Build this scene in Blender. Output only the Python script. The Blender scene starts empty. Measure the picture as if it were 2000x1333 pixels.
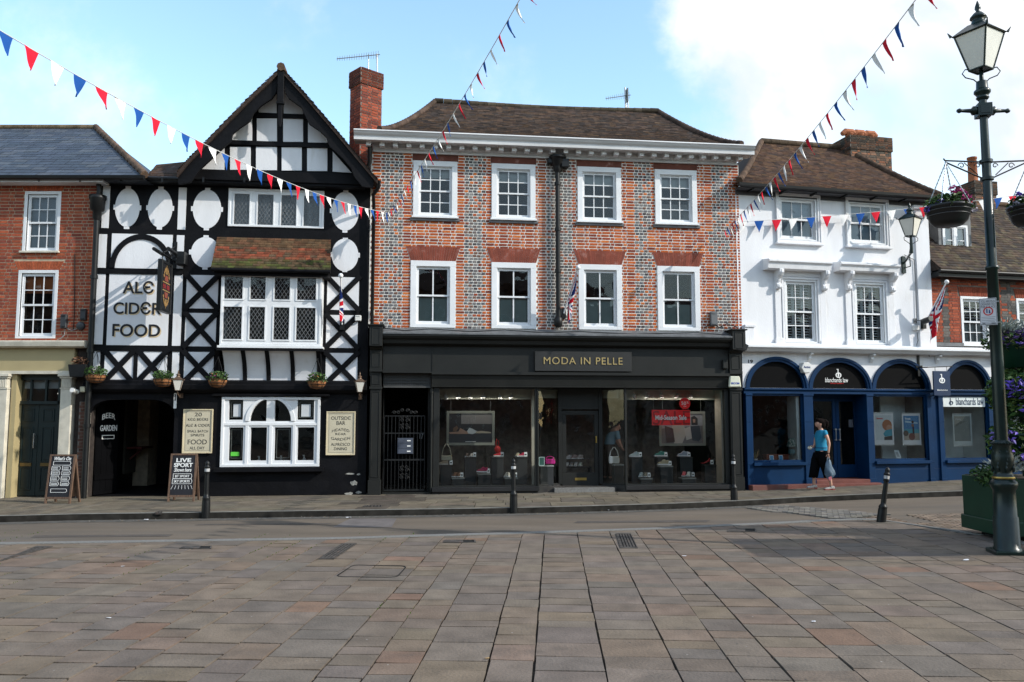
import bpy, bmesh, math, random
from mathutils import Vector, Matrix
R = math.radians
rng = random.Random(7)
SC = bpy.context.scene
COLL = SC.collection
# ---------------------------------------------------------------- camera, sky, sun, exposure
FPX, PITCH, CAMZ = 1600.0, R(5.32), 1.8
cam = bpy.data.cameras.new("camera"); camo = bpy.data.objects.new("camera", cam); COLL.objects.link(camo)
cam.sensor_width = 36.0; cam.lens = 36.0*FPX/2000.0; cam.clip_end = 3000; cam.clip_start = .05
camo.location = (0, 0, CAMZ); camo.rotation_euler = (R(90)+PITCH, 0, 0)
SC.camera = camo
SUN_EL, SUN_AZ = 32.0, -19.0           # azimuth counter-clockwise from +X
sd = Vector((math.cos(R(SUN_AZ))*math.cos(R(SUN_EL)), math.sin(R(SUN_AZ))*math.cos(R(SUN_EL)), math.sin(R(SUN_EL))))
sun = bpy.data.lights.new("sun", 'SUN'); suno = bpy.data.objects.new("sun", sun); COLL.objects.link(suno)
sun.energy = 4.7; sun.angle = R(.6); sun.color = (1, .95, .87)
suno.rotation_euler = sd.to_track_quat('Z', 'Y').to_euler(); suno.location = (20, -10, 30)
SC.view_settings.view_transform = 'Standard'; SC.view_settings.look = 'None'
SC.view_settings.exposure = -.02; SC.view_settings.gamma = 1
W = bpy.data.worlds.new("World"); SC.world = W; W.use_nodes = True
nt = W.node_tree; N = nt.nodes; LK = nt.links; N.clear()
def nd(t, **k):
    n = N.new(t)
    for a, b in k.items(): setattr(n, a, b)
    return n
def mth(op, a, b=None, clamp=False):
    n = nd('ShaderNodeMath', operation=op, use_clamp=clamp)
    for i, v in enumerate((a, b)):
        if v is None: continue
        if isinstance(v, (int, float)): n.inputs[i].default_value = v
        else: LK.new(v, n.inputs[i])
    return n.outputs[0]
def smooth(x, a, b):
    n = nd('ShaderNodeMapRange', interpolation_type='SMOOTHSTEP'); LK.new(x, n.inputs[0])
    n.inputs[1].default_value = a; n.inputs[2].default_value = b
    return n.outputs[0]
tc = nd('ShaderNodeTexCoord'); sx = nd('ShaderNodeSeparateXYZ'); LK.new(tc.outputs['Generated'], sx.inputs[0])
sky = nd('ShaderNodeTexSky', sky_type='NISHITA', sun_disc=False, sun_elevation=R(SUN_EL), sun_rotation=R(90-SUN_AZ))
sky.air_density = 1.3; sky.dust_density = .6; sky.ozone_density = 1.2
ydv = mth('MAXIMUM', sx.outputs[1], .05)
az = mth('DIVIDE', sx.outputs[0], ydv); el = mth('DIVIDE', sx.outputs[2], ydv)
cb = nd('ShaderNodeCombineXYZ'); LK.new(az, cb.inputs[0]); LK.new(el, cb.inputs[1])
def noise(scale, det, vec, rough=.55):
    n = nd('ShaderNodeTexNoise'); n.inputs['Scale'].default_value = scale; n.inputs['Detail'].default_value = det
    n.inputs['Roughness'].default_value = rough; LK.new(vec, n.inputs['Vector']); return n.outputs[0]
n1 = noise(4.2, 9, cb.outputs[0], .58); n2 = noise(2.1, 4, cb.outputs[0]); n3 = noise(9, 6, cb.outputs[0], .5)
front = mth('GREATER_THAN', sx.outputs[1], .06)
big = mth('ADD', mth('ADD', az, mth('MULTIPLY', mth('SUBTRACT', n1, .5), .34)), mth('MULTIPLY', mth('SUBTRACT', el, .45), .12))
m1 = smooth(big, .17, .26)                                     # the big cloud bank on the right
hole = smooth(mth('ADD', n2, mth('MULTIPLY', n3, .35)), .62, .78)
hole2 = mth('MULTIPLY', hole, smooth(az, .30, .45))
m1 = mth('MULTIPLY', m1, mth('SUBTRACT', 1, mth('MULTIPLY', hole2, .6)))
wis = mth('MULTIPLY', smooth(n1, .5, .78), .6)                # thin wisps over the blue
low = mth('MULTIPLY', smooth(mth('ADD', mth('MULTIPLY', el, -1), mth('MULTIPLY', n1, .35)), -.2, .02), smooth(mth('MULTIPLY', az, -1), .42, .62))
mask = mth('MAXIMUM', mth('MAXIMUM', m1, wis), mth('MULTIPLY', low, .9))
back = mth('MULTIPLY', mth('SUBTRACT', 1, front), .35)
mask = mth('MAXIMUM', mth('MULTIPLY', mask, front), back)
above = smooth(sx.outputs[2], 0.0, .05); mask = mth('MULTIPLY', mask, above, True)
tint = nd('ShaderNodeMixRGB', blend_type='MULTIPLY'); tint.inputs[0].default_value = 1
LK.new(sky.outputs[0], tint.inputs[1]); tint.inputs[2].default_value = (2.0, 2.2, 2.2, 1)
mixc = nd('ShaderNodeMixRGB'); LK.new(mask, mixc.inputs[0]); LK.new(tint.outputs[0], mixc.inputs[1])
shade = nd('ShaderNodeMixRGB'); LK.new(smooth(n3, .35, .6), shade.inputs[0])
shade.inputs[1].default_value = (6.0, 6.6, 7.4, 1); shade.inputs[2].default_value = (8.6, 8.7, 8.8, 1)
LK.new(shade.outputs[0], mixc.inputs[2])
bg = nd('ShaderNodeBackground'); LK.new(mixc.outputs[0], bg.inputs[0]); bg.inputs[1].default_value = .15
wo = nd('ShaderNodeOutputWorld'); LK.new(bg.outputs[0], wo.inputs[0])
SC.cycles.max_bounces = 6; SC.cycles.diffuse_bounces = 3; SC.cycles.glossy_bounces = 3; SC.cycles.transparent_max_bounces = 12
SC.cycles.caustics_reflective = False; SC.cycles.caustics_refractive = False

# ---------------------------------------------------------------- measuring: a pixel of the photograph on a known plane
CP, SP = math.cos(PITCH), math.sin(PITCH)
def ray(px, py):
    a = (px-1000)/FPX; b = (666.5-py)/FPX
    return Vector((a, CP-b*SP, SP+b*CP))
def gz(x):                                # the street climbs gently to the right
    return 0.0 if x < 4 else (x-4)**2*.006 if x < 6 else .024+(x-6)*.024 if x < 16 else .264
def ground(px, py, h=0.0):
    d = ray(px, py); z = h
    for _ in range(6):
        t = (z-CAMZ)/d.z; z = gz(d.x*t)+h
    return Vector((d.x*t, d.y*t, z))
def atdepth(px, py, Y):
    d = ray(px, py); t = Y/d.y
    return Vector((d.x*t, Y, CAMZ+d.z*t))
class Frame:                              # a facade: x along it, y into the building, z up
    def __init__(s, ox, oy, th):
        s.o = Vector((ox, oy, 0)); s.th = th
        s.e = Vector((math.cos(th), math.sin(th), 0)); s.n = Vector((math.sin(th), -math.cos(th), 0))
    def uz(s, px, py, d=0.0):
        r = ray(px, py); C = Vector((0, 0, CAMZ)); o = s.o+s.n*d
        t = (o-C).dot(s.n)/r.dot(s.n); p = C+r*t
        return (p-s.o).dot(s.e), p.z
    def rect(s, xl, yt, xr, yb, d=0.0):
        ym, xm = (yt+yb)/2, (xl+xr)/2
        return s.uz(xl, ym, d)[0], s.uz(xr, ym, d)[0], s.uz(xm, yb, d)[1], s.uz(xm, yt, d)[1]
    def w(s, u, y, z=0.0):
        return s.o+s.e*u-s.n*y+Vector((0, 0, z))
# ---------------------------------------------------------------- mesh building
class MB:
    def __init__(s): s.V, s.F, s.C, s.S = [], [], [], []
    def add(s, vs, fs, col=None, sm=False):
        b = len(s.V); s.V.extend([tuple(v) for v in vs])
        for f in fs:
            s.F.append([b+i for i in f]); s.C.append(col or (1, 1, 1)); s.S.append(sm)
        return s
    def box(s, x0, x1, y0, y1, z0, z1, col=None, m=None):
        if x0 > x1: x0, x1 = x1, x0
        if y0 > y1: y0, y1 = y1, y0
        if z0 > z1: z0, z1 = z1, z0
        vs = [Vector(p) for p in ((x0,y0,z0),(x1,y0,z0),(x1,y1,z0),(x0,y1,z0),(x0,y0,z1),(x1,y0,z1),(x1,y1,z1),(x0,y1,z1))]
        if m: vs = [m @ v for v in vs]
        return s.add(vs, [(0,3,2,1),(4,5,6,7),(0,1,5,4),(1,2,6,5),(2,3,7,6),(3,0,4,7)], col)
    def quad(s, a, b, c, d, col=None): return s.add([a, b, c, d], [(0,1,2,3)], col)
    def prism(s, poly, y0, y1, col=None, m=None):      # poly in (x,z), counter-clockwise seen from -y
        n = len(poly)
        A = sum(poly[i][0]*poly[(i+1)%n][1]-poly[(i+1)%n][0]*poly[i][1] for i in range(n))
        if A < 0: poly = poly[::-1]
        vs = [Vector((x, y0, z)) for x, z in poly]+[Vector((x, y1, z)) for x, z in poly]
        if m: vs = [m @ v for v in vs]
        fs = [tuple(range(n)), tuple(range(2*n-1, n-1, -1))]+[(i, i+n, (i+1)%n+n, (i+1)%n) for i in range(n)]
        return s.add(vs, fs, col)
    def beam(s, a, b, w, y0, y1, col=None):            # a bar in the facade plane between two (x,z) points
        a, b = Vector(a), Vector(b); d = (b-a).normalized(); n = Vector((-d.y, d.x))*w/2
        return s.prism([tuple(a-n), tuple(b-n), tuple(b+n), tuple(a+n)], y0, y1, col)
    def mould(s, prof, x0, x1, col=None):              # profile of (y,z) points run along x
        n = len(prof)
        A = sum(prof[i][0]*prof[(i+1)%n][1]-prof[(i+1)%n][0]*prof[i][1] for i in range(n))
        if A > 0: prof = prof[::-1]
        vs = [(x0, y, z) for y, z in prof]+[(x1, y, z) for y, z in prof]
        fs = [tuple(range(n)), tuple(range(2*n-1, n-1, -1))]+[(i, i+n, (i+1)%n+n, (i+1)%n) for i in range(n)]
        return s.add(vs, fs, col)
    def tube(s, pts, r, n=8, col=None, cap=True, sm=True):
        pts = [Vector(p) for p in pts]; k = len(pts); rs = r if isinstance(r, (list, tuple)) else [r]*k
        vs = []; up = None
        for i, p in enumerate(pts):
            t = (pts[min(i+1, k-1)]-pts[max(i-1, 0)]).normalized()
            if up is None:
                up = Vector((0, 0, 1)) if abs(t.z) < .9 else Vector((1, 0, 0))
            a = t.cross(up).normalized(); b = a.cross(t).normalized(); up = b
            for j in range(n):
                an = 2*math.pi*j/n; vs.append(p+(a*math.cos(an)+b*math.sin(an))*rs[i])
        fs = []
        for i in range(k-1):
            for j in range(n):
                fs.append((i*n+j, i*n+(j+1)%n, (i+1)*n+(j+1)%n, (i+1)*n+j))
        s.add(vs, fs, col, sm)
        if cap: s.add(vs[:n], [tuple(range(n))[::-1]], col); s.add(vs[-n:], [tuple(range(n))], col)
        return s
    def lathe(s, prof, c=(0, 0, 0), n=16, col=None, sm=True, sx=1, sy=1, m=None, a0=0):
        vs = []
        for r, z in prof:
            for j in range(n):
                an = a0+2*math.pi*j/n; vs.append(Vector((c[0]+r*math.cos(an)*sx, c[1]+r*math.sin(an)*sy, c[2]+z)))
        if m: vs = [m @ v for v in vs]
        k = len(prof)
        fs = [(i*n+j, i*n+(j+1)%n, (i+1)*n+(j+1)%n, (i+1)*n+j) for i in range(k-1) for j in range(n)]
        s.add(vs, fs, col, sm)
        s.add(vs[:n], [tuple(range(n))[::-1]], col); s.add(vs[-n:], [tuple(range(n))], col)
        return s
    def ball(s, c, r, n=10, k=7, col=None, m=None):
        r = r if isinstance(r, (tuple, list)) else (r, r, r)
        prof = [(math.sin(math.pi*i/k), -math.cos(math.pi*i/k)) for i in range(k+1)]
        vs = [Vector((c[0]+r[0]*a*math.cos(2*math.pi*j/n), c[1]+r[1]*a*math.sin(2*math.pi*j/n), c[2]+r[2]*b)) for a, b in prof for j in range(n)]
        if m: vs = [m @ v for v in vs]
        return s.add(vs, [(i*n+j, i*n+(j+1)%n, (i+1)*n+(j+1)%n, (i+1)*n+j) for i in range(k) for j in range(n)], col, True)
    def plate(s, outer, holes, y0, y1, col=None):      # polygon with holes in (x,z), given thickness in y
        from mathutils.geometry import delaunay_2d_cdt
        loops = [list(outer)]+[list(h) for h in holes]; vs = []; ed = []
        for lp in loops:
            b = len(vs); vs += [Vector(p) for p in lp]; ed += [(b+i, b+(i+1) % len(lp)) for i in range(len(lp))]
        def inside(x, z, P):
            c = False
            for i in range(len(P)):
                (x0, z0), (x1, z1) = P[i], P[i-1]
                if (z0 > z) != (z1 > z) and x < (x1-x0)*(z-z0)/(z1-z0)+x0: c = not c
            return c
        res = delaunay_2d_cdt(vs, ed, [], 0, 1e-6)
        ov, of = res[0], res[2]; n = len(ov)
        V = [(p.x, y0, p.y) for p in ov]+[(p.x, y1, p.y) for p in ov]; F = []
        for f in of:
            cx = sum(ov[i].x for i in f)/len(f); cz = sum(ov[i].y for i in f)/len(f)
            if inside(cx, cz, loops[0]) and not any(inside(cx, cz, h) for h in loops[1:]):
                F.append(tuple(f)); F.append(tuple(n+i for i in reversed(f)))
        s.add(V, F, col)
        for k, lp in enumerate(loops):
            m = len(lp); A = sum(lp[i][0]*lp[(i+1) % m][1]-lp[(i+1) % m][0]*lp[i][1] for i in range(m))
            q = lp if (A > 0) == (k == 0) else lp[::-1]
            s.add([(x, y0, z) for x, z in q]+[(x, y1, z) for x, z in q], [(i, i+m, (i+1) % m+m, (i+1) % m) for i in range(m)], col)
        return s
    def leafs(s, c, r, n, size, cols, rg, flat=.5, droop=0):
        for _ in range(n):
            while True:
                p = Vector((rg.uniform(-1, 1), rg.uniform(-1, 1), rg.uniform(-1, 1)))
                if .25 < p.length < 1: break
            p = Vector((c[0]+p.x*r[0], c[1]+p.y*r[1], c[2]+p.z*r[2]))
            a = Vector((rg.uniform(-1, 1), rg.uniform(-1, 1), rg.uniform(-1, 1)*flat-droop)).normalized()
            b = a.cross(Vector((rg.uniform(-1, 1), rg.uniform(-1, 1), rg.uniform(-1, 1)))).normalized()
            k = size*rg.uniform(.6, 1.3); nn = a.cross(b)*k*.18
            s.add([p-a*k*.5, p+b*k*.28+nn, p+a*k*.6, p-b*k*.28+nn], [(0, 1, 2), (0, 2, 3)], rg.choice(cols))
        return s
    def build(s, name, mat, parent=None, bevel=0, label=None):
        me = bpy.data.meshes.new(name); me.from_pydata(s.V, [], s.F)
        me.polygons.foreach_set('use_smooth', s.S)
        ca = me.color_attributes.new('Col', 'FLOAT_COLOR', 'CORNER')
        buf = []
        for f, c in zip(s.F, s.C): buf.extend((c[0], c[1], c[2], 1.0)*len(f))
        if len(buf) == len(ca.data)*4: ca.data.foreach_set('color', buf)
        me.materials.append(mat); me.validate(); me.update()
        if bevel:
            bm = bmesh.new(); bm.from_mesh(me)
            bmesh.ops.bevel(bm, geom=[e for e in bm.edges if len(e.link_faces) == 2 and e.calc_face_angle(0) > .6], offset=bevel, segments=1, affect='EDGES', clamp_overlap=True)
            bm.to_mesh(me); bm.free()
        o = bpy.data.objects.new(name, me); COLL.objects.link(o)
        if parent is not None: o.parent = parent
        if label: o['label'] = label
        return o
def _split(s):
    par = list(range(len(s.V)))
    def fd(i):
        while par[i] != i: par[i] = par[par[i]]; i = par[i]
        return i
    for f in s.F:
        a = fd(f[0])
        for i in f[1:]: par[fd(i)] = a
    isl = {}
    for k, f in enumerate(s.F): isl.setdefault(fd(f[0]), []).append(k)
    I = []
    for k, fs in isl.items():
        vs = [s.V[i] for f in fs for i in s.F[f]]
        I.append([[min(v[a] for v in vs)-.004 for a in range(3)], [max(v[a] for v in vs)+.004 for a in range(3)], fs])
    ch = True
    while ch:
        ch = False; out = []
        for a in I:
            for b in out:
                if all(a[0][k] < b[1][k] and b[0][k] < a[1][k] for k in range(3)):
                    b[0] = [min(p, q) for p, q in zip(a[0], b[0])]; b[1] = [max(p, q) for p, q in zip(a[1], b[1])]; b[2] = b[2]+a[2]; ch = True; break
            else: out.append(a)
        I = out
    return I
def build_each(s, name, mat, parent=None, bevel=0):                # every separate piece becomes a part of its own
    res = []
    for lo, hi, fs in _split(s):
        m = MB(); mp = {}
        for k in sorted(fs):
            f = []
            for i in s.F[k]:
                if i not in mp: mp[i] = len(m.V); m.V.append(s.V[i])
                f.append(mp[i])
            m.F.append(f); m.C.append(s.C[k]); m.S.append(s.S[k])
        res.append(m.build(name, mat, parent, bevel))
    return res
def rc(b): return [(b[0], b[2]), (b[1], b[2]), (b[1], b[3]), (b[0], b[3])]
def ell(cx, cz, rx, rz, n=28, a0=0, a1=2*math.pi):
    full = abs(a1-a0-2*math.pi) < 1e-6
    return [(cx+rx*math.cos(a0+(a1-a0)*i/(n if full else n-1)), cz+rz*math.sin(a0+(a1-a0)*i/(n if full else n-1))) for i in range(n)]
def tag(o, label, cat, group=None, kind=None):
    o['label'] = label; o['category'] = cat
    if group: o['group'] = group
    if kind: o['kind'] = kind
    return o
def thing(name, label, cat, loc=(0, 0, 0), rz=0.0, group=None):
    o = bpy.data.objects.new(name, None); COLL.objects.link(o); o.location = loc; o.rotation_euler = (0, 0, rz)
    o.empty_display_size = .2
    return tag(o, label, cat, group)
def on(F, name, label, cat, u, z, d=0.0, group=None):              # a thing fixed on facade F
    return thing(name, label, cat, F.w(u, -d, z), F.th, group)
def building(name, label, cat, F): return thing(name, label, cat, F.o, F.th)
def struct(o): o['kind'] = 'structure'; return o
def copy_tree(o, parent=None):
    c = o.copy(); COLL.objects.link(c); c.parent = parent
    for ch in [x for x in bpy.data.objects if x.parent == o]: copy_tree(ch, c)
    return c
def text(name, s, box, y, mat, parent, bold=0.0, th=.004, arc=None, shear=0.0, space=1.0, align=None, m=None, label=None):
    """lettering fitted into box (x0,x1,z0,z1); arc bends it (rise in metres)"""
    cu = bpy.data.curves.new('letters', 'FONT'); cu.body = s; cu.size = 1; cu.offset = bold; cu.extrude = .01; cu.shear = shear
    cu.space_character = space; cu.resolution_u = 4
    o = bpy.data.objects.new('letters', cu); me = bpy.data.meshes.new_from_object(o)
    xs = [v.co.x for v in me.vertices]; ys = [v.co.y for v in me.vertices]
    x0, x1, y0, y1 = min(xs), max(xs), min(ys), max(ys)
    a, b, c, d = box
    if align: k = (d-c)/(y1-y0); b = a+(x1-x0)*k
    vs = []
    for v in me.vertices:
        fx = (v.co.x-x0)/(x1-x0); X = a+fx*(b-a); Z = c+(v.co.y-y0)/(y1-y0)*(d-c)
        if arc: Z += arc*(1-(2*fx-1)**2)
        p = Vector((X, y-(v.co.z+.01)/.02*th, Z))
        vs.append(m @ p if m else p)
    mb = MB(); mb.add(vs, [tuple(p.vertices) for p in me.polygons])
    bpy.data.objects.remove(o); bpy.data.curves.remove(cu); bpy.data.meshes.remove(me)
    return mb.build(name, mat, parent, label=label)
def skin(name, pts, edges, mat, parent=None, sub=2, root=0):
    me = bpy.data.meshes.new(name); me.from_pydata([p[0] for p in pts], edges, [])
    o = bpy.data.objects.new(name, me); COLL.objects.link(o)
    md = o.modifiers.new('skin', 'SKIN')
    if not me.skin_vertices: me.attributes  # the modifier adds the layer below
    bm = bmesh.new(); bm.from_mesh(me); lay = bm.verts.layers.skin.verify(); bm.verts.ensure_lookup_table()
    for i, p in enumerate(pts):
        r = p[1]; bm.verts[i][lay].radius = r if isinstance(r, tuple) else (r, r)
        bm.verts[i][lay].use_root = (i == root)
    bm.to_mesh(me); bm.free()
    md.use_smooth_shade = True
    sb = o.modifiers.new('sub', 'SUBSURF'); sb.levels = sub; sb.render_levels = sub
    dg = bpy.context.evaluated_depsgraph_get(); me2 = bpy.data.meshes.new_from_object(o.evaluated_get(dg))
    o.modifiers.clear(); o.data = me2; me2.materials.clear(); me2.materials.append(mat)
    for p in me2.polygons: p.use_smooth = True
    if parent: o.parent = parent
    return o
# ---------------------------------------------------------------- materials
def M(name, col, rough=.7, metal=0, spec=.4, var=.15, vs=3.0, bump=.0, bs=30.0, usecol=False, col2=None, c2s=1.5, c2t=(.5, .7), stretch=None, spots=None):
    m = bpy.data.materials.new(name); m.use_nodes = True; t = m.node_tree; b = t.nodes['Principled BSDF']
    b.inputs['Roughness'].default_value = rough; b.inputs['Metallic'].default_value = metal
    b.inputs['Specular IOR Level'].default_value = spec
    tc = t.nodes.new('ShaderNodeTexCoord'); vec = tc.outputs['Object']
    if stretch:
        mp = t.nodes.new('ShaderNodeMapping'); mp.inputs['Scale'].default_value = stretch; t.links.new(vec, mp.inputs[0]); vec = mp.outputs[0]
    nz = t.nodes.new('ShaderNodeTexNoise'); nz.inputs['Scale'].default_value = vs; nz.inputs['Detail'].default_value = 6; t.links.new(vec, nz.inputs['Vector'])
    mr = t.nodes.new('ShaderNodeMapRange'); mr.inputs[1].default_value = .3; mr.inputs[2].default_value = .7
    mr.inputs[3].default_value = 1-var; mr.inputs[4].default_value = 1+var; t.links.new(nz.outputs[0], mr.inputs[0])
    base = None
    if usecol:
        at = t.nodes.new('ShaderNodeAttribute'); at.attribute_name = 'Col'
        mx0 = t.nodes.new('ShaderNodeMixRGB'); mx0.blend_type = 'MULTIPLY'; mx0.inputs[0].default_value = 1
        t.links.new(at.outputs['Color'], mx0.inputs[1]); mx0.inputs[2].default_value = (*col, 1); base = mx0.outputs[0]
    if col2:
        mx1 = t.nodes.new('ShaderNodeMixRGB'); n2 = t.nodes.new('ShaderNodeTexNoise'); n2.inputs['Scale'].default_value = c2s; n2.inputs['Detail'].default_value = 8
        n2.inputs['Roughness'].default_value = .65
        t.links.new(vec, n2.inputs['Vector']); r2 = t.nodes.new('ShaderNodeMapRange'); r2.inputs[1].default_value = c2t[0]; r2.inputs[2].default_value = c2t[1]
        t.links.new(n2.outputs[0], r2.inputs[0]); t.links.new(r2.outputs[0], mx1.inputs[0])
        if base: t.links.new(base, mx1.inputs[1])
        else: mx1.inputs[1].default_value = (*col, 1)
        mx1.inputs[2].default_value = (*col2, 1); base = mx1.outputs[0]
    mx = t.nodes.new('ShaderNodeMixRGB'); mx.blend_type = 'MULTIPLY'; mx.inputs[0].default_value = 1
    if base: t.links.new(base, mx.inputs[1])
    else: mx.inputs[1].default_value = (*col, 1)
    t.links.new(mr.outputs[0], mx.inputs[2]); last = mx.outputs[0]
    for sc_, rad, colr, den in (spots or ()):              # gum, drips and lichen: small marks scattered over the surface
        vo = t.nodes.new('ShaderNodeTexVoronoi'); vo.inputs['Scale'].default_value = sc_; t.links.new(vec, vo.inputs['Vector'])
        r1 = t.nodes.new('ShaderNodeMapRange'); r1.inputs[1].default_value = rad; r1.inputs[2].default_value = rad*.6; t.links.new(vo.outputs['Distance'], r1.inputs[0])
        sp = t.nodes.new('ShaderNodeSeparateColor'); t.links.new(vo.outputs['Color'], sp.inputs[0])
        g1 = t.nodes.new('ShaderNodeMath'); g1.operation = 'LESS_THAN'; g1.inputs[1].default_value = den; t.links.new(sp.outputs[0], g1.inputs[0])
        g2 = t.nodes.new('ShaderNodeMath'); g2.operation = 'MULTIPLY'; t.links.new(r1.outputs[0], g2.inputs[0]); t.links.new(g1.outputs[0], g2.inputs[1])
        mz = t.nodes.new('ShaderNodeMixRGB'); t.links.new(g2.outputs[0], mz.inputs[0]); t.links.new(last, mz.inputs[1]); mz.inputs[2].default_value = (*colr, 1); last = mz.outputs[0]
    t.links.new(last, b.inputs['Base Color'])
    if bump:
        nb = t.nodes.new('ShaderNodeTexNoise'); nb.inputs['Scale'].default_value = bs; nb.inputs['Detail'].default_value = 5; t.links.new(vec, nb.inputs['Vector'])
        bp = t.nodes.new('ShaderNodeBump'); bp.inputs['Strength'].default_value = bump; bp.inputs['Distance'].default_value = .02
        t.links.new(nb.outputs[0], bp.inputs['Height']); t.links.new(bp.outputs[0], b.inputs['Normal'])
    return m
def glassmat(name, tint=(.9, .95, .93), k=1.0):
    m = bpy.data.materials.new(name); m.use_nodes = True; t = m.node_tree; t.nodes.clear()
    tr = t.nodes.new('ShaderNodeBsdfTransparent'); tr.inputs[0].default_value = (*tint, 1)
    gl = t.nodes.new('ShaderNodeBsdfGlossy'); gl.inputs['Roughness'].default_value = .02; gl.inputs[0].default_value = (1, 1, 1, 1)
    tc = t.nodes.new('ShaderNodeTexCoord'); nz = t.nodes.new('ShaderNodeTexNoise'); nz.inputs['Scale'].default_value = 1.6
    t.links.new(tc.outputs['Object'], nz.inputs['Vector'])
    bp = t.nodes.new('ShaderNodeBump'); bp.inputs['Strength'].default_value = .08; bp.inputs['Distance'].default_value = .1
    t.links.new(nz.outputs[0], bp.inputs['Height']); t.links.new(bp.outputs[0], gl.inputs['Normal'])
    fr = t.nodes.new('ShaderNodeFresnel'); fr.inputs[0].default_value = 1.5
    mu = t.nodes.new('ShaderNodeMath'); mu.operation = 'MULTIPLY'; mu.inputs[1].default_value = k; mu.use_clamp = True
    t.links.new(fr.outputs[0], mu.inputs[0])
    mx = t.nodes.new('ShaderNodeMixShader'); t.links.new(mu.outputs[0], mx.inputs[0]); t.links.new(tr.outputs[0], mx.inputs[1]); t.links.new(gl.outputs[0], mx.inputs[2])
    o = t.nodes.new('ShaderNodeOutputMaterial'); t.links.new(mx.outputs[0], o.inputs[0]); return m
def emat(name, col, s):
    m = bpy.data.materials.new(name); m.use_nodes = True; b = m.node_tree.nodes['Principled BSDF']
    b.inputs['Base Color'].default_value = (*col, 1); b.inputs['Emission Color'].default_value = (*col, 1); b.inputs['Emission Strength'].default_value = s
    return m
GLASS = glassmat('window_glass', (.86, .9, .9), 1.1); SHOPGLASS = glassmat('shop_glass', (.93, .96, .95), .9); SKYGLASS = glassmat('old_glass', (.8, .86, .88), 2.2)
WHITE = M('white_paint', (.70, .71, .72), .45, var=.06, vs=2, bump=.05)
PLASTER = M('white_plaster', (.70, .70, .715), .85, var=.05, vs=1.3, bump=.2, bs=22, col2=(.5, .47, .42), c2s=1.1, c2t=(.58, .84), stretch=(2.6, 2.6, .7))
BLACKT = M('black_timber_paint', (.0042, .0042, .0055), .65, spec=.14, var=.4, vs=2.5, bump=.25, bs=18, col2=(.012, .0115, .011), c2s=2.2, c2t=(.55, .8))
BLACKM = M('black_iron', (.006, .0065, .007), .45, spec=.3, var=.2, vs=6)
DARKG = M('charcoal_shopfront_paint', (.015, .0155, .014), .5, spec=.28, var=.22, vs=1.2, bump=.05, col2=(.012, .013, .012), c2s=.8)
GREYFIN = M('grey_lead', (.11, .115, .12), .6, var=.3, vs=5, bump=.2)
BLUE = M('blue_paint', (.001, .023, .072), .5, spec=.14, var=.18, vs=1.5, bump=.04)
NAVY = M('navy_paint', (.006, .022, .065), .4, var=.1)
CREAM = M('cream_paint', (.38, .31, .165), .6, var=.08, vs=1.5, bump=.05)
STONE = M('pale_stone', (.55, .51, .42), .8, var=.15, vs=4, bump=.2, bs=40, col2=(.33, .3, .24), c2s=1.3, c2t=(.58, .8))
DGREEN = M('dark_green_door_paint', (.004, .014, .015), .35, spec=.5, var=.15)
LGREEN = M('green_lamp_paint', (.002, .012, .010), .32, spec=.4, var=.25, vs=7, bump=.06)
PGREEN = M('planter_green', (.004, .035, .018), .45, var=.2, vs=3)
VOID = M('dark_interior', (.02, .02, .02), .9, spec=.1, var=.3)
ROOMW = M('room_wall', (.10, .10, .095), .9, spec=.2, var=.15)
BRICK = M('brick', (1, 1, 1), .9, spec=.2, var=.22, vs=22, bump=.3, bs=60, usecol=True)
MORTAR = M('lime_mortar', (.74, .71, .65), .95, spec=.1, var=.15, vs=8, bump=.3)
MORTARC = M('cream_mortar', (.42, .35, .25), .95, spec=.1, var=.2, vs=8, bump=.3)
MORTARD = M('dark_mortar', (.17, .15, .13), .95, spec=.1, var=.3, vs=8, bump=.3)
TILE = M('clay_tile', (.66, .62, .6), .9, spec=.2, var=.35, vs=9, bump=.4, bs=40, usecol=True)
SLATE = M('slate', (1, 1, 1), .55, spec=.4, var=.2, vs=6, bump=.2, usecol=True)
PAINTC = M('painted_colour', (1, 1, 1), .55, var=.06, usecol=True)
LEAF = M('leaves', (1, 1, 1), .6, spec=.3, var=.3, vs=14, usecol=True)
GOLD = M('gold_lettering', (.42, .32, .14), .45, metal=.3, var=.1)
CHALK = M('white_lettering', (.78, .78, .76), .8, var=.1)
BLACKL = M('black_lettering', (.01, .01, .012), .6, var=.1)
REDP = M('red_print', (.55, .012, .012), .5, var=.05)
STEEL = M('steel', (.45, .46, .47), .3, metal=.9, var=.1)
BRASS = M('brass', (.4, .28, .08), .35, metal=.8, var=.15)
TERRA = M('terracotta', (.32, .11, .05), .85, var=.3, vs=8, bump=.3)
CLOTH = M('cloth', (1, 1, 1), .85, spec=.1, var=.08, usecol=True)
BOARD = M('chalk_board', (.012, .012, .016), .7, var=.3, vs=3)
WOOD = M('worn_wood', (.12, .07, .045), .7, var=.4, vs=6, bump=.2, stretch=(8, 8, 1))
def mixc_(a, b, t): return tuple(x+(y-x)*t for x, y in zip(a, b))
def jit(c, k=.15, rg=rng):
    f = 1+rg.uniform(-k, k); return tuple(max(0, x*f*(1+rg.uniform(-.02, .02))) for x in c)
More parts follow.
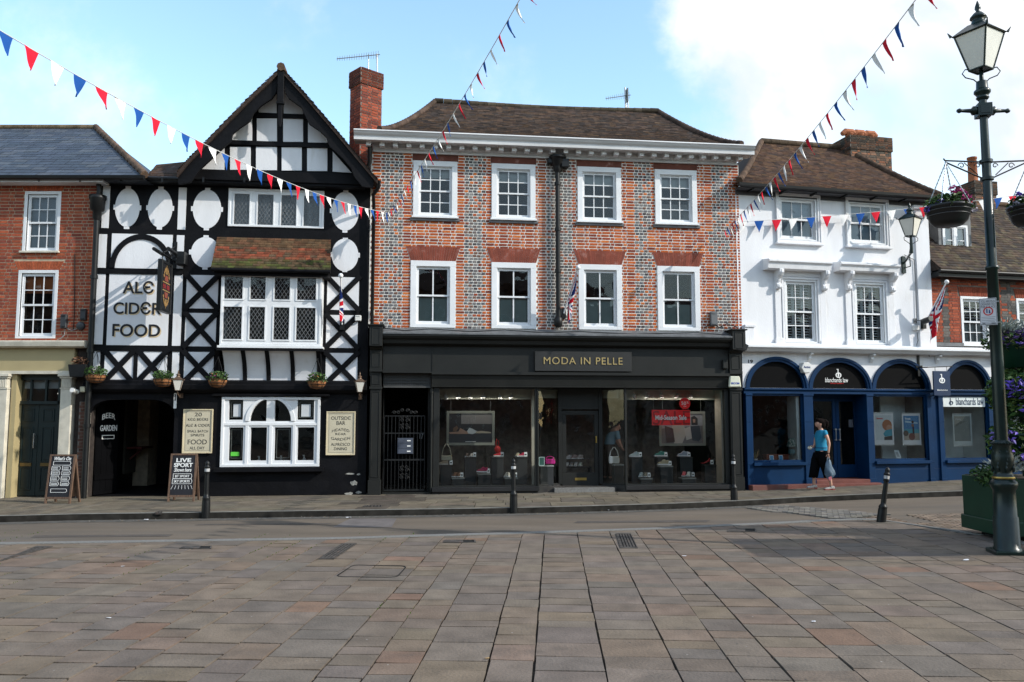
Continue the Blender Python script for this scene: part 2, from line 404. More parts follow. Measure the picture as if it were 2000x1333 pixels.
# ---------------------------------------------------------------- building blocks
def bricks(mb, u0, u1, z0, z1, excl, colf, course=.071, hd=.102, st=.2, gap=.013, y0=-.006, y1=.0, allh=None, seed=1):
    rg = random.Random(seed); n = int(round((z1-z0)/course)); course = (z1-z0)/n
    for r in range(n):
        za = z0+r*course+gap/2; zb = za+course-gap; zc = (za+zb)/2
        segs = [(u0, u1)]
        for e in excl:
            if callable(e):
                ab = e(zc)
                if not ab: continue
                a, b = ab
            else:
                if not (e[2]-gap < zc < e[3]+gap): continue
                a, b = e[0], e[1]
            ns = []
            for p, q in segs:
                if b <= p or a >= q: ns.append((p, q)); continue
                if a > p+.02: ns.append((p, a))
                if b < q-.02: ns.append((b, q))
            segs = ns
        u = u0-(.075 if r % 2 else 0); i = r % 2
        while u < u1:
            h = allh(u, zc) if allh else False
            L = hd if (h or i % 2) else st
            for p, q in segs:
                a, b = max(u+gap/2, p+gap*.3), min(u+L-gap/2, q-gap*.3)
                if b-a > .018:
                    dz = rg.uniform(-.002, .002); yy = y0-rg.uniform(0, .003); c = colf(u, zc, L < .15, rg)
                    vs = [(a,yy,za+dz),(b,yy,za+dz),(b,yy,zb+dz),(a,yy,zb+dz),(a,y1,za+dz),(b,y1,za+dz),(b,y1,zb+dz),(a,y1,zb+dz)]
                    mb.add(vs, [(0,1,2,3),(0,4,5,1),(3,2,6,7),(1,5,6,2),(4,0,3,7)], c)
            u += L; i += 1
    return mb
def tiles(mb, left, right, n, w, colf, lift=.022, seed=3, flip=False):
    rg = random.Random(seed)
    for i in range(n):
        P0, P1, Q0, Q1 = Vector(left(i/n)), Vector(right(i/n)), Vector(left((i+1)/n)), Vector(right((i+1)/n))
        e = (P1-P0).normalized(); L = (P1-P0).length
        q0, q1 = (Q0-P0).dot(e), (Q1-P0).dot(e)
        B = Q0-e*q0-P0
        x = -w*rg.random()-w*(i % 2)*.5
        x = min(x, min(0, q0)-rg.random()*w)
        while x < max(L, q1):
            a, b = max(x, 0), min(x+w*.97, L); c, d = max(x, q0), min(x+w*.97, q1)
            if b > a+.005 or d > c+.005:
                if b < a: b = a = min(max(a, 0), L)
                if d < c: c = d = min(max(c, q0), q1)
                l = lift*rg.uniform(.7, 1.35); up = Vector((0, 0, l)); u2 = Vector((0, 0, .003))
                v = [P0+e*a+up, P0+e*b+up, P0+B+e*d+u2, P0+B+e*c+u2, P0+e*a-Vector((0, 0, .004)), P0+e*b-Vector((0, 0, .004))]
                fs = [(0, 1, 2, 3), (4, 5, 1, 0)]
                if flip: fs = [f[::-1] for f in fs]
                mb.add(v, fs, colf(i/n, x, rg))
            x += w
    return mb
def frame4(mb, b, t, y0, y1, col=None, tb=None, tt=None):           # four butted bars round box b, thickness t inward
    tb = t if tb is None else tb; tt = t if tt is None else tt
    mb.box(b[0], b[1], y0, y1, b[2], b[2]+tb, col); mb.box(b[0], b[1], y0, y1, b[3]-tt, b[3], col)
    mb.box(b[0], b[0]+t, y0, y1, b[2]+tb, b[3]-tt, col); mb.box(b[1]-t, b[1], y0, y1, b[2]+tb, b[3]-tt, col)
    return (b[0]+t, b[1]-t, b[2]+tb, b[3]-tt)
def grid(mb, b, c, r, t, y0, y1):                                   # glazing bars
    for i in range(1, c):
        x = b[0]+(b[1]-b[0])*i/c; mb.box(x-t/2, x+t/2, y0, y1, b[2], b[3])
    for j in range(1, r):
        z = b[2]+(b[3]-b[2])*j/r
        for i in range(c):
            xa = b[0]+(b[1]-b[0])*i/c+(t/2 if i else 0); xb = b[0]+(b[1]-b[0])*(i+1)/c-(t/2 if i < c-1 else 0)
            mb.box(xa, xb, y0+.001, y1-.001, z-t/2, z+t/2)
def sash(b, box, d=.02, cols=3, rows=(2, 2), fr=.085, rail=.04, bar=.02, blind=None, sill=.05, glass=None, mat=None, rebate=.035, y=0.0, cover=None, split=.5, inner_blind=None, botfill=None, sillmat=None):
    mat = mat or WHITE; glass = glass or GLASS
    mb = MB(); inn = frame4(mb, box, fr, y-d, y+.09, tb=fr*.6)
    if rebate:                                                    # inner step of the box frame
        inn2 = frame4(mb, inn, .02, y-d+rebate, y+.085); inn = inn2
    w = mb.build('window', mat, b, bevel=.004)
    zm = inn[2]+(inn[3]-inn[2])*split
    for k, (za, zb, r, yo) in enumerate(((zm-rail/2, inn[3], rows[0], y+.035), (inn[2], zm+rail/2, rows[1], y+.062))):
        if r == 0: continue
        s = MB(); bb = (inn[0]+.001, inn[1]-.001, za+.001, zb-.001)
        i3 = frame4(s, bb, rail, yo, yo+.026, tb=rail*(1.5 if k else 1)); grid(s, i3, cols, r, bar, yo+.004, yo+.022)
        s.build('sash', mat, w)
        p = MB(); p.quad((i3[0], yo+.013, i3[2]), (i3[1], yo+.013, i3[2]), (i3[1], yo+.013, i3[3]), (i3[0], yo+.013, i3[3])); p.build('pane', glass, w)
    if sill:
        s = MB(); s.box(box[0]-.03, box[1]+.03, y-d-.06, y-d+.0, box[2]-.01, box[2]+.035); s.build('sill', sillmat or mat, w, bevel=.004)
    if blind:
        for (fa, fb, bm_) in blind:
            s = MB(); za = inn[2]+(inn[3]-inn[2])*fa; zb = inn[2]+(inn[3]-inn[2])*fb
            s.box(inn[0], inn[1], y+.13, y+.135, za, zb); s.build('blind', bm_, w)
    return w, (inn[0]-.02, inn[1]+.02, inn[2]-.02, inn[3]+.02)
def lead(mb, b, y, dx, dz, w=.008, yt=.004):                        # diamond leading clipped to the light b
    cx, cz = (b[0]+b[1])/2, (b[2]+b[3])/2
    import itertools
    k = dz/dx; n = int(((b[1]-b[0])+(b[3]-b[2])/k)/dx)+2
    for s in (1, -1):
        for i in range(-n, n+1):
            c = i*dx                                   # line z-cz = s*k*(x-cx-c)
            pts = []
            for x in (b[0], b[1]):
                z = cz+s*k*(x-cx-c)
                if b[2] <= z <= b[3]: pts.append((x, z))
            for z in (b[2], b[3]):
                x = cx+c+(z-cz)/(s*k)
                if b[0] < x < b[1]: pts.append((x, z))
            if len(pts) >= 2 and (Vector(pts[0])-Vector(pts[1])).length > .03:
                mb.beam(pts[0], pts[1], w, y-yt/2*(1+.2*s), y+yt/2)
# ================================================================ the square, road and pavement
def lerp_pts(pts, x):
    for (a, b) in zip(pts, pts[1:]):
        if a[0] <= x <= b[0]: return a[1]+(b[1]-a[1])*(x-a[0])/(b[0]-a[0])
    return pts[0][1] if x < pts[0][0] else pts[-1][1]
def gpts(l, h=0.0): return [tuple(ground(x, y, h)[:2]) for x, y in l]
EDGE = gpts([(0, 1064), (200, 1061), (400, 1058), (660, 1054), (850, 1048), (1000, 1044), (1150, 1039), (1300, 1034), (1440, 1027), (1600, 1019), (1700, 1015), (1760, 1020), (1830, 1033), (1890, 1046)])
EDGE = [(-14, EDGE[0][1]-.55)]+EDGE
KERB = gpts([(0, 1017), (150, 1013), (300, 1011), (500, 1008), (700, 1005), (900, 1002), (1100, 998), (1300, 992), (1440, 986), (1560, 979), (1690, 973), (1890, 966), (2000, 962)])
KERB = [(-16, KERB[0][1]-.3)]+KERB+[(22, KERB[-1][1]+1.6)]
XR = 7.05                                                            # where the square ends at the side street
def edge(x): return lerp_pts(EDGE, x)
def kerb(x): return lerp_pts(KERB, x)
ASPH = M('road_asphalt', (.130, .106, .083), .9, spec=.2, var=.16, vs=1.1, bump=.35, bs=90, col2=(.105, .093, .082), c2s=.5, c2t=(.45, .7), stretch=(.4, 1.6, 1), spots=[(2.2, .05, (.05, .045, .04), .3), (9, .12, (.26, .24, .2), .12)])
DIRT = M('ground_base', (.09, .085, .075), .95, spec=.1, var=.2, vs=.6, bump=.2)
JOINT = M('joint_grit', (.03, .026, .022), .95, spec=.1, var=.5, vs=3, col2=(.05, .06, .02), c2s=.8, c2t=(.6, .7))
SLAB = M('york_stone', (.76, .655, .56), .85, spec=.25, var=.2, vs=3.4, bump=.45, bs=38, usecol=True, col2=(.075, .066, .058), c2s=2.4, c2t=(.52, .92), spots=[(3.5, .045, (.05, .047, .043), .35), (6, .06, (.24, .22, .2), .10), (11, .10, (.30, .28, .26), .03)])
GRANITE = M('granite', (.16, .155, .145), .8, var=.2, vs=30, bump=.3, bs=80, col2=(.17, .17, .165), c2s=4)
CONC = M('pavement_stone', (.86, .8, .7), .88, spec=.2, var=.25, vs=4, bump=.3, bs=60, usecol=True, spots=[(4, .045, (.04, .037, .033), .5), (7, .05, (.2, .19, .17), .1)])
g = MB()
xs = [-700, -60, -20, -8, 0, 4, 5, 6, 8, 10, 12, 16, 24, 60, 700]; ys = [-700, -60, -20, 0, 5, 10, 14, 18, 30, 60, 700]
vs = [(x, y, gz(x)-.06) for y in ys for x in xs]; nx = len(xs)
g.add(vs, [(j*nx+i, j*nx+i+1, (j+1)*nx+i+1, (j+1)*nx+i) for j in range(len(ys)-1) for i in range(nx-1)])
struct(g.build('ground', DIRT))
def strip(name, mat, f0, f1, xa, xb, h, n=60, thick=None):
    m = MB(); vs = []
    for i in range(n+1):
        x = xa+(xb-xa)*i/n; z = gz(x)+h
        vs += [(x, f0(x), z), (x, f1(x), z)]
    m.add(vs, [(2*i, 2*i+2, 2*i+3, 2*i+1) for i in range(n)])
    if thick:
        vs2 = [(x, y, z-thick) for x, y, z in vs]; b = len(m.V); m.add(vs2, [])
        m.F += [[2*i+b, 2*i+2+b, 2*i+2, 2*i] for i in range(n)]; m.C += [(1, 1, 1)]*n; m.S += [False]*n
        m.F += [[2*i+1, 2*i+3, 2*i+3+b, 2*i+1+b] for i in range(n)]; m.C += [(1, 1, 1)]*n; m.S += [False]*n
    return struct(m.build(name, mat))
strip('road', ASPH, lambda x: edge(x), lambda x: kerb(x)+.05, -16, 22, -.035)
GUT = M('gutter_setts', (.075, .07, .062), .9, var=.4, vs=12, bump=.4, bs=20)
strip('gutter_channel', GUT, lambda x: kerb(x)-.33, lambda x: kerb(x)-.02, -16, 5.2, -.031)
# square: stone slabs in courses that run away from the camera
th = math.atan(80/1600); ca, sa = math.cos(th), math.sin(th)
jb = MB(); vs = []
for i in range(61):
    x = -14+(XR+14)*i/60; vs += [(x, -6, gz(x)-.018), (x, edge(x), gz(x)-.018)]
jb.add(vs, [(2*i, 2*i+2, 2*i+3, 2*i+1) for i in range(60)]); struct(jb.build('paving_joints', JOINT))
sl = MB(); rg = random.Random(21)
pal = [(.195, .178, .16), (.188, .174, .162), (.178, .168, .162), (.2, .178, .152), (.2, .17, .15), (.17, .163, .16), (.192, .174, .152), (.19, .176, .164), (.182, .166, .152)]
svals = [-.484, -.146, .365, .877, 1.3, 1.64]
s0 = 1.64
while s0 < 12: s0 += rg.choice([.34, .5, .51, .42]); svals.append(s0)
s0 = -.484
for w_ in (.50, .34): s0 -= w_; svals.insert(0, s0)
while s0 > -17: s0 -= rg.choice([.34, .5, .51, .42]); svals.insert(0, s0)
for a, b in zip(svals, svals[1:]):
    t = -6-rg.random()
    wv = rg.uniform(-.004, .004)
    while t < 19:
        L = rg.choice([.22, .28, .3, .33, .36, .42, .5, .3]) if a > -2.5 else rg.choice([.26, .32, .36, .45, .55, .6])
        if rg.random() < .06: L *= 1.5
        gp = rg.choice([.010, .014, .012, .018]) if a > -1 else rg.choice([.010, .016, .022]); gt_ = rg.choice([.004, .006, .010]) if a > -1.4 else rg.choice([.007, .011, .016]); q = []
        for s_, t_ in ((a+gp/2+wv, t+gt_), (b-gp/2, t+gt_), (b-gp/2, t+L-gt_), (a+gp/2+wv, t+L-gt_)):
            s_ += rg.uniform(-.004, .004); t_ += rg.uniform(-.0035, .0035)
            X = s_*ca+t_*sa; Y = -s_*sa+t_*ca; q.append((X, Y))
        t += L
        cxm = sum(p[0] for p in q)/4; cym = sum(p[1] for p in q)/4
        if cxm > XR or cxm < -14 or min(p[1] for p in q) > edge(cxm) or cym < -6: continue
        q = [(min(X, XR), min(Y, edge(X)-.005)) for X, Y in q]
        if max(p[1] for p in q)-min(p[1] for p in q) < .05: continue
        c = jit(rg.choice(pal), .085, rg)
        if rg.random() < .025: c = jit((.21, .158, .13), .1, rg)
        if rg.random() < .05: c = jit((.165, .16, .158), .08, rg)
        zo = [gz(X)+rg.uniform(-.0035, .0035) for X, Y in q]; z1 = min(zo)-.017
        v = [(X, Y, z) for (X, Y), z in zip(q, zo)]+[(X, Y, z1) for X, Y in q]
        sl.add(v, [(0, 1, 2, 3), (0, 4, 5, 1), (1, 5, 6, 2), (2, 6, 7, 3), (3, 7, 4, 0)], c)
struct(sl.build('plaza', SLAB))
pt = MB(); q = [ground(x, y, -.030) for x, y in ((650, 1030), (765, 1030), (775, 1013), (685, 1013))]; pt.quad(*q, (.9, .9, .95)); rg2 = random.Random(3)
for x0, x1, y0, y1 in ((60, 330, 1050, 1046), (1120, 1380, 1022, 1018), (380, 640, 1026, 1024)): q = [ground(x, y, -.031) for x, y in ((x0, y0), (x1, y0-2), (x1+8, y1-2), (x0+8, y1))]; pt.quad(*q, (.55, .52, .5))
struct(pt.build('road_patches', M('asphalt_patch', (.13, .115, .105), .9, var=.2, vs=5, bump=.3, bs=70, usecol=True)))
strip('granite_edging', GRANITE, lambda x: edge(x), lambda x: edge(x)+.2, -14, XR, .006, thick=.05)
# rounded corner and edging along the side street
cr = MB(); yc = edge(XR-.4)-.5
for k in range(12):
    pass
cr.add([(XR, -6, gz(XR)+.006), (XR+.2, -6, gz(XR)+.006), (XR+.2, edge(XR)+.2, gz(XR)+.006), (XR, edge(XR), gz(XR)+.006)], [(0, 1, 2, 3)])
struct(cr.build('side_edging', GRANITE))
# block paving of the side street and the sett crossing on the right
def setts(name, xa, xb, ya, yb, bw, bl, cols, h, mat, seed, ang=0.0, clip=None):
    rg = random.Random(seed); m = MB(); r = 0; y = ya
    while y < yb:
        x = xa-(bl/2 if r % 2 else 0)
        while x < xb:
            X, Y = x+bl/2, y+bw/2
            Xr = X*math.cos(ang)-Y*math.sin(ang); Yr = X*math.sin(ang)+Y*math.cos(ang)
            if clip is None or clip(Xr, Yr):
                z = gz(Xr)+h+rg.uniform(-.003, .003); g_ = .006
                q = [(x+g_, y+g_), (x+bl-g_, y+g_), (x+bl-g_, y+bw-g_), (x+g_, y+bw-g_)]
                q = [(p*math.cos(ang)-t*math.sin(ang), p*math.sin(ang)+t*math.cos(ang)) for p, t in q]
                m.add([(p, t, z) for p, t in q]+[(p, t, z-.03) for p, t in q], [(0, 1, 2, 3), (0, 4, 5, 1), (1, 5, 6, 2), (2, 6, 7, 3), (3, 7, 4, 0)], jit(rg.choice(cols), .2, rg))
            x += bl
        y += bw; r += 1
    return struct(m.build(name, mat))
CORN = [tuple(ground(*p)[:2]) for p in ((1450, 990), (1530, 985), (1740, 1003), (1650, 1012))]
def inpoly(x, y, P=CORN):
    c = False
    for i in range(len(P)):
        (x0, y0), (x1, y1) = P[i], P[i-1]
        if (y0 > y) != (y1 > y) and x < (x1-x0)*(y-y0)/(y1-y0)+x0: c = not c
    return c
setts('granite_setts', -6, 8, 12, 24, .1, .2, [(.2, .2, .2), (.15, .15, .16), (.24, .23, .22)], -.012, CONC, 5, -.35, inpoly)
setts('block_paving', 6.1, 14, 4, 15.1, .1, .2, [(.20, .16, .135), (.17, .145, .13), (.23, .19, .165)], -.02, CONC, 6, 0, lambda X, Y: X > XR+.2 or (Y > edge(X)+.2 and Y < edge(X)+1.6 and X > 6.1+(Y-14)*.3))
# pavement in front of the buildings: kerb stones, then slabs
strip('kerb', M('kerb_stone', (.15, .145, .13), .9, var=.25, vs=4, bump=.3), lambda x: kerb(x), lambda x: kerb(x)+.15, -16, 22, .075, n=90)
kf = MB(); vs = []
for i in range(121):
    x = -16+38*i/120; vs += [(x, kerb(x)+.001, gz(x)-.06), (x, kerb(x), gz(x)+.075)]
kf.add(vs, [(2*i, 2*i+2, 2*i+3, 2*i+1) for i in range(120)]); struct(kf.build('kerb_face', M('kerb_face_shade_grime', (.028, .026, .023), .95, spec=.05, var=.4, vs=6)))  # dark shadow line under the kerb painted into the face colour, with grime
strip('pavement_joints', JOINT, lambda x: kerb(x)+.16, lambda x: 24.5 if x > 5 else 21.5, -16, 22, .062, n=90)
pv = MB(); rg = random.Random(4)
ang = math.radians(6.8)
for r in range(22):
    k = -6+r*.45-.2
    x = -17+rg.random()*.6
    while x < 22:
        L = rg.choice([.6, .75, .6, .9]) if x > -8.2 else rg.choice([.2, .2, .1])
        g_ = .007; q = []
        for X, o in ((x+g_, k+g_), (x+L-g_, k+g_), (x+L-g_, k+.45-g_), (x+g_, k+.45-g_)):
            q.append((X, 18.6+X*.119+(max(0, X-5)*.1)+o))
        x += L
        if max(p[1] for p in q) < kerb(q[0][0])+.17: continue
        q = [(X, max(Y, kerb(X)+.165)) for X, Y in q]
        c = jit(rg.choice([(.145, .13, .11), (.13, .12, .108), (.155, .14, .118)]), .12, rg)
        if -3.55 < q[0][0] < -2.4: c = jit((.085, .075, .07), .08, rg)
        v = [(X, Y, gz(X)+.075+rg.uniform(-.001, .001)) for X, Y in q]
        pv.add(v+[(X, Y, z-.02) for X, Y, z in v], [(0, 1, 2, 3), (0, 4, 5, 1), (1, 5, 6, 2), (2, 6, 7, 3), (3, 7, 4, 0)], c)
struct(pv.build('pavement', CONC))
PAV = .075
# ================================================================ facade lines
FM = Frame(1.01, 19.1, R(6.8))
_pl = FM.uz(184, 600); PL = FM.w(_pl[0], 0)
FL = Frame(PL.x, PL.y-.02, 0.0)
_pr = FM.uz(1449, 600); PR = FM.w(_pr[0], 0)
FW = Frame(PR.x, PR.y, R(12.8))
BASE = -.3
def ctr(b): return ((b[0]+b[1])/2, (b[2]+b[3])/2)
def room(b, u0, u1, z0, z1, y0, y1, mat=None, name='interior'):      # open-fronted dark room behind the wall
    m = MB(); m.quad((u0, y1, z0), (u1, y1, z0), (u1, y1, z1), (u0, y1, z1)); m.quad((u0, y0, z0), (u1, y0, z0), (u1, y1, z0), (u0, y1, z0))
    m.quad((u0, y0, z1), (u0, y1, z1), (u1, y1, z1), (u1, y0, z1)); m.quad((u0, y0, z0), (u0, y1, z0), (u0, y1, z1), (u0, y0, z1)); m.quad((u1, y0, z0), (u1, y0, z1), (u1, y1, z1), (u1, y1, z0))
    return m.build(name, mat or VOID, b)
BLINDW = M('pale_blind', (.42, .43, .42), .9, var=.12, vs=2)
BLINDG = M('frosted_film', (.20, .26, .245), .5, var=.08)
BLINDO = M('orange_blind', (.42, .12, .03), .9, var=.1)
BLINDB = M('blue_grey_curtain', (.16, .20, .25), .9, var=.25, vs=1.5)
def hopper_pipe(b, F, pts, name='downpipe', r=.05, hop=None, d=.1, mat=None, collars=()):
    m = MB(); P = [(F.uz(x, y, d)) for x, y in pts]
    u0 = sum(p[0] for p in P[-2:])/2
    path = [(u0 if i else P[i][0], -d, P[i][1]) for i in range(len(P))]
    m.tube(path, r, 10)
    for cy in collars:
        z = F.uz(pts[-1][0], cy, d)[1]; m.lathe([(r*1.35, z-.03), (r*1.35, z+.03)], (u0, -d, 0), 10)
    o = m.build(name, mat or BLACKM, b)
    return o
# ================================================================ left: red brick house with a slate roof
F = FL; r = F.rect
LB = building('brick_house', 'red brick house with slate roof and yellow shop fascia, left end of the row', 'house', F)
wx0, wx1 = F.uz(-190, 600)[0], F.uz(183, 600)[0]
zt, zb = F.uz(100, 356)[1], F.uz(100, 667)[1]
w1 = r(46, 374, 117.5, 494); w2 = r(33, 528, 111.5, 661.5)
w0 = (w1[0]-2.05, w1[1]-2.05, w1[2], w1[3]); w00 = (w2[0]-2.05, w2[1]-2.05, w2[2], w2[3])
holes = []
_, h1 = sash(LB, w1, cols=3, rows=(2, 2), d=.01, fr=.07, sillmat=STONE, blind=[(.0, 1.0, BLINDB)]); _, h2 = sash(LB, w2, cols=3, rows=(2, 2), d=.01, fr=.07, sill=0, blind=[(.7, 1.0, BLINDO)])
_, h3 = sash(LB, w0, cols=3, rows=(2, 2), d=.01, fr=.07, sillmat=STONE); _, h4 = sash(LB, w00, cols=3, rows=(2, 2), d=.01, fr=.07, sill=0)
m = MB(); m.plate(rc((wx0, wx1, zb, zt)), [rc(h) for h in (h1, h2, h3, h4)], 0, .25)
wl = m.build('wall', MORTARC, LB)
arch = []
ar = MB()
for wv in (w1, w2, w0, w00):
    a, b_, z = wv[0]-.02, wv[1]+.02, wv[3]; hgt = .2 if wv in (w2, w00) else min(.2, zt-z); n = 17
    for i in range(n):
        f0, f1 = i/n, (i+1)/n; sp = .09
        x0, x1 = a+(b_-a)*f0+.004, a+(b_-a)*f1-.004; X0 = x0+(f0-.5)*2*sp; X1 = x1+(f1-.5)*2*sp
        ar.prism([(x0, z+.004), (x1, z+.004), (X1, z+hgt-.004), (X0, z+hgt-.004)], -.01, 0, jit((.36, .09, .04), .15))
    arch.append((lambda a, b_, z, hgt: (lambda zz: (a-.09*(zz-z)/hgt-.008, b_+.09*(zz-z)/hgt+.008) if z < zz < z+hgt+.01 else None))(a, b_, z, hgt))
build_each(ar, 'window_arch', BRICK, LB)
def lbcol(u, z, h, rg):
    c = rg.choice([(.30, .07, .035), (.26, .06, .032), (.34, .085, .04), (.22, .055, .035)])
    return jit(c, .14, rg)
mb = MB(); bricks(mb, wx0, wx1, zb, zt, [w1, w2, w0, w00]+arch, lbcol, course=.073, hd=.11, st=.22, gap=.016, seed=2); mb.build('brickwork', BRICK, LB)
# eaves, gutter, slate roof
m = MB(); ze = F.uz(60, 347, .3)[1]; eu1 = F.uz(284, 345, .3)[0]
m.box(wx0, F.uz(200, 350, .3)[0], -.3, 0, ze-.1, ze-.02); m.build('soffit', WHITE, LB)
m = MB(); gu = [(-.30, ze+.02), (-.31, ze-.04), (-.36, ze-.07), (-.41, ze-.04), (-.42, ze+.02)]; m.mould(gu, wx0, eu1)
for k in range(9): m.box(wx0+.3+k*.9, wx0+.34+k*.9, -.3, -.28, ze-.1, ze)
m.build('gutter', BLACKM, LB)
zr = None
RY = 2.9
def yplane(F, px, py, y): return F.uz(px, py, -y)
ru1, zr = yplane(F, 187, 251, RY); rz = zr
eave0, eave1 = Vector((wx0, -.34, ze+.03)), Vector((eu1, -.34, ze+.03)); rid0, rid1 = Vector((wx0, RY, rz)), Vector((ru1, RY, rz))
def scol(t, x, rg): return jit(rg.choice([(.045, .055, .075), (.055, .065, .085), (.038, .046, .062), (.065, .072, .085)]), .12, rg)
m = MB(); tiles(m, lambda t: eave0.lerp(rid0, t), lambda t: eave1.lerp(rid1, t), 20, .32, scol, lift=.012, seed=5)
rf = m.build('roof', SLATE, LB)
m = MB(); m.add([eave0, eave1, rid1, rid0, eave0-Vector((0, -.1, .08)), eave1-Vector((0, -.1, .08)), (wx0, 2*RY, ze), (eu1, 2*RY, ze), (eu1+.02, RY, ze)], [(0, 1, 2, 3), (4, 5, 1, 0), (3, 2, 7, 6), (1, 7, 2), (4, 6, 7, 5)], (.03, .035, .045))
m.build('roof_deck', SLATE, rf)
m = MB(); n = 16
for i in range(n):
    a = eave1.lerp(rid1, i/n)+Vector((0, 0, .02)); b_ = eave1.lerp(rid1, (i+.96)/n)+Vector((0, 0, .045)); m.tube([a, b_], [.085, .075], 8, jit((.17, .115, .08), .25))
for i in range(14):
    a = rid0.lerp(rid1, i/14)+Vector((0, 0, .02)); b_ = rid0.lerp(rid1, (i+.97)/14)+Vector((0, 0, .02)); m.tube([a, b_], .08, 8, jit((.22, .17, .11), .25))
m.build('ridge_tiles', TILE, rf)
# body behind
m = MB(); m.box(wx0, wx1, .26, 6, zb, ze-.02) ; 
room(LB, wx0, wx1-.02, zb+.02, zt-.02, .25, 3)
m = MB(); m.box(wx0, wx1, 3.02, 5.8, BASE, ze-.05); m.build('rear_block', MORTARC, LB)
# cornice and fascia of the ground floor
m = MB(); c0 = F.uz(60, 666, .22)[1]; c1 = F.uz(60, 679, .22)[1]; cu = F.uz(163, 672, .22)[0]
m.mould([(0, c0+.03), (-.22, c0), (-.22, c0-.03), (-.2, c1+.03), (-.14, c1), (0, c1)], wx0, cu)
m.build('cornice', STONE, LB)
fz = (F.uz(60, 725)[1], c1); m = MB(); m.box(wx0, F.uz(147, 700)[0], -.04, .2, fz[0], fz[1]-.0); m.build('fascia', CREAM, LB)
az0, az1 = F.uz(60, 731)[1], fz[0]; m = MB(); m.box(wx0, F.uz(144, 728)[0], -.07, .2, az0, az1); m.build('architrave', STONE, LB)
def pilaster(b, u0, u1, z0, z1, y=-.1, mat=STONE, cap=.33, back=.12):
    m = MB(); m.box(u0+.03, u1-.03, y, back, z0+.32, z1-cap); c = z1-cap
    m.box(u0+.015, u1-.015, y-.015, back, c, c+.03); m.box(u0+.04, u1-.04, y-.005, back, c+.03, z1-.1)
    n = 6
    for i in range(n):
        x = u0+.05+(u1-u0-.1)*(i+.5)/n; m.box(x-.012, x+.012, y-.02, y-.005, c+.04, z1-.11)
    m.box(u0+.01, u1-.01, y-.03, back, z1-.1, z1-.06); m.box(u0-.02, u1+.02, y-.06, back, z1-.06, z1)
    m.box(u0, u1, y-.03, back, z0, z0+.25); m.box(u0+.012, u1-.012, y-.02, back, z0+.25, z0+.32)
    return m.build('pilaster', mat, b, bevel=.006)
pu = r(116, 731, 143, 972); pilaster(LB, pu[0], pu[1], BASE, az0)
p2 = F.uz(-12, 850)[0], F.uz(17, 850)[0]; pilaster(LB, p2[0], p2[1], BASE, az0)
ju = F.uz(17, 850)[0], F.uz(27, 850)[0]
m = MB(); m.box(ju[0], ju[1], .0, .3, BASE, az0); m.box(F.uz(108, 850)[0], pu[0]+.02, .121, .3, BASE, az0); m.box(wx0, p2[0], .05, .3, BASE, az0)
build_each(m, 'door_jamb', CREAM, LB)
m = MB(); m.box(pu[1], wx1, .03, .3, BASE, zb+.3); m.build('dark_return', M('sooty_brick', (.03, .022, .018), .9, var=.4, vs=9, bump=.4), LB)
# door with fanlight
DU0, DU1 = F.uz(27, 860, -.2)[0], F.uz(116, 860, -.2)[0]
dz1 = F.uz(70, 790, -.2)[1]; dz0 = PAV+.02
fr = MB(); fr.box(DU0, DU1, .15, .3, az0-.12, az0); fr.box(DU0, DU1, .16, .26, dz1, dz1+.07); fr.box(DU0, DU0+.06, .16, .3, dz0, az0-.12); fr.box(DU1-.06, DU1, .16, .3, dz0, az0-.12)
for i in (1, 2): x = DU0+(DU1-DU0)*i/3; fr.box(x-.02, x+.02, .17, .24, dz1+.07, az0-.12)
dof = fr.build('door', DGREEN, LB)
mid = (DU0+DU1)/2
for a, b_ in ((DU0+.06, mid-.004), (mid+.004, DU1-.06)):
    m = MB(); m.box(a, b_, .23, .27, dz0, dz1); H = dz1-dz0
    for f0, f1 in ((.06, .31), (.37, .75), (.81, .95)):
        q = (a+.09, b_-.09, dz0+H*f0, dz0+H*f1); i = frame4(m, q, .02, .215, .23); m.box(i[0]+.03, i[1]-.03, .222, .23, i[2]+.03, i[3]-.03)
    lf = m.build('door_leaf', DGREEN, dof, bevel=.003)
    mm = MB(); zc = dz0+H*.34; mm.box((a+b_)/2-.12, (a+b_)/2+.12, .205, .23, zc-.035, zc+.035); mm.build('letter_plate', M('dull_brass', (.14, .09, .03), .5, metal=.5), dof)
m = MB(); m.tube([(mid-.05, .17, dz0+H*.52), (mid-.05, .17, dz0+H*.68)], .012, 8); m.box(mid-.06, mid-.04, .17, .23, dz0+H*.53, dz0+H*.54); m.box(mid-.06, mid-.04, .17, .23, dz0+H*.66, dz0+H*.67); m.build('door_handle', STEEL, dof)
m = MB(); m.quad((DU0+.06, .2, dz1+.07), (DU1-.06, .2, dz1+.07), (DU1-.06, .2, az0-.12), (DU0+.06, .2, az0-.12)); m.build('pane', GLASS, dof)
m = MB(); m.box(DU0+.06, DU1-.06, .3, .31, (dz1+az0)/2+.02, az0-.12); m.build('blind', BLINDW, dof)
m = MB(); m.lathe([(.04, 0), (.2, -.05), (.2, -.07)], (mid+.08, 1.2, dz1+.32), 14); m.build('lamp_disc', emat('lit_lamp', (1, .95, .85), 1.2), dof)
room(LB, DU0-.1, DU1+.1, BASE, az0+.1, .3, 2.5, ROOMW)
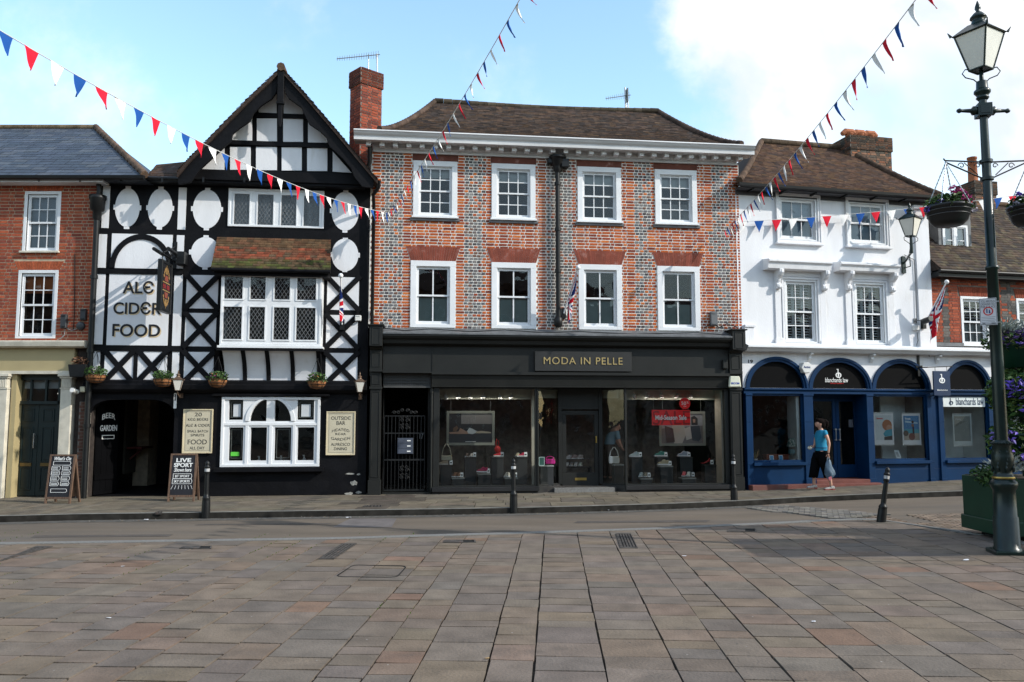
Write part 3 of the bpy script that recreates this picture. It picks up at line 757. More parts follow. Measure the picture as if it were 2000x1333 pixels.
# fittings on the brick wall
def junction(name, label, px, py, w, h, kind='box', F=FL, d=.0, mat=None, group=None, dep=.09):
    u, z = F.uz(px, py, d+.05); t = on(F, name, label, 'junction box', u, z, d, group); m = MB()
    if kind == 'box': m.box(-w/2, w/2, -dep, 0, -h/2, h/2)
    else: m.lathe([(w/2, 0), (w/2, .06), (w*.4, .085), (.02, .09)], (0, 0, 0), 16, m=Matrix.Rotation(R(90), 4, 'X'))
    m.build('casing', mat or M('grey_plastic', (.03, .033, .037), .5, var=.1), t, bevel=.012 if kind == 'box' else 0)
    if kind == 'box':
        m = MB(); m.box(-w*.3, w*.3, -dep-.01, -dep, -h*.42, -h*.36); m.box(-w*.3, w*.3, -dep-.01, -dep, h*.34, h*.4); m.build('ridge', mat or BLACKM, t)
    return t
junction('junction_box', 'tall grey plastic junction box beside the lower window of the brick house', 125, 628, .13, .31)
junction('junction_box', 'dark plastic box touching the black downpipe, above the round one', 163, 615, .12, .25)
junction('junction_box', 'round dark junction box on red brick beside the downpipe', 157, 637, .18, .18, 'round')
def cable(name, label, F, pts, r=.008, d=.02, col=None, cat='cable'):
    t = tag(MB().tube([F.w(*[(lambda q: (q[0], -d, q[1]))(F.uz(x, y, d))][0]) for x, y in pts], r, 5).build(name, col or M('grey_cable', (.3, .29, .28), .7), None), label, cat); return t
cable('cable', 'loose pale cables hanging under the boxes on the brick house', FL, [(127, 643), (126, 655), (118, 662), (112, 664)], .010)
cable('cable', 'pale cable sagging between the tall grey box and the round box', FL, [(130, 642), (140, 646), (150, 643), (156, 641)], .010)
cable('cable', 'thin dark cable running up the brick house wall between window and downpipe', FL, [(146, 496), (146, 560), (145, 620), (143, 646)], .008, col=BLACKM)
hp = MB(); hu, hz = FL.uz(190.5, 400, .12); pz = FL.uz(180, 974, .1)[1]
DP = thing('downpipe', 'black cast iron downpipe with round hopper between brick house and timbered pub', 'downpipe', FL.w(hu, -.12, 0))
m = MB(); m.lathe([(.05, hz-.38), (.09, hz-.3), (.09, hz-.16), (.15, hz-.12), (.155, hz+.08), (.18, hz+.12), (.18, hz+.2), (.14, hz+.2)], (0, 0, 0), 16); m.build('hopper', BLACKM, DP)
m = MB(); m.tube([(0, 0, hz+.2), (.03, 0, hz+.3), (-.02, .02, hz+.55)], .055, 10); m.tube([(0, 0, hz-.36), (0, 0, BASE)], .062, 10)
for f in (.25, .5, .75): m.lathe([(.08, hz*f-.04), (.08, hz*f+.04)], (0, 0, 0), 12)
m.build('pipe', BLACKM, DP)

# ================================================================ the timbered pub
F = FM; r = F.rect
PB = building('timbered_pub', 'black and white timber framed pub with steep front gable and bay window', 'pub', F)
pu0, pu1 = F.uz(178, 600)[0]-.05, F.uz(720, 600)[0]
pzt = F.uz(500, 352)[1]
PASS = (F.uz(171, 880)[0], F.uz(338, 880)[0], BASE, F.uz(255, 781)[1])
gw = r(432, 776, 625, 912); uw = r(446, 371, 633, 445); bw = r(431, 536, 628, 676, .38)
cr_ = .32
po = [(PASS[0], BASE), (PASS[1], BASE), (PASS[1], PASS[3]-cr_)]+[(PASS[1]-cr_*1.5+cr_*1.5*math.cos(a), PASS[3]-cr_+cr_*math.sin(a)) for a in [R(x) for x in range(15, 91, 15)]]+[(PASS[0]+cr_*1.5+cr_*1.5*math.cos(a), PASS[3]-cr_+cr_*math.sin(a)) for a in [R(x) for x in range(90, 180, 15)]]+[(PASS[0], PASS[3]-cr_)]
outer = [(pu0, BASE), (PASS[0], BASE)]+[p for p in reversed(po[2:])]+[(PASS[1], BASE), (pu1, BASE), (pu1, pzt), (pu0, pzt)]
bh = (bw[0]+.12, bw[1]-.12, bw[2]+.15, bw[3]-.1)
m = MB(); m.plate(outer, [rc((gw[0]+.05, gw[1]-.05, gw[2]+.05, gw[3]-.05)), rc((uw[0]+.04, uw[1]-.04, uw[2]+.04, uw[3]-.04)), rc(bh)], 0, .22)
m.build('wall', BLACKT, PB)
# white plaster panels
P = MB(); Y0 = -.012
def pan(*a, d=0): P.box(*[v for v in (lambda b: (b[0], b[1], Y0, 0, b[2], b[3]))(r(*a))])
for a in ((200, 364, 214, 446), (190.5, 458, 208, 523.5), (183.5, 536, 203.5, 673), (180, 685, 195, 748), (348, 367, 363.5, 449), (344.5, 460, 359, 525), (338.5, 537, 355, 676), (336, 687, 349.5, 748),
          (217.5, 458, 336.5, 525), (211, 536.6, 330, 675), (204, 685, 261, 748), (269, 685, 326, 748),
          (364, 538, 426, 603), (361.5, 612, 422, 677), (359.5, 688, 417, 748), (639, 542, 701, 606), (637, 616, 698.5, 680), (636, 690, 698, 751)): pan(*a)
def oval(cx, cy, rx, ry, ex, ey):
    u, z = F.uz(cx, cy); k = F.uz(cx+rx, cy)[0]-u; kz = z-F.uz(cx, cy+ry)[1]; e1 = F.uz(cx+ex, cy)[0]-u; e2 = z-F.uz(cx, cy+ey)[1]
    P.prism(ell(u, z, k, kz, 36), Y0, 0)
    s = .055
    P.box(u-e1, u-k*.97, Y0, 0, z-s, z+s); P.box(u+k*.97, u+e1, Y0, 0, z-s, z+s); P.box(u-s, u+s, Y0, 0, z+kz*.97, z+e2); P.box(u-s, u+s, Y0, 0, z-e2, z-kz*.97)
oval(249, 406, 24, 38, 27, 42); oval(313, 407, 24, 38, 27, 42); oval(404.5, 409, 27.5, 38, 31, 41.5); oval(674.5, 413, 26.5, 38, 30, 42)
oval(401.5, 493.5, 28, 30, 32, 33.5); oval(674, 498.5, 26, 32, 29, 33.5)
build_each(P, 'plaster_panel', PLASTER, PB)
T = MB()
def xb(*a, w=.115):
    b = r(*a)
    T.beam((b[0]-.03, b[2]-.03), (b[1]+.03, b[3]+.03), w, -.045, 0); T.beam((b[0]-.03, b[3]+.03), (b[1]+.03, b[2]-.03), w, -.043, 0)
for a in ((204, 685, 261, 748), (269, 685, 326, 748), (364, 538, 426, 603), (361.5, 612, 422, 677), (359.5, 688, 417, 748), (639, 542, 701, 606), (637, 616, 698.5, 680), (636, 690, 698, 751)): xb(*a)
# arched brace over the lettered panel
ab = r(217.5, 458, 336.5, 525); ucx = (ab[0]+ab[1])/2; rx = (ab[1]-ab[0])/2+.02; rz_ = ab[3]-ab[2]
o_ = ell(ucx, ab[2], rx, rz_, 25, 0, math.pi); i_ = ell(ucx, ab[2], rx-.11, rz_-.12, 25, 0, math.pi)
T.prism(o_+i_[::-1], -.035, 0)
for y in (530, 681):                                                 # long rails
    b0, b1 = F.uz(185, y), F.uz(357, y); T.box(b0[0], b1[0], -.03, 0, b0[1]-.055, b0[1]+.055)
for x, ya, yb in ((265, 684, 750),): b0 = r(x-4, ya, x+4, yb); T.box(b0[0], b0[1], -.03, 0, b0[2], b0[3])
build_each(T, 'timber', BLACKT, PB)
m = MB(); zz = F.uz(430, 760)[1]                                      # storey beam above the ground floor
m.mould([(0, zz+.2), (-.1, zz+.17), (-.1, zz+.1), (-.15, zz+.08), (-.15, zz-.02), (-.08, zz-.09), (0, zz-.1)], pu0, pu1)
m.build('storey_beam', BLACKT, PB, bevel=.008)
m = MB(); m.box(gw[0]-.2, gw[1]+.2, -.1, -.0, gw[3]+.02, gw[3]+.07); m.box(gw[0]-.1, gw[1]+.1, -.16, 0, gw[2]-.1, gw[2]-.01); build_each(m, 'window_ledge', BLACKT, PB)
# jettied beam under the gable, gable wall, barge boards, roof
D = .3
gb = r(352, 335, 712, 358, D); m = MB(); m.box(gb[0]-.05, gb[1]+.1, -D, 0, gb[2]+.03, gb[3]); m.box(gb[0], gb[1], -D+.04, 0, gb[2]-.03, gb[2]+.03); m.build('jetty_beam', BLACKT, PB, bevel=.01)
def z2(x, y): return x/3.507+340, y/3.507+100
def gp(pts, d): return [F.uz(*z2(x, y), d) for x, y in pts]
ap = F.uz(550, 130, .6); el_, er_ = F.uz(343, 337, .6), F.uz(740, 354, .6)
gwl = [F.uz(352, 338, D-.12), F.uz(712, 338, D-.12)]; apw = (ap[0], ap[1]-.12)
m = MB(); m.prism([(gwl[0][0], gwl[0][1]-.1), (gwl[1][0], gwl[1][1]-.1), (gwl[1][0]+.1, gwl[0][1]+.1), apw, (gwl[0][0]-.05, gwl[0][1]+.1)], -D+.12, .1); m.build('gable_wall', BLACKT, PB)
G = MB(); g0, g1 = -D+.1, -D+.12; dd = D-.12
for poly in ([(185, 818), (345, 670), (345, 818)], [(385, 660), (525, 660), (525, 815), (385, 815)], [(562, 660), (705, 660), (705, 818), (562, 818)], [(738, 662), (875, 662), (875, 820), (738, 820)], [(912, 668), (1050, 668), (1050, 824), (912, 824)], [(1087, 690), (1215, 835), (1087, 828)],
             [(400, 615), (400, 560), (535, 440), (535, 617)], [(568, 464), (705, 464), (705, 620), (568, 620)], [(748, 466), (884, 466), (884, 624), (748, 624)], [(918, 440), (1050, 580), (1050, 630), (918, 628)],
             [(580, 430), (580, 370), (703, 260), (703, 430)], [(752, 432), (752, 250), (885, 370), (885, 433)]):
    G.prism(gp(poly, dd), g0, g1)
build_each(G, 'gable_panel', PLASTER, PB)
T = MB()
zs = [F.uz(*z2(725, 642), dd)[1], F.uz(*z2(725, 448), dd)[1]]
for z, hw in zip(zs, (1.22, .62)): T.box(ap[0]-hw, ap[0]+hw, g0-.04, g0, z-.05, z+.05)
build_each(T, 'gable_rail', BLACKT, PB)
bo = MB()
inL = [(700, 285), (665, 330), (590, 378), (545, 425), (520, 480), (440, 535), (402, 568), (388, 620), (300, 690), (180, 810), (110, 900), (30, 915), (25, 840)]
outL = [(722, 125), (500, 335), (250, 590), (100, 742), (25, 835)]
bo.prism(gp(outL[:-1]+[(22, 838)]+inL[::-1][1:], .6), -.6, -.53)
inR = [(760, 285), (785, 325), (870, 385), (900, 450), (925, 500), (1000, 550), (1040, 590), (1062, 650), (1150, 730), (1210, 800), (1232, 860), (1290, 930), (1362, 938), (1368, 870)]
outR = [(738, 125), (900, 300), (1100, 535), (1250, 715), (1368, 860)]
bo.prism(gp(outR[:-1]+[(1370, 862)]+inR[::-1][1:], .6), -.597, -.53)
build_each(bo, 'barge_board', BLACKT, PB, bevel=.006)
m = MB(); fz1 = F.uz(*z2(732, 128), .65)[1]; fz0 = F.uz(*z2(732, 518), .65)[1]; fm = F.uz(*z2(728, 350), .65)[1]
m.box(ap[0]-.07, ap[0]+.07, -.67, -.6, fm, fz1-.05); m.box(ap[0]-.085, ap[0]+.085, -.69, -.6, fm-.05, fm); m.prism([(ap[0]-.05, fm-.05), (ap[0]-.045, fz0+.1), (ap[0]-.015, fz0), (ap[0]+.015, fz0), (ap[0]+.045, fz0+.1), (ap[0]+.05, fm-.05)], -.66, -.6)
m.build('finial', BLACKT, PB, bevel=.008)
def tcol(t, x, rg): return jit(rg.choice([(.105, .07, .052), (.085, .06, .048), (.13, .08, .055), (.075, .062, .05)]), .22, rg)
sl_ = [z2(x, y) for x, y in ((22, 833), (95, 744), (250, 588), (500, 332), (735, 112))]; sr_ = [z2(x, y) for x, y in ((1395, 880), (1250, 708), (1100, 528), (900, 295), (735, 112))]
LP_ = [F.uz(x, y, .65) for x, y in sl_]; RP_ = [F.uz(x, y, .65) for x, y in sr_]
apx = (ap[0], max(LP_[-1][1], RP_[-1][1])); LP_[-1] = apx; RP_[-1] = apx
def pl(P, t, y):
    k = t*(len(P)-1); i = min(int(k), len(P)-2); f = k-i; return Vector((P[i][0]+(P[i+1][0]-P[i][0])*f, y, P[i][1]+(P[i+1][1]-P[i][1])*f))
m = MB(); m.prism(LP_+[(x+.0, z-.1) for x, z in LP_[::-1]], -.66, 5.5, (.07, .05, .042)); m.prism(RP_+[(x, z-.1) for x, z in RP_[::-1]], -.655, 5.5, (.07, .05, .042))
tiles(m, lambda t: pl(LP_, t, 5.5), lambda t: pl(LP_, t, -.68), 34, .17, tcol, lift=.03, seed=8); tiles(m, lambda t: pl(RP_, t, -.68), lambda t: pl(RP_, t, 5.5), 34, .17, tcol, lift=.03, seed=9)
for i in range(18): y = -.7+i*.34; m.tube([(apx[0], y, apx[1]+.0), (apx[0], y+.33, apx[1]+.01)], .095, 8, jit((.15, .10, .07), .25))
m.build('gable_roof', TILE, PB)
# low tiled roof left of the gable, flat rear
m = MB(); a0, a1 = Vector((*[F.uz(284, 347, .3)[0]], -.3, F.uz(284, 347, .3)[1])), Vector((F.uz(352, 345, .3)[0], -.3, F.uz(300, 345, .3)[1]))
b0 = Vector((F.uz(306, 322, -1.2)[0], 1.2, F.uz(306, 322, -1.2)[1])); b1 = Vector((F.uz(380, 314, -1.2)[0], 1.2, F.uz(370, 314, -1.2)[1]))
tiles(m, lambda t: a0.lerp(b0, t), lambda t: a1.lerp(b1, t), 10, .17, tcol, seed=4); m.add([a0, a1, b1, b0, a0-Vector((0, 0, .06)), a1-Vector((0, 0, .06)), b1+Vector((0, 2, -.8)), b0+Vector((0, 2, -.8))], [(0, 1, 2, 3), (4, 5, 1, 0), (3, 2, 6, 7)], (.07, .05, .04))
m.build('roof', TILE, PB)
m = MB(); gz_ = F.uz(300, 349, .3)[1]; m.tube([(F.uz(192, 349, .3)[0], -.32, gz_), (a1.x, -.32, gz_)], .045, 8); m.box(pu0, a1.x, -.3, -.02, gz_-.06, gz_+.02)
xr_, zr_ = F.uz(739, 366, .62); m.tube([(xr_+.02, -.6, zr_+.16), (xr_, -.58, zr_), (xr_-.12, -.4, zr_-.12), (xr_-.12, -.12, zr_-.3), (xr_-.12, -.08, F.uz(718, 735)[1])], .04, 8); build_each(m, 'gutter', BLACKM, PB)
m = MB(); m.box(pu0+.02, pu1-.02, 3.5, 6, BASE, pzt-.1); m.box(pu0, pu1, .23, 6, pzt-.12, pzt-.03); m.build('rear_block', BLACKT, PB)
# rooms
zmid = F.uz(500, 755)[1]
room(PB, PASS[1]+.25, pu1-.03, BASE, zmid, .22, 3.3); room(PB, pu0+.03, pu1-.03, zmid+.05, pzt-.15, .22, 3)
# ---- upper casement window
def casement(b, box, lights, y, fr=.06, mat=WHITE, ledge=True, leaded=True, name='window', mull=None, blindmat=None, leadw=.009, ddx=.085, ddz=.13):
    m = MB(); m.box(box[0], box[1], y-.03, y+.06, box[2], box[2]+fr); m.box(box[0], box[1], y-.03, y+.06, box[3]-fr, box[3])
    zs_ = sorted(set((l[2], l[3]) for l in lights))
    m.box(box[0], box[0]+fr, y-.03, y+.06, box[2]+fr, box[3]-fr); m.box(box[1]-fr, box[1], y-.03, y+.06, box[2]+fr, box[3]-fr)
    # board between lights cut from one plate
    m.plate(rc((box[0]+fr, box[1]-fr, box[2]+fr, box[3]-fr)), [rc(l) for l in lights], y-.012, y+.045)
    w = m.build(name, mat, b, bevel=.004)
    s = MB(); p = MB(); ld = MB()
    for l in lights:
        i = frame4(s, l, .028, y-.026, y+.02)
        p.quad((i[0], y+.01, i[2]), (i[1], y+.01, i[2]), (i[1], y+.01, i[3]), (i[0], y+.01, i[3]))
        if leaded: lead(ld, i, y+.002, ddx, ddz, leadw)
    s.build('casement', mat, w); p.build('pane', GLASS, w)
    if leaded: ld.build('leading', M('lead_strip', (.16, .165, .17), .5, var=.2), w)
    if blindmat:
        q = MB(); q.quad((box[0]+fr, y+.2, box[2]), (box[1]-fr, y+.2, box[2]), (box[1]-fr, y+.2, box[3]), (box[0]+fr, y+.2, box[3])); q.build('curtain', blindmat, w)
    return w
CURT = M('net_curtain', (.13, .14, .15), .9, var=.35, vs=1.5, stretch=(6, 1, 1), col2=(.3, .3, .31), c2s=1.2)
ls = [r(x0-2, 377, x1+2, 442) for x0, x1 in ((457, 488), (503, 534.5), (549, 579.5), (593, 624.6))]
ls = [(a, b_, ls[0][2], ls[0][3]) for a, b_, _, _ in ls]
casement(PB, uw, ls, .0, fr=.05, blindmat=CURT)
# ---- projecting bay
BD = .38
xs_ = [(438, 475), (489, 519.5), (536, 567), (580, 618)]
lt = [(lambda q: q)(r(a-2, 539, b_+2, 587.5, BD)) for a, b_ in xs_]; lb_ = [r(a-2, 598, b_+2, 666, BD) for a, b_ in xs_]
lt = [(a, b_, lt[1][2], lt[1][3]) for a, b_, _, _ in lt]; lb_ = [(lt[i][0], lt[i][1], lb_[1][2], lb_[1][3]) for i in range(4)]
bayw = casement(PB, bw, lt+lb_, -BD, fr=.05, name='bay_window')
m = MB(); m.box(bw[0], bw[0]+.05, -BD+.06, 0, bw[2], bw[3]); m.box(bw[1]-.05, bw[1], -BD+.06, 0, bw[2], bw[3]); m.box(bw[0]-.04, bw[1]+.04, -BD-.05, 0, bw[2]-.05, bw[2]); m.build('bay_sides', WHITE, bayw)
m = MB(); m.box(bw[0]-.06, bw[1]+.05, -BD-.04, 0, bw[2]-.11, bw[2]-.05); m.build('bay_base', BLACKT, PB)
# coved plaster under the bay
cvz1 = bw[2]-.11; cvz0 = F.uz(530, 750)[1]
m = MB(); cv = [(-(BD)*(1-math.sin(a)), cvz0+(cvz1-cvz0)*(1-math.cos(a))**.8) for a in [R(x) for x in range(0, 91, 9)]]
cv = [(-.0-BD*.9*(t**2.2), cvz0+(cvz1-cvz0)*t) for t in [i/10 for i in range(11)]]
m.mould(cv+[(0, cvz1)], bw[0]+.05, bw[1]-.1); m.build('coving', PLASTER, PB)
m = MB()
for x in (429, 479.5, 525.5, 573, 624):
    u = F.uz(x, 718)[0]+.0; m.mould([(y-.03, z) for y, z in cv]+[(0, cvz1), (0, cvz0)], u-.045, u+.045)
build_each(m, 'coving_rib', BLACKT, PB)
# tiled canopy over the bay
ct = r(424, 466, 648, 470, .02); cb0 = r(412, 522, 646, 526, .55)
m = MB(); A0, A1, B0, B1 = Vector((cb0[0], -.56, cb0[2])), Vector((cb0[1], -.56, cb0[2])), Vector((ct[0]-.0, -.01, ct[3])), Vector((ct[1]-.02, -.01, ct[3]))
def ccol(t, x, rg):
    if t < .3: c = rg.choice([(.10, .085, .03), (.075, .07, .035), (.13, .09, .05), (.085, .10, .03)])
    elif t < .62: c = rg.choice([(.24, .075, .04), (.30, .085, .045), (.17, .075, .045), (.12, .08, .05), (.2, .09, .05)])
    else: c = rg.choice([(.14, .085, .045), (.17, .09, .05), (.12, .08, .045)])
    return jit(c, .25, rg)
tiles(m, lambda t: A0.lerp(B0, t), lambda t: A1.lerp(B1, t), 13, .15, ccol, lift=.02, seed=12)
m.add([A0, A1, B1, B0, A0-Vector((0, 0, .05)), A1-Vector((0, 0, .05)), Vector((B1.x, 0, A1.z-.05)), Vector((B0.x, 0, A0.z-.05))], [(0, 1, 2, 3), (4, 5, 1, 0), (1, 5, 6, 2), (0, 3, 7, 4), (4, 7, 6, 5)], (.06, .045, .035))
m.build('canopy_roof', TILE, PB)
m = MB(); m.box(A0.x+.05, A1.x-.05, -.5, 0, A0.z-.14, A0.z-.055); m.tube([(A0.x+.02, -.6, A0.z-.04), (A1.x, -.6, A0.z-.04)], .04, 8); m.build('canopy_soffit', BLACKT, PB)
# ---- ground floor window: arched middle lights
W_ = MB(); L4 = [(447, 475), (489, 521), (536, 568.5), (581, 613.5)]
lo = [r(a, 835, b_, 900) for a, b_ in L4]; lo = [(a, b_, lo[1][2], lo[1][3]) for a, b_, _, _ in lo]
up = [r(a, 779, b_, 823) for a, b_ in L4]; uz0, uz1 = up[1][2], up[1][3]
cxa = (up[1][0]+up[2][1])/2; ra = (up[2][1]-up[1][0])/2
gp_ = (up[2][0]-up[1][1])/2
arcL = [(up[1][0], uz0), (up[1][1], uz0), (up[1][1], uz0+(uz1-uz0)*math.sqrt(max(0, 1-(gp_/ra)**2)))]+[(cxa+ra*math.cos(a), uz0+(uz1-uz0)*math.sin(a)) for a in [R(x) for x in range(105, 180, 9)]]
arcR = [(2*cxa-x, z) for x, z in arcL][::-1]
y = .0
frame4(W_, gw, .06, -.05, .12)
W_.plate(rc((gw[0]+.06, gw[1]-.06, gw[2]+.06, gw[3]-.06)), [rc(q) for q in lo]+[rc((up[0][0], up[0][1], uz0+.03, uz1-.02)), rc((up[3][0], up[3][1], uz0+.03, uz1-.02)), arcL, arcR], -.02, .1)
zt_ = (uz0+lo[0][3])/2; W_.box(gw[0]+.06, gw[1]-.06, -.04, -.02, zt_-.03, zt_+.03)
for i in range(3): x = (lo[i][1]+lo[i+1][0])/2; W_.box(x-.035, x+.035, -.04, -.02, gw[2]+.06, zt_-.03)
W_.prism([(cxa+(ra+.1)*math.cos(a), uz0+.0+(uz1-uz0+.04)*math.sin(a)) for a in [R(x) for x in range(0, 181, 9)]]+[(cxa+(ra+.01)*math.cos(a), uz0+(uz1-uz0+.0)*math.sin(a)) for a in [R(x) for x in range(180, -1, -9)]], -.045, -.02)
gwo = W_.build('window', WHITE, PB, bevel=.004)
m = MB(); ld = MB()
for q in lo+[(up[0][0], up[0][1], uz0, uz1), (up[3][0], up[3][1], uz0, uz1), (up[1][0], up[2][1], uz0, uz1)]:
    m.quad((q[0], .05, q[2]), (q[1], .05, q[2]), (q[1], .05, q[3]), (q[0], .05, q[3]))
m.build('pane', GLASS, gwo)
for q in (lo[0], lo[2], (up[0][0], up[0][1], uz0+.03, uz1-.02), (up[3][0], up[3][1], uz0+.03, uz1-.02)):
    frame4(ld, (q[0]+.04, q[1]-.04, q[2]+.05, q[3]-.05), .008, .04, .046)
ld.build('leading', M('lead_border', (.12, .13, .12), .5), gwo)
s_ = MB(); s_.box(up[0][0]+.09, up[0][1]-.06, .035, .04, uz0+.1, uz1-.12); s_.build('notice', M('paper', (.5, .52, .54), .8), gwo)
s_ = MB(); s_.box(up[3][0]+.08, up[3][1]-.08, .035, .04, uz0+.1, uz1-.12); s_.build('notice', M('paper_b', (.5, .52, .54), .8), gwo)
s_ = MB(); s_.box(lo[0][0]+.04, lo[0][0]+.22, .035, .04, lo[0][2]+.1, lo[0][2]+.19); s_.build('green_card', M('green_card', (.1, .5, .05), .7), gwo)
# ---- passage into the beer garden
pd = 6.5
m = MB(); pz = PASS[3]+.05
m.quad((PASS[1]+.02, .22, BASE), (PASS[1]+.02, .22, pz), (PASS[1]+.02, pd, pz), (PASS[1]+.02, pd, BASE)); m.quad((PASS[0]-.02, .22, pz), (PASS[1]+.02, .22, pz), (PASS[1]+.02, pd, pz), (PASS[0]-.02, pd, pz)); m.quad((PASS[0]-.02, .22, BASE), (PASS[0]-.02, pd, BASE), (PASS[0]-.02, pd, pz), (PASS[0]-.02, .22, pz)); m.quad((PASS[0], pd, BASE), (PASS[1], pd, BASE), (PASS[1], pd, pz), (PASS[0], pd, pz))
m.quad((PASS[0], .2, PAV+.01), (PASS[1], .2, PAV+.01), (PASS[1], pd, PAV+.01), (PASS[0], pd, PAV+.01))
m.build('passage', BLACKT, PB)
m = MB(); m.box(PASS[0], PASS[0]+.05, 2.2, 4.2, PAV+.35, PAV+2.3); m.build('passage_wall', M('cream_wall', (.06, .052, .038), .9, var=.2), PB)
m = MB(); m.box(PASS[0]+.05, PASS[0]+.4, 2.3, 3.2, PAV+.95, PAV+1.0); m.beam((PASS[0]+.06, PAV+.7), (PASS[0]+.35, PAV+.95), .04, 2.5, 2.55); m.build('passage_shelf', M('red_shelf', (.12, .02, .015), .6), PB)
gt = MB(); Rm = Matrix.Translation((PASS[0]+.03, .28, 0)) @ Matrix.Rotation(R(62), 4, 'Z')
gt.box(0, .62, -.03, .03, PAV+.03, PAV+2.25, m=Rm)
for k in range(4): gt.box(.02+k*.15, .025+k*.15, -.036, -.03, PAV+.1, PAV+2.2, m=Rm)
gt.box(.0, .62, -.05, -.03, PAV+.35, PAV+.47, m=Rm)
gto = gt.build('passage_gate', M('gate_black', (.002, .002, .0025), .8, spec=.05, var=.3), PB)
text('lettering', 'BEER', (.14, .5, PAV+1.66, PAV+1.78), -.04, CHALK, gto, bold=.02, arc=.05, m=Rm); text('lettering', 'GARDEN', (.1, .56, PAV+1.42, PAV+1.55), -.04, CHALK, gto, bold=.02, m=Rm)
m = MB(); frame4(m, (.16, .5, PAV+1.24, PAV+1.33), .015, -.042, -.036)
m.V = [tuple(Rm @ Vector(v)) for v in m.V]; m.build('lettering', CHALK, gto)
# brick pier at the left of the passage
m = MB(); pp = F.uz(150, 880, .1)[0], F.uz(168, 880, .1)[0]; m.box(pp[0], pp[1], -.08, .25, BASE, PASS[3]-.05); pr = m.build('brick_pier', MORTARD, PB)
m = MB(); bricks(m, pp[0], pp[1], BASE, PASS[3]-.05, [], lambda u, z, h, rg: jit((.10, .05, .035), .3, rg), y0=-.087, y1=-.08, seed=3); m.build('pier_bricks', BRICK, pr)
# flaked plaster patches near the ground
m = MB(); rg = random.Random(3)
for cx, cy, w, h in ((692, 944, 9, 5), (683, 926, 10, 1.6), (700, 927, 4, 2), (680, 965, 10, 3.5), (700, 962, 7, 3)):
    u, z = F.uz(cx, cy, .01); n = 13; k = .0119
    m.prism([(u+w*k*.9*math.cos(2*math.pi*i/n)*rg.uniform(.5, 1.1), z+h*k*1.1*math.sin(2*math.pi*i/n)*rg.uniform(.5, 1.1)) for i in range(n)], -.006, 0)
build_each(m, 'flaked_paint', M('flaked_render', (.3, .29, .26), .9, var=.4, vs=20), PB)
# ================================================================ the chequered brick building with the charcoal shopfront
F = FM; r = F.rect
MO = building('chequered_brick_building', 'red and blue chequered brick building with hipped roof above the charcoal shopfront', 'shop building', F)
mu0, mu1 = pu1, F.uz(1449, 600)[0]
mz1 = F.uz(1085, 308)[1]; mz0 = F.uz(1085, 645)[1]
UP = [r(807, 316, 893, 427.5), r(960, 322, 1045.6, 432), r(1127.7, 327.5, 1212.8, 435.7), r(1279, 331.5, 1360.7, 439)]
LO = [r(801.5, 511, 889.6, 638), r(959.7, 514, 1047, 640.5), r(1130, 518, 1214.8, 646.8), r(1284, 519.6, 1367, 649)]
for A in (UP, LO):                                                  # one height for each storey
    a = sum(q[2] for q in A)/4; b_ = sum(q[3] for q in A)/4; A[:] = [(q[0], q[1], a, b_) for q in A]
holes = []
VEN = [(.75, 1.0, BLINDW)]
for i, q in enumerate(UP):
    bl = {0: [(.8, 1.0, BLINDW)], 1: [(.76, 1.0, BLINDW)], 2: [(.76, 1.0, BLINDW)], 3: [(.76, 1.0, BLINDW), (0, .4, M('pale_shade', (.2, .18, .17), .9, var=.5, vs=3))]}[i]
    _, h = sash(MO, q, cols=3, rows=(2, 2), d=.03, fr=.125, rail=.035, bar=.022, blind=bl, sill=.05); holes.append(h)
for i, q in enumerate(LO):
    _, h = sash(MO, q, cols=2, rows=(1, 1), d=.03, fr=.13, rail=.04, bar=.03, blind=[(0, .5 if i < 3 else .42, BLINDG)], sill=0); holes.append(h)
m = MB(); m.plate(rc((mu0, mu1, mz0, mz1)), [rc(h) for h in holes], 0, .3); m.build('wall', MORTAR, MO)
ex = list(UP)+list(LO); ar = MB(); RUB = (.20, .048, .028)
dark = MB()
for q in UP:
    ar.box(q[0]-.02, q[1]+.02, -.012, 0, q[3]+.005, mz1-.03, (.13, .042, .028)); ex.append((q[0]-.02, q[1]+.02, q[3], mz1)); dark.box(q[0]-.06, q[1]+.06, -.05, 0, q[2]-.07, q[2]-.012)
    ex.append((q[0]-.02, q[1]+.02, q[2]-.07, q[2]))
lint = []
for q in LO:
    n = 21; H = .335; sp = .11
    for i in range(n):
        f0, f1 = i/n, (i+1)/n; x0 = q[0]-.0+(q[1]-q[0])*f0; x1 = q[0]+(q[1]-q[0])*f1
        ar.prism([(x0+.0015, q[3]+.004), (x1-.0015, q[3]+.004), (x1-.0015+(f1-.5)*2*sp, q[3]+H), (x0+.0015+(f0-.5)*2*sp, q[3]+H)], -.013, 0, jit(RUB, .16))
    ex.append((lambda q: (lambda z: (q[0]-.11*(z-q[3])/.335-.008, q[1]+.11*(z-q[3])/.335+.008) if q[3] < z < q[3]+.345 else None))(q))
build_each(ar, 'window_arch', M('rubbed_brick', (1, 1, 1), .85, var=.2, vs=5, usecol=True, col2=(.30, .19, .17), c2s=5, c2t=(.56, .8), bump=.2), MO)
build_each(dark, 'window_ledge', GREYFIN, MO)
GR = [(F.uz(a, 560)[0], F.uz(b_, 560)[0]) for a, b_ in ((745, 788), (903, 944), (1062, 1116), (1231, 1272), (1385, 1424))]
UA = UP[0][2]-.1; UB = LO[0][3]+.36
def ingr(u, z):
    for k, (a, b_) in enumerate(GR):
        w_ = .0 if k != 2 else .05
        if UB-.05 < z < UA and k in (1, 3): a, b_ = a+.02, b_-.05
        if a-w_ < u < b_+w_: return k+1
    return 0
stn = lambda u, z: max(0, 1-abs(u-.0)/.75) if z > LO[0][2] else 0
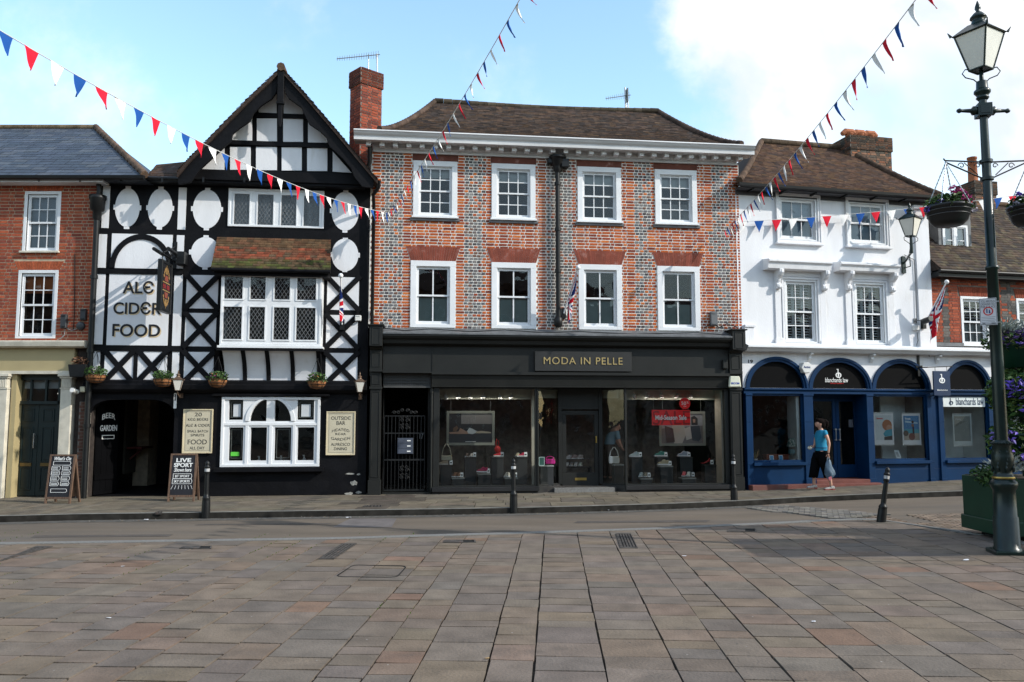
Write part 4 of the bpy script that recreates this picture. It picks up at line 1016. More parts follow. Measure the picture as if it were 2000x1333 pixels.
def mcol(u, z, h, rg):
    k = ingr(u+.05, z)
    if h and k and rg.random() < .78: c = rg.choice([(.11, .11, .118), (.15, .14, .14), (.07, .062, .066), (.19, .175, .17), (.12, .095, .09), (.16, .085, .06)])
    else: c = rg.choice([(.43, .100, .026), (.36, .078, .022), (.50, .140, .036), (.26, .052, .022), (.40, .095, .028), (.19, .042, .024)])
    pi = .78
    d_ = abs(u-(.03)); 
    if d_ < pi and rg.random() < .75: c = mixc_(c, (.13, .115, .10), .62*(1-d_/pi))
    return jit(c, .13, rg)
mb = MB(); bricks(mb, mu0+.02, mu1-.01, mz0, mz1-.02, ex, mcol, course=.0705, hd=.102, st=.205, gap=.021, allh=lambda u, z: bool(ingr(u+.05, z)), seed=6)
mb.build('brickwork', BRICK, MO)
# cornice with blocks
cd = .48
cz = [F.uz(1085, y, d)[1] for y, d in ((269, .5), (281, .42), (287.5, .42), (297, .1), (306, .1), (310, .03))]
cu0, cu1 = F.uz(691, 262, .45)[0], F.uz(1474, 287, .45)[0]
m = MB()
m.mould([(.0, cz[0]+.02), (-.5, cz[0]+.02), (-.52, cz[0]-.01), (-.5, cz[0]-.03), (-.475, cz[0]-.07), (-.44, cz[0]-.1), (-.43, cz[1]+.01), (-.43, cz[2]), (-.30, cz[2]), (-.30, cz[2]+.03), (-.08, cz[2]+.03), (0, cz[2]+.03)], cu0, cu1)
m.mould([(0, cz[2]+.028), (-.10, cz[2]+.028), (-.10, cz[4]+.06), (-.07, cz[4]+.04), (-.06, cz[4]), (-.07, cz[5]+.02), (-.07, cz[5]-.01), (0, cz[5]-.01)], cu0+.42, cu1-.3)
co = m.build('cornice', M('cornice_paint', (.56, .56, .56), .6, var=.12, vs=2, col2=(.3, .3, .3), c2s=1.5, c2t=(.55, .8), stretch=(.5, 1, 6)), MO)
k = 0; x = F.uz(719.5, 283, .3)[0]; x1 = F.uz(1447, 305, .3)[0]; nb = 30
m = MB(); sv = 30
for i in range(sv):
    u = x+(x1-x)*i/(sv-1); m.box(u-.055, u+.055, -.28, -.1, cz[2]-.085, cz[2]+.03)
build_each(m, 'cornice_block', WHITE, co)
m = MB(); m.tube([(cu0+.35, -.15, cz[3]), (cu0+.35, -.15, cz[5]-.3), (cu0+.25, -.02, cz[5]-.5)], .05, 8)
m.build('corner_flashing', BLACKM, MO)
# hipped roof with concave hips
ez = cz[0]+.03; RYm = 2.6
rl = F.uz(849, 206, -RYm); rr = F.uz(1286, 217, -RYm); rzm = (rl[1]+rr[1])/2
def hip(e0, r0, k=.10):
    def f(t):
        x = e0[0]+(r0[0]-e0[0])*t; y = -.42+(RYm+.42)*t; z = ez+(rzm-ez)*(t**1.25); return Vector((x, y, z))
    return f
hl0 = (F.uz(741, 252, .4)[0], 0); hr0 = (F.uz(1448, 281, .4)[0], 0)
L_ = hip(hl0, rl); R_ = hip(hr0, rr)
m = MB(); tiles(m, L_, R_, 34, .165, lambda t, x, rg: jit(rg.choice([(.085, .062, .052), (.07, .055, .048), (.10, .07, .055), (.06, .05, .046), (.12, .08, .055)]), .28, rg), lift=.024, seed=14)
n = 12
for i in range(n):
    a, b_ = L_(i/n), L_((i+1)/n); c, d_ = R_(i/n), R_((i+1)/n); o = Vector((0, 0, -.012))
    m.add([a+o, c+o, d_+o, b_+o], [(0, 1, 2, 3)], (.05, .04, .035))
    back = lambda v: Vector((v.x, 2*RYm-v.y, v.z))
    m.add([a, b_, back(b_), back(a)], [(0, 1, 2, 3)], (.06, .045, .04)); m.add([c, back(c), back(d_), d_], [(0, 1, 2, 3)], (.06, .045, .04)); m.add([back(a), back(b_), back(d_), back(c)], [(0, 1, 2, 3)], (.06, .045, .04))
rf = m.build('roof', TILE, MO)
m = MB(); n = 22
for f in (L_, R_):
    for i in range(n):
        m.tube([f(i/n)+Vector((0, 0, .03)), f((i+.97)/n)+Vector((0, 0, .045))], .075, 7, jit((.10, .07, .055), .3))
n = 26
for i in range(n):
    a = L_(1).lerp(R_(1), i/n); b_ = L_(1).lerp(R_(1), (i+.97)/n); sg = Vector((0, 0, -.07*math.sin(math.pi*(i+.5)/n)+.05)); m.tube([a+sg, b_+sg], .09, 7, jit((.085, .07, .05), .35))
m.build('ridge_tiles', TILE, rf)
m = MB(); m.box(mu0+.02, mu1-.02, 3.2, 6, BASE, mz1); m.box(mu0+.01, mu1-.01, .3, 5.6, mz1-.1, cz[0]-.02); m.build('rear_block', MORTARD, MO)
room(MO, mu0+.05, mu1-.05, mz0+.05, mz1-.12, .3, 3.1)
# downpipe with hopper
hu, hz = F.uz(1086, 318, .15); mu_, _ = F.uz(1089.5, 500, .1); zb_ = F.uz(1090, 640, .1)[1]
DP2 = thing('downpipe', 'black downpipe with ornate hopper between the middle windows of the chequered brick front', 'downpipe', F.w(mu_, -.12, 0), F.th)
m = MB(); m.lathe([(.05, hz-.25), (.10, hz-.17), (.10, hz-.09), (.15, hz-.03), (.17, hz+.08), (.21, hz+.1), (.21, hz+.16), (.15, hz+.16)], (0, 0, 0), 14); m.box(.08, .26, -.12, .1, hz-.12, hz+.08); m.box(-.24, -.1, -.06, .1, hz-.02, hz+.1); m.build('hopper', BLACKM, DP2, bevel=.01)
m = MB(); m.tube([(0, 0, hz-.2), (0, 0, zb_+.05)], .055, 10)
for z in (hz-.5, hz-1.6, hz-2.6): m.lathe([(.075, z-.04), (.075, z+.04)], (0, 0, 0), 10)
m.lathe([(.06, zb_+.25), (.1, zb_+.2), (.1, zb_+.05), (.06, zb_)], (0, 0, 0), 10); m.build('pipe', BLACKM, DP2)
# lead flashing over the shopfront
m = MB(); fz_ = F.uz(1085, 645, .05)[1]; sz1 = F.uz(1085, 655, .42)[1]
su0, su1 = F.uz(748, 660, .3)[0], F.uz(1427, 660, .3)[0]
m.mould([(0, fz_+.0), (-.05, fz_-.0), (-.42, sz1+.02), (-.42, sz1-.01), (0, sz1-.01)], su0, su1); m.build('lead_flashing', GREYFIN, MO)
# ================================================================ shopfront
y_ = lambda py, d=0.0, px=1085: F.uz(px, py, d)[1]
fA, fB, fC, fD, fE = y_(676, .12), y_(728, .12), y_(733, .2), y_(757, .1), y_(763, .1)
S = MB()
S.mould([(0, sz1-.01), (-.40, sz1-.01), (-.40, sz1-.05), (-.36, sz1-.1), (-.3, sz1-.13), (-.28, sz1-.21), (-.22, sz1-.24), (-.20, fA), (0, fA)], su0, su1)
S.build('shop_cornice', DARKG, MO)
m = MB(); m.box(su0, su1, -.12, .1, fB, fA); 
sp_ = F.uz(845, 700, .12)[0]; m.box(sp_-.01, sp_+.01, -.135, -.12, fB, fA); m.build('fascia', DARKG, MO)
m = MB(); m.mould([(.1, fB), (-.2, fB), (-.2, fC), (-.14, fC-.02), (-.10, fD+.02), (-.14, fD), (.1, fD)], F.uz(843, 740, .1)[0], su1); m.box(su0, F.uz(843, 740, .1)[0], -.2, .1, fC+.03, fB-.001); m.build('lower_fascia', DARKG, MO)
m = MB(); gu0, gu1 = su0+.02, F.uz(841, 740, .1)[0]; n = 22
for i in range(n): x = gu0+(gu1-gu0)*i/(n-1); m.box(x-.004, x+.004, -.03, -.015, fD+.02, fC+.03)
for i in range(5): z = fD+.03+(fC-fD-.03)*i/4; m.box(gu0, gu1, -.031, -.014, z-.004, z+.004)
m.box(gu0, gu1, .0, .03, fD, fC+.03, None); m.box(gu0, gu1, -.05, .05, fD-.02, fD+.015); m.build('vent_grille', M('grille', (.06, .06, .058), .6), MO)
def shop_pilaster(xa, xb):
    a, b_ = F.uz(xa, 700, .2)[0], F.uz(xb, 700, .2)[0]; m = MB()
    seg = [(y_(955), y_(970)+-.15, -.16), ]
    m.box(a, b_, -.16, .1, BASE, y_(935, .1)); m.box(a+.02, b_-.02, -.13, .1, y_(935, .1), y_(762, .1)); m.box(a+.0, b_-.0, -.16, .1, y_(762, .1), y_(757, .1)); m.box(a+.02, b_-.02, -.14, .1, y_(757, .1), y_(729, .1)); m.box(a, b_, -.2, .1, y_(729, .1), y_(724, .1))
    m.box(a+.01, b_-.01, -.17, .1, y_(724, .1), y_(688, .1))
    z0, z1 = y_(682, .3), y_(642, .3); m.mould([(.1, z0-.05), (-.2, z0-.05), (-.25, z0), (-.42, z0+.02), (-.42, z1), (.1, z1)], a-.0, b_+.0); m.box(a-.04, b_+.04, -.46, .05, z1, z1+.03)
    for za, zb, yy in ((y_(930, .1), y_(766, .1), -.13), (y_(753, .1), y_(733, .1), -.14), (y_(720, .1), y_(692, .1), -.17), (z0+.05, z1-.04, -.42)):
        frame4(m, (a+.05, b_-.05, za, zb), .018, yy-.012, yy)
    return m.build('pilaster', DARKG, MO, bevel=.004)
shop_pilaster(722, 747); shop_pilaster(1425, 1450)
# sign
su, sz = F.uz(1139.5, 706, .2); SG = on(F, 'shop_sign', 'dark sign board with gold letters reading MODA IN PELLE on the charcoal fascia', 'sign', su, sz, .12)
q = r(1045, 687, 1234, 725.5, .2); m = MB(); m.box(q[0]-su, q[1]-su, -.07, 0, q[2]-sz, q[3]-sz); m.build('board', M('sign_board', (.022, .022, .021), .5), SG, bevel=.004)
q = r(1062, 698.3, 1216, 712.3, .2); text('lettering', 'MODA IN PELLE', (q[0]-su, q[1]-su, q[2]-sz, q[3]-sz), -.071, GOLD, SG, bold=0, th=.012, space=1.12)
# glazed shopfront: members at depth, angled returns to the recessed door
GT, GB = fD, y_(950, .05); ST = y_(957, .05)
def U(px, d=.05, py=850): return F.uz(px, py, d)[0]
def post(m, px, w, y0, y1, z0=None, z1=None): u = U(px); m.box(u-w/2, u+w/2, y0, y1, GB if z0 is None else z0, GT if z1 is None else z1)
X1, X2 = U(1050), U(1222.5); XA, XB = U(1094, -.35), U(1176, -.35); XL, XR_ = U(846), U(1422); DR = .45
shp = MB()
shp.box(XL, XL+.14, -.05, .06, GB, GT); post(shp, 1047, .05, -.05, .05); post(shp, 1050.8, .035, -.07, -.0); post(shp, 1222.5, .05, -.06, .04); shp.box(XR_-.07, XR_+.03, -.05, .06, GB, GT)
shp.box(XL+.14, X1-.06, -.05, .05, GB, GB+.03); shp.box(X2+.03, XR_-.07, -.05, .05, GB, GB+.03); shp.box(XL+.14, X1-.06, -.05, .05, GT-.04, GT); shp.box(X2+.03, XR_-.07, -.05, .05, GT-.04, GT)
for (a, b_) in ((X1+.02, XA), (X2-.02, XB)):                               # returns
    for z0, z1 in ((GB, GB+.03), (GT-.04, GT)): shp.add([(a, 0, z0), (b_, DR, z0), (b_, DR+.04, z0), (a, .04, z0), (a, 0, z1), (b_, DR, z1), (b_, DR+.04, z1), (a, .04, z1)], [(0, 1, 5, 4), (4, 5, 6, 7), (3, 2, 1, 0), (2, 3, 7, 6)])
shp.box(XA-.03, XA+.06, DR-.03, DR+.07, GB, GT); shp.box(XB-.06, XB+.03, DR-.03, DR+.07, GB, GT)
shp.box(XA+.06, XB-.06, DR-.02, DR+.08, y_(800, -.35), GT); 
sf = shp.build('shop_window_frame', DARKG, MO, bevel=.004)
m = MB()
m.box(XL, X1, -.08, .1, BASE, ST-.02); m.box(XL-.02, X1+.03, -.13, .12, ST-.02, GB); m.box(X2, XR_+.03, -.08, .1, BASE, ST-.02); m.box(X2-.03, XR_+.03, -.13, .12, ST-.02, GB)
m.add([(X1, -.08, BASE), (XA, DR-.05, BASE), (XA, DR+.1, BASE), (X1, .1, BASE), (X1, -.08, GB-.0), (XA, DR-.05, GB), (XA, DR+.1, GB), (X1, .1, GB)], [(0, 1, 5, 4), (4, 5, 6, 7)])
m.add([(X2, -.08, BASE), (XB, DR-.05, BASE), (XB, DR+.1, BASE), (X2, .1, BASE), (X2, -.08, GB), (XB, DR-.05, GB), (XB, DR+.1, GB), (X2, .1, GB)], [(1, 0, 4, 5), (5, 4, 7, 6)])
build_each(m, 'stall_riser', M('riser_paint', (.012, .012, .013), .5, var=.4, vs=2, col2=(.06, .05, .045), c2s=3, c2t=(.62, .8)), MO, bevel=.006)
def pane(b, a, c, z0, z1, ya=0.02, yb=0.02, mat=SHOPGLASS, name='shop_window'):
    m = MB(); m.quad((a, ya, z0), (c, yb, z0), (c, yb, z1), (a, ya, z1)); return m.build(name, mat, b)
pane(MO, XL+.14, X1-.05, GB+.03, GT-.04); pane(MO, X2+.03, XR_-.07, GB+.03, GT-.04); pane(MO, X1+.02, XA-.03, GB+.03, GT-.04, .02, DR+.0); pane(MO, XB+.03, X2-.02, GB+.03, GT-.04, DR, .02)
# door
dzt = y_(800, -.35); dz0 = PAV+.1
m = MB(); dz2 = dz0+.02; a, b_ = XA+.065, XB-.065; i = frame4(m, (a, b_, dz2, dzt-.03), .1, DR+.0, DR+.05, tb=.3); dr = m.build('shop_door', DARKG, MO, bevel=.004)
pane(dr, i[0], i[1], i[2], i[3], DR+.03, DR+.03, name='pane')
m = MB(); m.box((a+b_)/2-.14, (a+b_)/2+.14, DR-.008, DR, dz2+.12, dz2+.18); m.build('letter_plate', BRASS, dr)
m = MB(); m.box(b_-.08, b_-.045, DR-.03, DR, dz2+1.0, dz2+1.16); m.tube([(b_-.062, DR-.05, dz2+1.02), (b_-.062, DR-.05, dz2+1.14)], .012, 8); m.build('door_handle', BRASS, dr)
m = MB(); m.box(XA-.2, XB+.2, -.02, DR+.3, BASE, dz0); m.build('door_step', GRANITE, MO)
# side entrance with iron gate
eu0, eu1 = F.uz(748, 850, .0)[0], XL
m = MB(); m.box(eu1-.12, eu1-.04, .25, .3, PAV, fD); m.box(eu0, eu1, .0, .7, PAV-.05, PAV+.04); m.build('entrance_panel', DARKG, MO)
m = MB(); m.tube([(eu1-.04, -.03, PAV+.05), (eu1-.04, -.03, GT)], .03, 8); m.lathe([(.045, GT-.14), (.045, GT-.05)], (eu1-.04, -.03, 0), 8); m.build('entrance_column', DARKG, MO)
room(MO, eu0, eu1-.02, BASE, fC, .1, 3.0)
q = r(750, 812, 829, 966, -.05); gc = (q[0]+q[1])/2
GTO = on(F, 'iron_gate', 'black wrought iron gate with scrolls in the doorway left of the charcoal shopfront', 'gate', gc, PAV+.04, -.08)
gw_ = q[1]-q[0]; gh = q[3]-PAV-.04; m = MB(); 
for i in range(12):
    x = -gw_/2+gw_*i/11
    m.box(x-.006, x+.006, -.006, .006, .03, gh)
m.box(-gw_/2, gw_/2, -.012, .012, .03, .06); m.box(-gw_/2, gw_/2, -.012, .012, gh-.02, gh); m.box(-gw_/2, gw_/2, -.012, .012, gh*.41, gh*.43); m.box(-gw_/2, gw_/2, -.012, .012, gh*.76, gh*.775)
gm = M('gate_iron', (.010, .0105, .0105), .5, var=.2); m.build('bars', gm, GTO)
m = MB()
def scroll(cx, cz, s, fx=1, fz=1, n=14):
    return [(cx+fx*s*(1-t)*math.cos(t*9), -.012, cz+fz*(s*(1-t)*math.sin(t*9)+t*s*.3)) for t in [i/n for i in range(n+1)]]
for zc in (.18, .28, .83, .93):
    for fx in (1, -1):
        m.tube(scroll(fx*.06, gh*zc, .055, fx), .007, 5, cap=False); m.tube(scroll(fx*.05, gh*(zc+.055), .045, fx, -1), .007, 5, cap=False)
for fx in (1, -1):
    for k_ in (.06, .15, .24): m.tube(scroll(fx*k_, gh+.06+.05*(k_ < .1), .05, fx), .008, 5, cap=False)
m.build('scrollwork', gm, GTO)
q2 = r(776, 856, 807, 887, .02); uu, zz_ = F.uz(791.5, 871.5, .0)
LBX = on(F, 'letter_boxes', 'three grey letter boxes fixed in one block to the iron gate', 'letter box', uu, zz_, .0)
w_, h_ = (q2[1]-q2[0])/2, (q2[3]-q2[2])/2; m = MB(); m.box(-w_, w_, -.02, .06, -h_, h_); m.build('casing', M('letterbox_grey', (.05, .06, .08), .45), LBX, bevel=.006)
for k in range(3):
    m = MB(); z = h_*(1-2*(k+.5)/3); m.box(-w_+.02, w_-.02, -.025, -.0205, z-h_/3+.012, z+h_/3-.012); fl = m.build('flap', M('letterbox_flap', (.065, .075, .1), .4), LBX); m = MB(); m.box(.04, .12, -.029, -.026, z-.012, z+.012); m.build('name_card', CHALK, fl)
q = r(819.5, 846, 827, 858, -.2); text('house_number', '17', (q[0], q[1], q[2], q[3]), .249, M('number_grey', (.2, .2, .2), .6), MO, bold=.02)
# interior of the shop
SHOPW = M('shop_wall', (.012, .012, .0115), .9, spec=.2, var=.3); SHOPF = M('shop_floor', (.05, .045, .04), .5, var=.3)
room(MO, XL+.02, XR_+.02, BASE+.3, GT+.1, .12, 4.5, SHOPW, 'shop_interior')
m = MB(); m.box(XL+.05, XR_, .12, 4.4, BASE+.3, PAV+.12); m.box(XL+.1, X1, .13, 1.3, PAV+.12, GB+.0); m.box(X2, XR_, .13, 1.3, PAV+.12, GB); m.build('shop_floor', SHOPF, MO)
m = MB(); bz = y_(778, -.5)
m.box(XL+.15, X1-.06, .55, .62, bz-.03, GT); m.box(X2+.04, XR_-.03, .55, .62, bz-.03, GT); m.box(X1+.03, XA, .5, .55, bz-.0, GT); m.box(XB, X2-.03, .5, .55, bz, GT)
build_each(m, 'bulkhead', M('bulkhead_cream', (.36, .36, .30), .8), MO)
m = MB(); q = r(1403, 780, 1417, 948, -.0); m.box(U(1403, -.3), XR_-.06, .09, .5, GB, GT-.0); m.box(U(1045), U(1052), .5, .6, GB, GT); build_each(m, 'window_side_panel', M('beige_panel', (.40, .36, .29), .8), MO)
# ================================================================ white house with the blue arcaded office front
F = FW; r = F.rect
WH = building('white_house', 'white rendered house with brown tiled roof over the blue arched office front', 'house', F)
wu0, wu1 = F.uz(1449, 600)[0]+.0, F.uz(1818, 600)[0]
yw = lambda py, d=0.0, px=1640: F.uz(px, py, d)[1]
wz1 = yw(378); wz0 = yw(676, 0)
CU = [r(1521, 386, 1595, 470), r(1657, 396, 1729, 477)]
CL = [r(1532, 546, 1596, 671), r(1669, 554, 1729.5, 672)]
for A in (CU, CL):
    a = sum(q[2] for q in A)/2; b_ = sum(q[3] for q in A)/2; A[:] = [(q[0], q[1], a, b_) for q in A]
SKB = M('painted_sky_reflection', (.30, .38, .46), .8, var=.25, vs=1.5, col2=(.05, .06, .06), c2s=2.5, c2t=(.6, .68))  # sky reflection of the upper panes painted as the blind's colour
holes = []
for q in CU:
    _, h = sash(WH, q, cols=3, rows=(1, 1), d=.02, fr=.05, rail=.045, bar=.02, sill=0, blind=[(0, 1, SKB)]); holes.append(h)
for q in CL:
    w_, h = sash(WH, q, cols=3, rows=(2, 2), d=.02, fr=.05, rail=.04, bar=.02, sill=0); holes.append(h)
    m = MB(); a, b_ = h[0]+.03, h[1]-.03; n = 3
    for c in range(3):
        x0 = a+(b_-a)*c/3; x1 = a+(b_-a)*(c+1)/3
        m.box(x0+.003, x0+.03, .15, .18, h[2], h[3]); m.box(x1-.03, x1-.003, .15, .18, h[2], h[3]); z = h[2]+.05
        while z < h[3]-.04: m.add([(x0+.03, .14, z-.012), (x1-.03, .14, z-.012), (x1-.03, .19, z+.022), (x0+.03, .19, z+.022)], [(0, 1, 2, 3)]); z += .068
    m.build('shutter', WHITE, w_)
m = MB(); m.plate(rc((wu0-.1, wu1, wz0, wz1)), [rc(h) for h in holes], 0, .3); m.build('wall', PLASTER, WH)
m = MB()
for q in CU:
    o = (q[0]-.09, q[1]+.09, q[2]-.02, q[3]+.1); frame4(m, (o[0], o[1], o[2]-.05, o[3]), .085, -.045, 0, tb=.06); m.box(o[0]-.03, o[1]+.03, -.1, 0, o[2]-.1, o[2]-.05); frame4(m, (o[0]-.0, o[1], o[2]-.05, o[3]), .03, -.06, -.045)
build_each(m, 'window_surround', PLASTER, WH, bevel=.006)
for q, (ha, hb) in zip(CL, ((1502, 1625), (1642, 1758))):
    m = MB(); zb_ = wz0-.0; ou = (q[0]-.28, q[1]+.25)
    for a, b_ in ((q[0]-.26, q[0]-.09), (q[1]+.07, q[1]+.24)): m.box(a, b_, -.035, 0, zb_, q[3]+.3); m.box(a-.03, b_+.03, -.07, 0, zb_, zb_+.12); m.box(a-.015, b_+.015, -.05, 0, zb_+.12, zb_+.16)
    frame4(m, (q[0]-.08, q[1]+.06, q[2]-.06, q[3]+.06), .055, -.05, 0, tb=.05); m.box(q[0]-.09, q[1]+.07, -.035, 0, q[3]+.07, q[3]+.3)
    sr = m.build('window_surround', PLASTER, WH, bevel=.006)
    hz0, hz1 = yw(524 if ha < 1600 else 528, .3, (ha+hb)/2), yw(508 if ha < 1600 else 514, .3, (ha+hb)/2); a, b_ = F.uz(ha, 515, .3)[0], F.uz(hb, 518, .3)[0]
    m = MB(); m.mould([(0, hz1+.04), (-.3, hz1), (-.33, hz1-.02), (-.33, hz1-.06), (-.28, hz1-.1), (-.26, hz0-.02), (-.22, hz0-.03), (0, hz0-.03)], a+.0, b_); m.build('hood', PLASTER, sr)
    for x in (q[0]-.19, q[1]+.17):                                           # scrolled consoles
        m = MB(); pr = [(0, hz0-.02), (-.24, hz0-.02), (-.25, hz0-.1), (-.2, hz0-.17), (-.11, hz0-.24), (-.08, hz0-.34), (-.12, hz0-.39), (-.13, hz0-.45), (-.08, hz0-.5), (-.03, hz0-.48), (-.02, hz0-.55), (0, hz0-.55)]
        m.mould([(y-.02, z) for y, z in pr[:-1]]+[(0, pr[-1][1])], x-.06, x+.06); m.mould([(y-.035, z-.01) for y, z in pr[:-2]]+[(0, pr[-3][1])], x-.025, x+.025); m.build('console', PLASTER, sr, bevel=.006)
m = MB()
for a, b_ in ((F.uz(1792, 560, .03)[0], wu1+.02),): m.box(a, b_, -.04, 0, wz0+.55, wz1-.3); m.box(a-.04, b_+.03, -.09, 0, wz0, wz0+.35); m.box(a-.02, b_+.02, -.07, 0, wz0+.35, wz0+.42); m.box(a-.05, b_+.04, -.09, 0, wz1-.3, wz1-.2); m.box(a, b_, -.04, 0, wz0+.42, wz0+.55)
a, b_ = wu0+.02, F.uz(1472, 640, .03)[0]; m.box(a, b_, -.07, 0, wz0, wz0+.4); m.box(a, b_+.02, -.1, 0, wz0+.4, wz0+.46)
build_each(m, 'corner_pilaster', PLASTER, WH, bevel=.006)
# eaves, gutter and hipped roof
ezw = yw(374, .32); e0, e1 = F.uz(1442, 361, .35)[0], F.uz(1832, 386, .35)[0]
m = MB(); m.box(e0+.1, e1-.05, -.3, 0, ezw-.06, ezw-.02); m.box(e0+.1, e1-.05, -.04, 0, ezw-.16, ezw-.06); m.build('soffit', M('dark_soffit', (.05, .05, .055), .6), WH)
m = MB(); m.mould([(-.30, ezw+.03), (-.31, ezw-.03), (-.36, ezw-.06), (-.41, ezw-.03), (-.42, ezw+.03)], e0, e1)
for k in range(6): m.box(e0+.4+k*.85, e0+.45+k*.85, -.3, -.05, ezw-.1, ezw-.06)
m.build('gutter', BLACKM, WH)
RYw = 2.7
rl, rr = F.uz(1487, 281, -RYw), F.uz(1648, 292, -RYw); rzw = (rl[1]+rr[1])/2
def wl_(t): x = e0+(rl[0]-e0)*t; return Vector((x, -.4+(RYw+.4)*t, ezw+.04+(rzw-ezw-.04)*(t**1.08)))
def wr_(t): x = e1+(rr[0]-e1)*t; return Vector((x, -.4+(RYw+.4)*t, ezw+.04+(rzw-ezw-.04)*(t**1.08)))
WT = [(.10, .06, .042), (.085, .052, .04), (.125, .07, .045), (.07, .048, .04), (.14, .085, .05)]
m = MB(); tiles(m, wl_, wr_, 32, .165, lambda t, x, rg: jit(rg.choice(WT), .22, rg), lift=.024, seed=15)
for i in range(10):
    a, b_, c, d_ = wl_(i/10), wl_((i+1)/10), wr_(i/10), wr_((i+1)/10); o = Vector((0, 0, -.012)); m.add([a+o, c+o, d_+o, b_+o], [(0, 1, 2, 3)], (.05, .035, .03))
    bk = lambda v: Vector((v.x, 2*RYw-v.y, v.z)); m.add([a, b_, bk(b_), bk(a)], [(0, 1, 2, 3)], (.07, .05, .04)); m.add([c, bk(c), bk(d_), d_], [(0, 1, 2, 3)], (.07, .05, .04))
rf = m.build('roof', TILE, WH)
m = MB(); n = 20
for f in (wl_, wr_):
    for i in range(n): m.tube([f(i/n)+Vector((0, 0, .03)), f((i+.97)/n)+Vector((0, 0, .045))], .085, 7, jit((.12, .08, .055), .25))
for i in range(10): a = wl_(1).lerp(wr_(1), i/10)+Vector((0, 0, .05)); b_ = wl_(1).lerp(wr_(1), (i+.97)/10)+Vector((0, 0, .05)); m.tube([a, b_], .1, 7, jit((.12, .09, .06), .3))
m.build('ridge_tiles', TILE, rf)
def chimney(rf, F, px0, px1, pyt, pyb, y, dep, col, pots, mort=MORTARD, crown=True, rot=0, name='chimney'):
    u0, u1 = F.uz(px0, (pyt+pyb)/2, -y)[0], F.uz(px1, (pyt+pyb)/2, -y)[0]; z1 = F.uz((px0+px1)/2, pyt, -y)[1]; z0 = F.uz((px0+px1)/2, pyb, -y)[1]-1.0
    w, cx = (u1-u0), (u0+u1)/2; m = MB(); mm = MB(); T0 = Matrix.Translation((cx, y+dep/2, 0)) @ Matrix.Rotation(rot, 4, 'Z')
    zc = z1-.42 if crown else z1
    m.box(-w/2, w/2, -dep/2, dep/2, z0, z1, m=T0)
    for k, (ww, rt) in enumerate(((w, 0), (dep, 90), (w, 180), (dep, 270))):
        b = MB(); dd_ = dep if k % 2 == 0 else w
        bricks(b, -ww/2, ww/2, z0, zc, [], col, y0=-.008, gap=.015, seed=k+5)
        if crown:
            bricks(b, -ww/2-.03, ww/2+.03, zc, z1, [], (lambda u, z, h, rg: tuple(v*.45 for v in col(u, z, h, rg))), y0=-.038, gap=.015, seed=k+9)
        Tm = T0 @ Matrix.Rotation(R(rt), 4, 'Z') @ Matrix.Translation((0, -dd_/2, 0))
        mm.add([Tm @ Vector(v) for v in b.V], b.F); mm.C[-len(b.F):] = b.C
    if crown: m.box(-w/2-.03, w/2+.03, -dep/2-.03, dep/2+.03, zc, z1-.01, m=T0)
    c = m.build(name, mort, rf); mm.build('brickwork', BRICK, c)
    for i in range(pots):
        p = MB(); x = -w/2+w*(i+.5)/pots*.8+w*.1
        o = T0 @ Vector((x, 0, z1)); p.lathe([(.14, 0), (.11, .05), (.10, .18), (.13, .2), (.13, .24)], tuple(o), 10, (1, 1, 1)); 
        cw = MB(); cw.tube([o+Vector((-.22, 0, .2)), o+Vector((-.1, 0, .28)), o+Vector((.1, 0, .28)), o+Vector((.22, 0, .2))], [.07, .1, .1, .07], 8); p.add(cw.V, cw.F)
        p.build('chimney_pot', TERRA, c)
    return c, T0, z1
redc = lambda u, z, h, rg: jit(rg.choice([(.27, .065, .035), (.22, .052, .03), (.15, .042, .03)]), .25, rg)
dkc = lambda u, z, h, rg: jit(rg.choice([(.2, .11, .07), (.13, .085, .06), (.26, .11, .06), (.09, .075, .06)]), .25, rg)
chimney(rf, F, 1662, 1741, 267, 335, 2.2, 1.0, dkc, 3)
m = MB(); m.box(wu0+.02, wu1-.02, 3.2, 5.5, BASE, wz1); m.box(wu1-.25, wu1-.001, .3, 3.2, BASE, wz1); m.box(wu0, wu1, .3, 5.4, wz1-.1, ezw-.02); m.build('rear_block', PLASTER, WH)
room(WH, wu0+.05, wu1-.26, wz0+.05, wz1-.12, .3, 3.1)
# ---- the arcaded office front running under both houses
OF = building('arcade_shopfront', 'blue arched office shopfront with white spandrels and blue stall risers', 'shopfront', F)
ou0, ou1 = F.uz(1452, 800)[0], F.uz(1452, 800)[0]+9.8
k1, k2 = yw(679, .3), yw(688, .3)
m = MB(); m.mould([(.2, wz0+.02), (-.1, wz0+.02), (-.28, k1+.02), (-.32, k1+.01), (-.32, k1-.03), (-.25, k2+.03), (-.22, k2), (-.02, k2-.02), (.2, k2-.02)], ou0, ou1); m.build('cornice', WHITE, OF)
SPD = .04
sz0 = yw(759.5, .05); arches = []
for a, b_, yt, yb in ((1455, 1577, 698, 759), (1578, 1701, 699.5, 760), (1701.5, 1816, 701.5, 762), (1841, 1935, 703, 763), (1938, 2030, 705, 764)):
    ua, ub = F.uz(a, 740)[0], F.uz(b_, 740)[0]; arches.append((ua, ub, F.uz((a+b_)/2, yt)[1]))
tp = sum(a[2] for a in arches)/5
wg = MB(); hl = []
for ua, ub, _ in arches:
    c = (ua+ub)/2; rx = (ub-ua)/2; hl.append(ell(c, sz0+.005, rx-.09, tp-sz0-.11, 30, 0, math.pi))
wg.plate(rc((ou0, ou1, sz0, k2-.01)), hl, .0, .1); wg.build('spandrel_wall', PLASTER, OF)
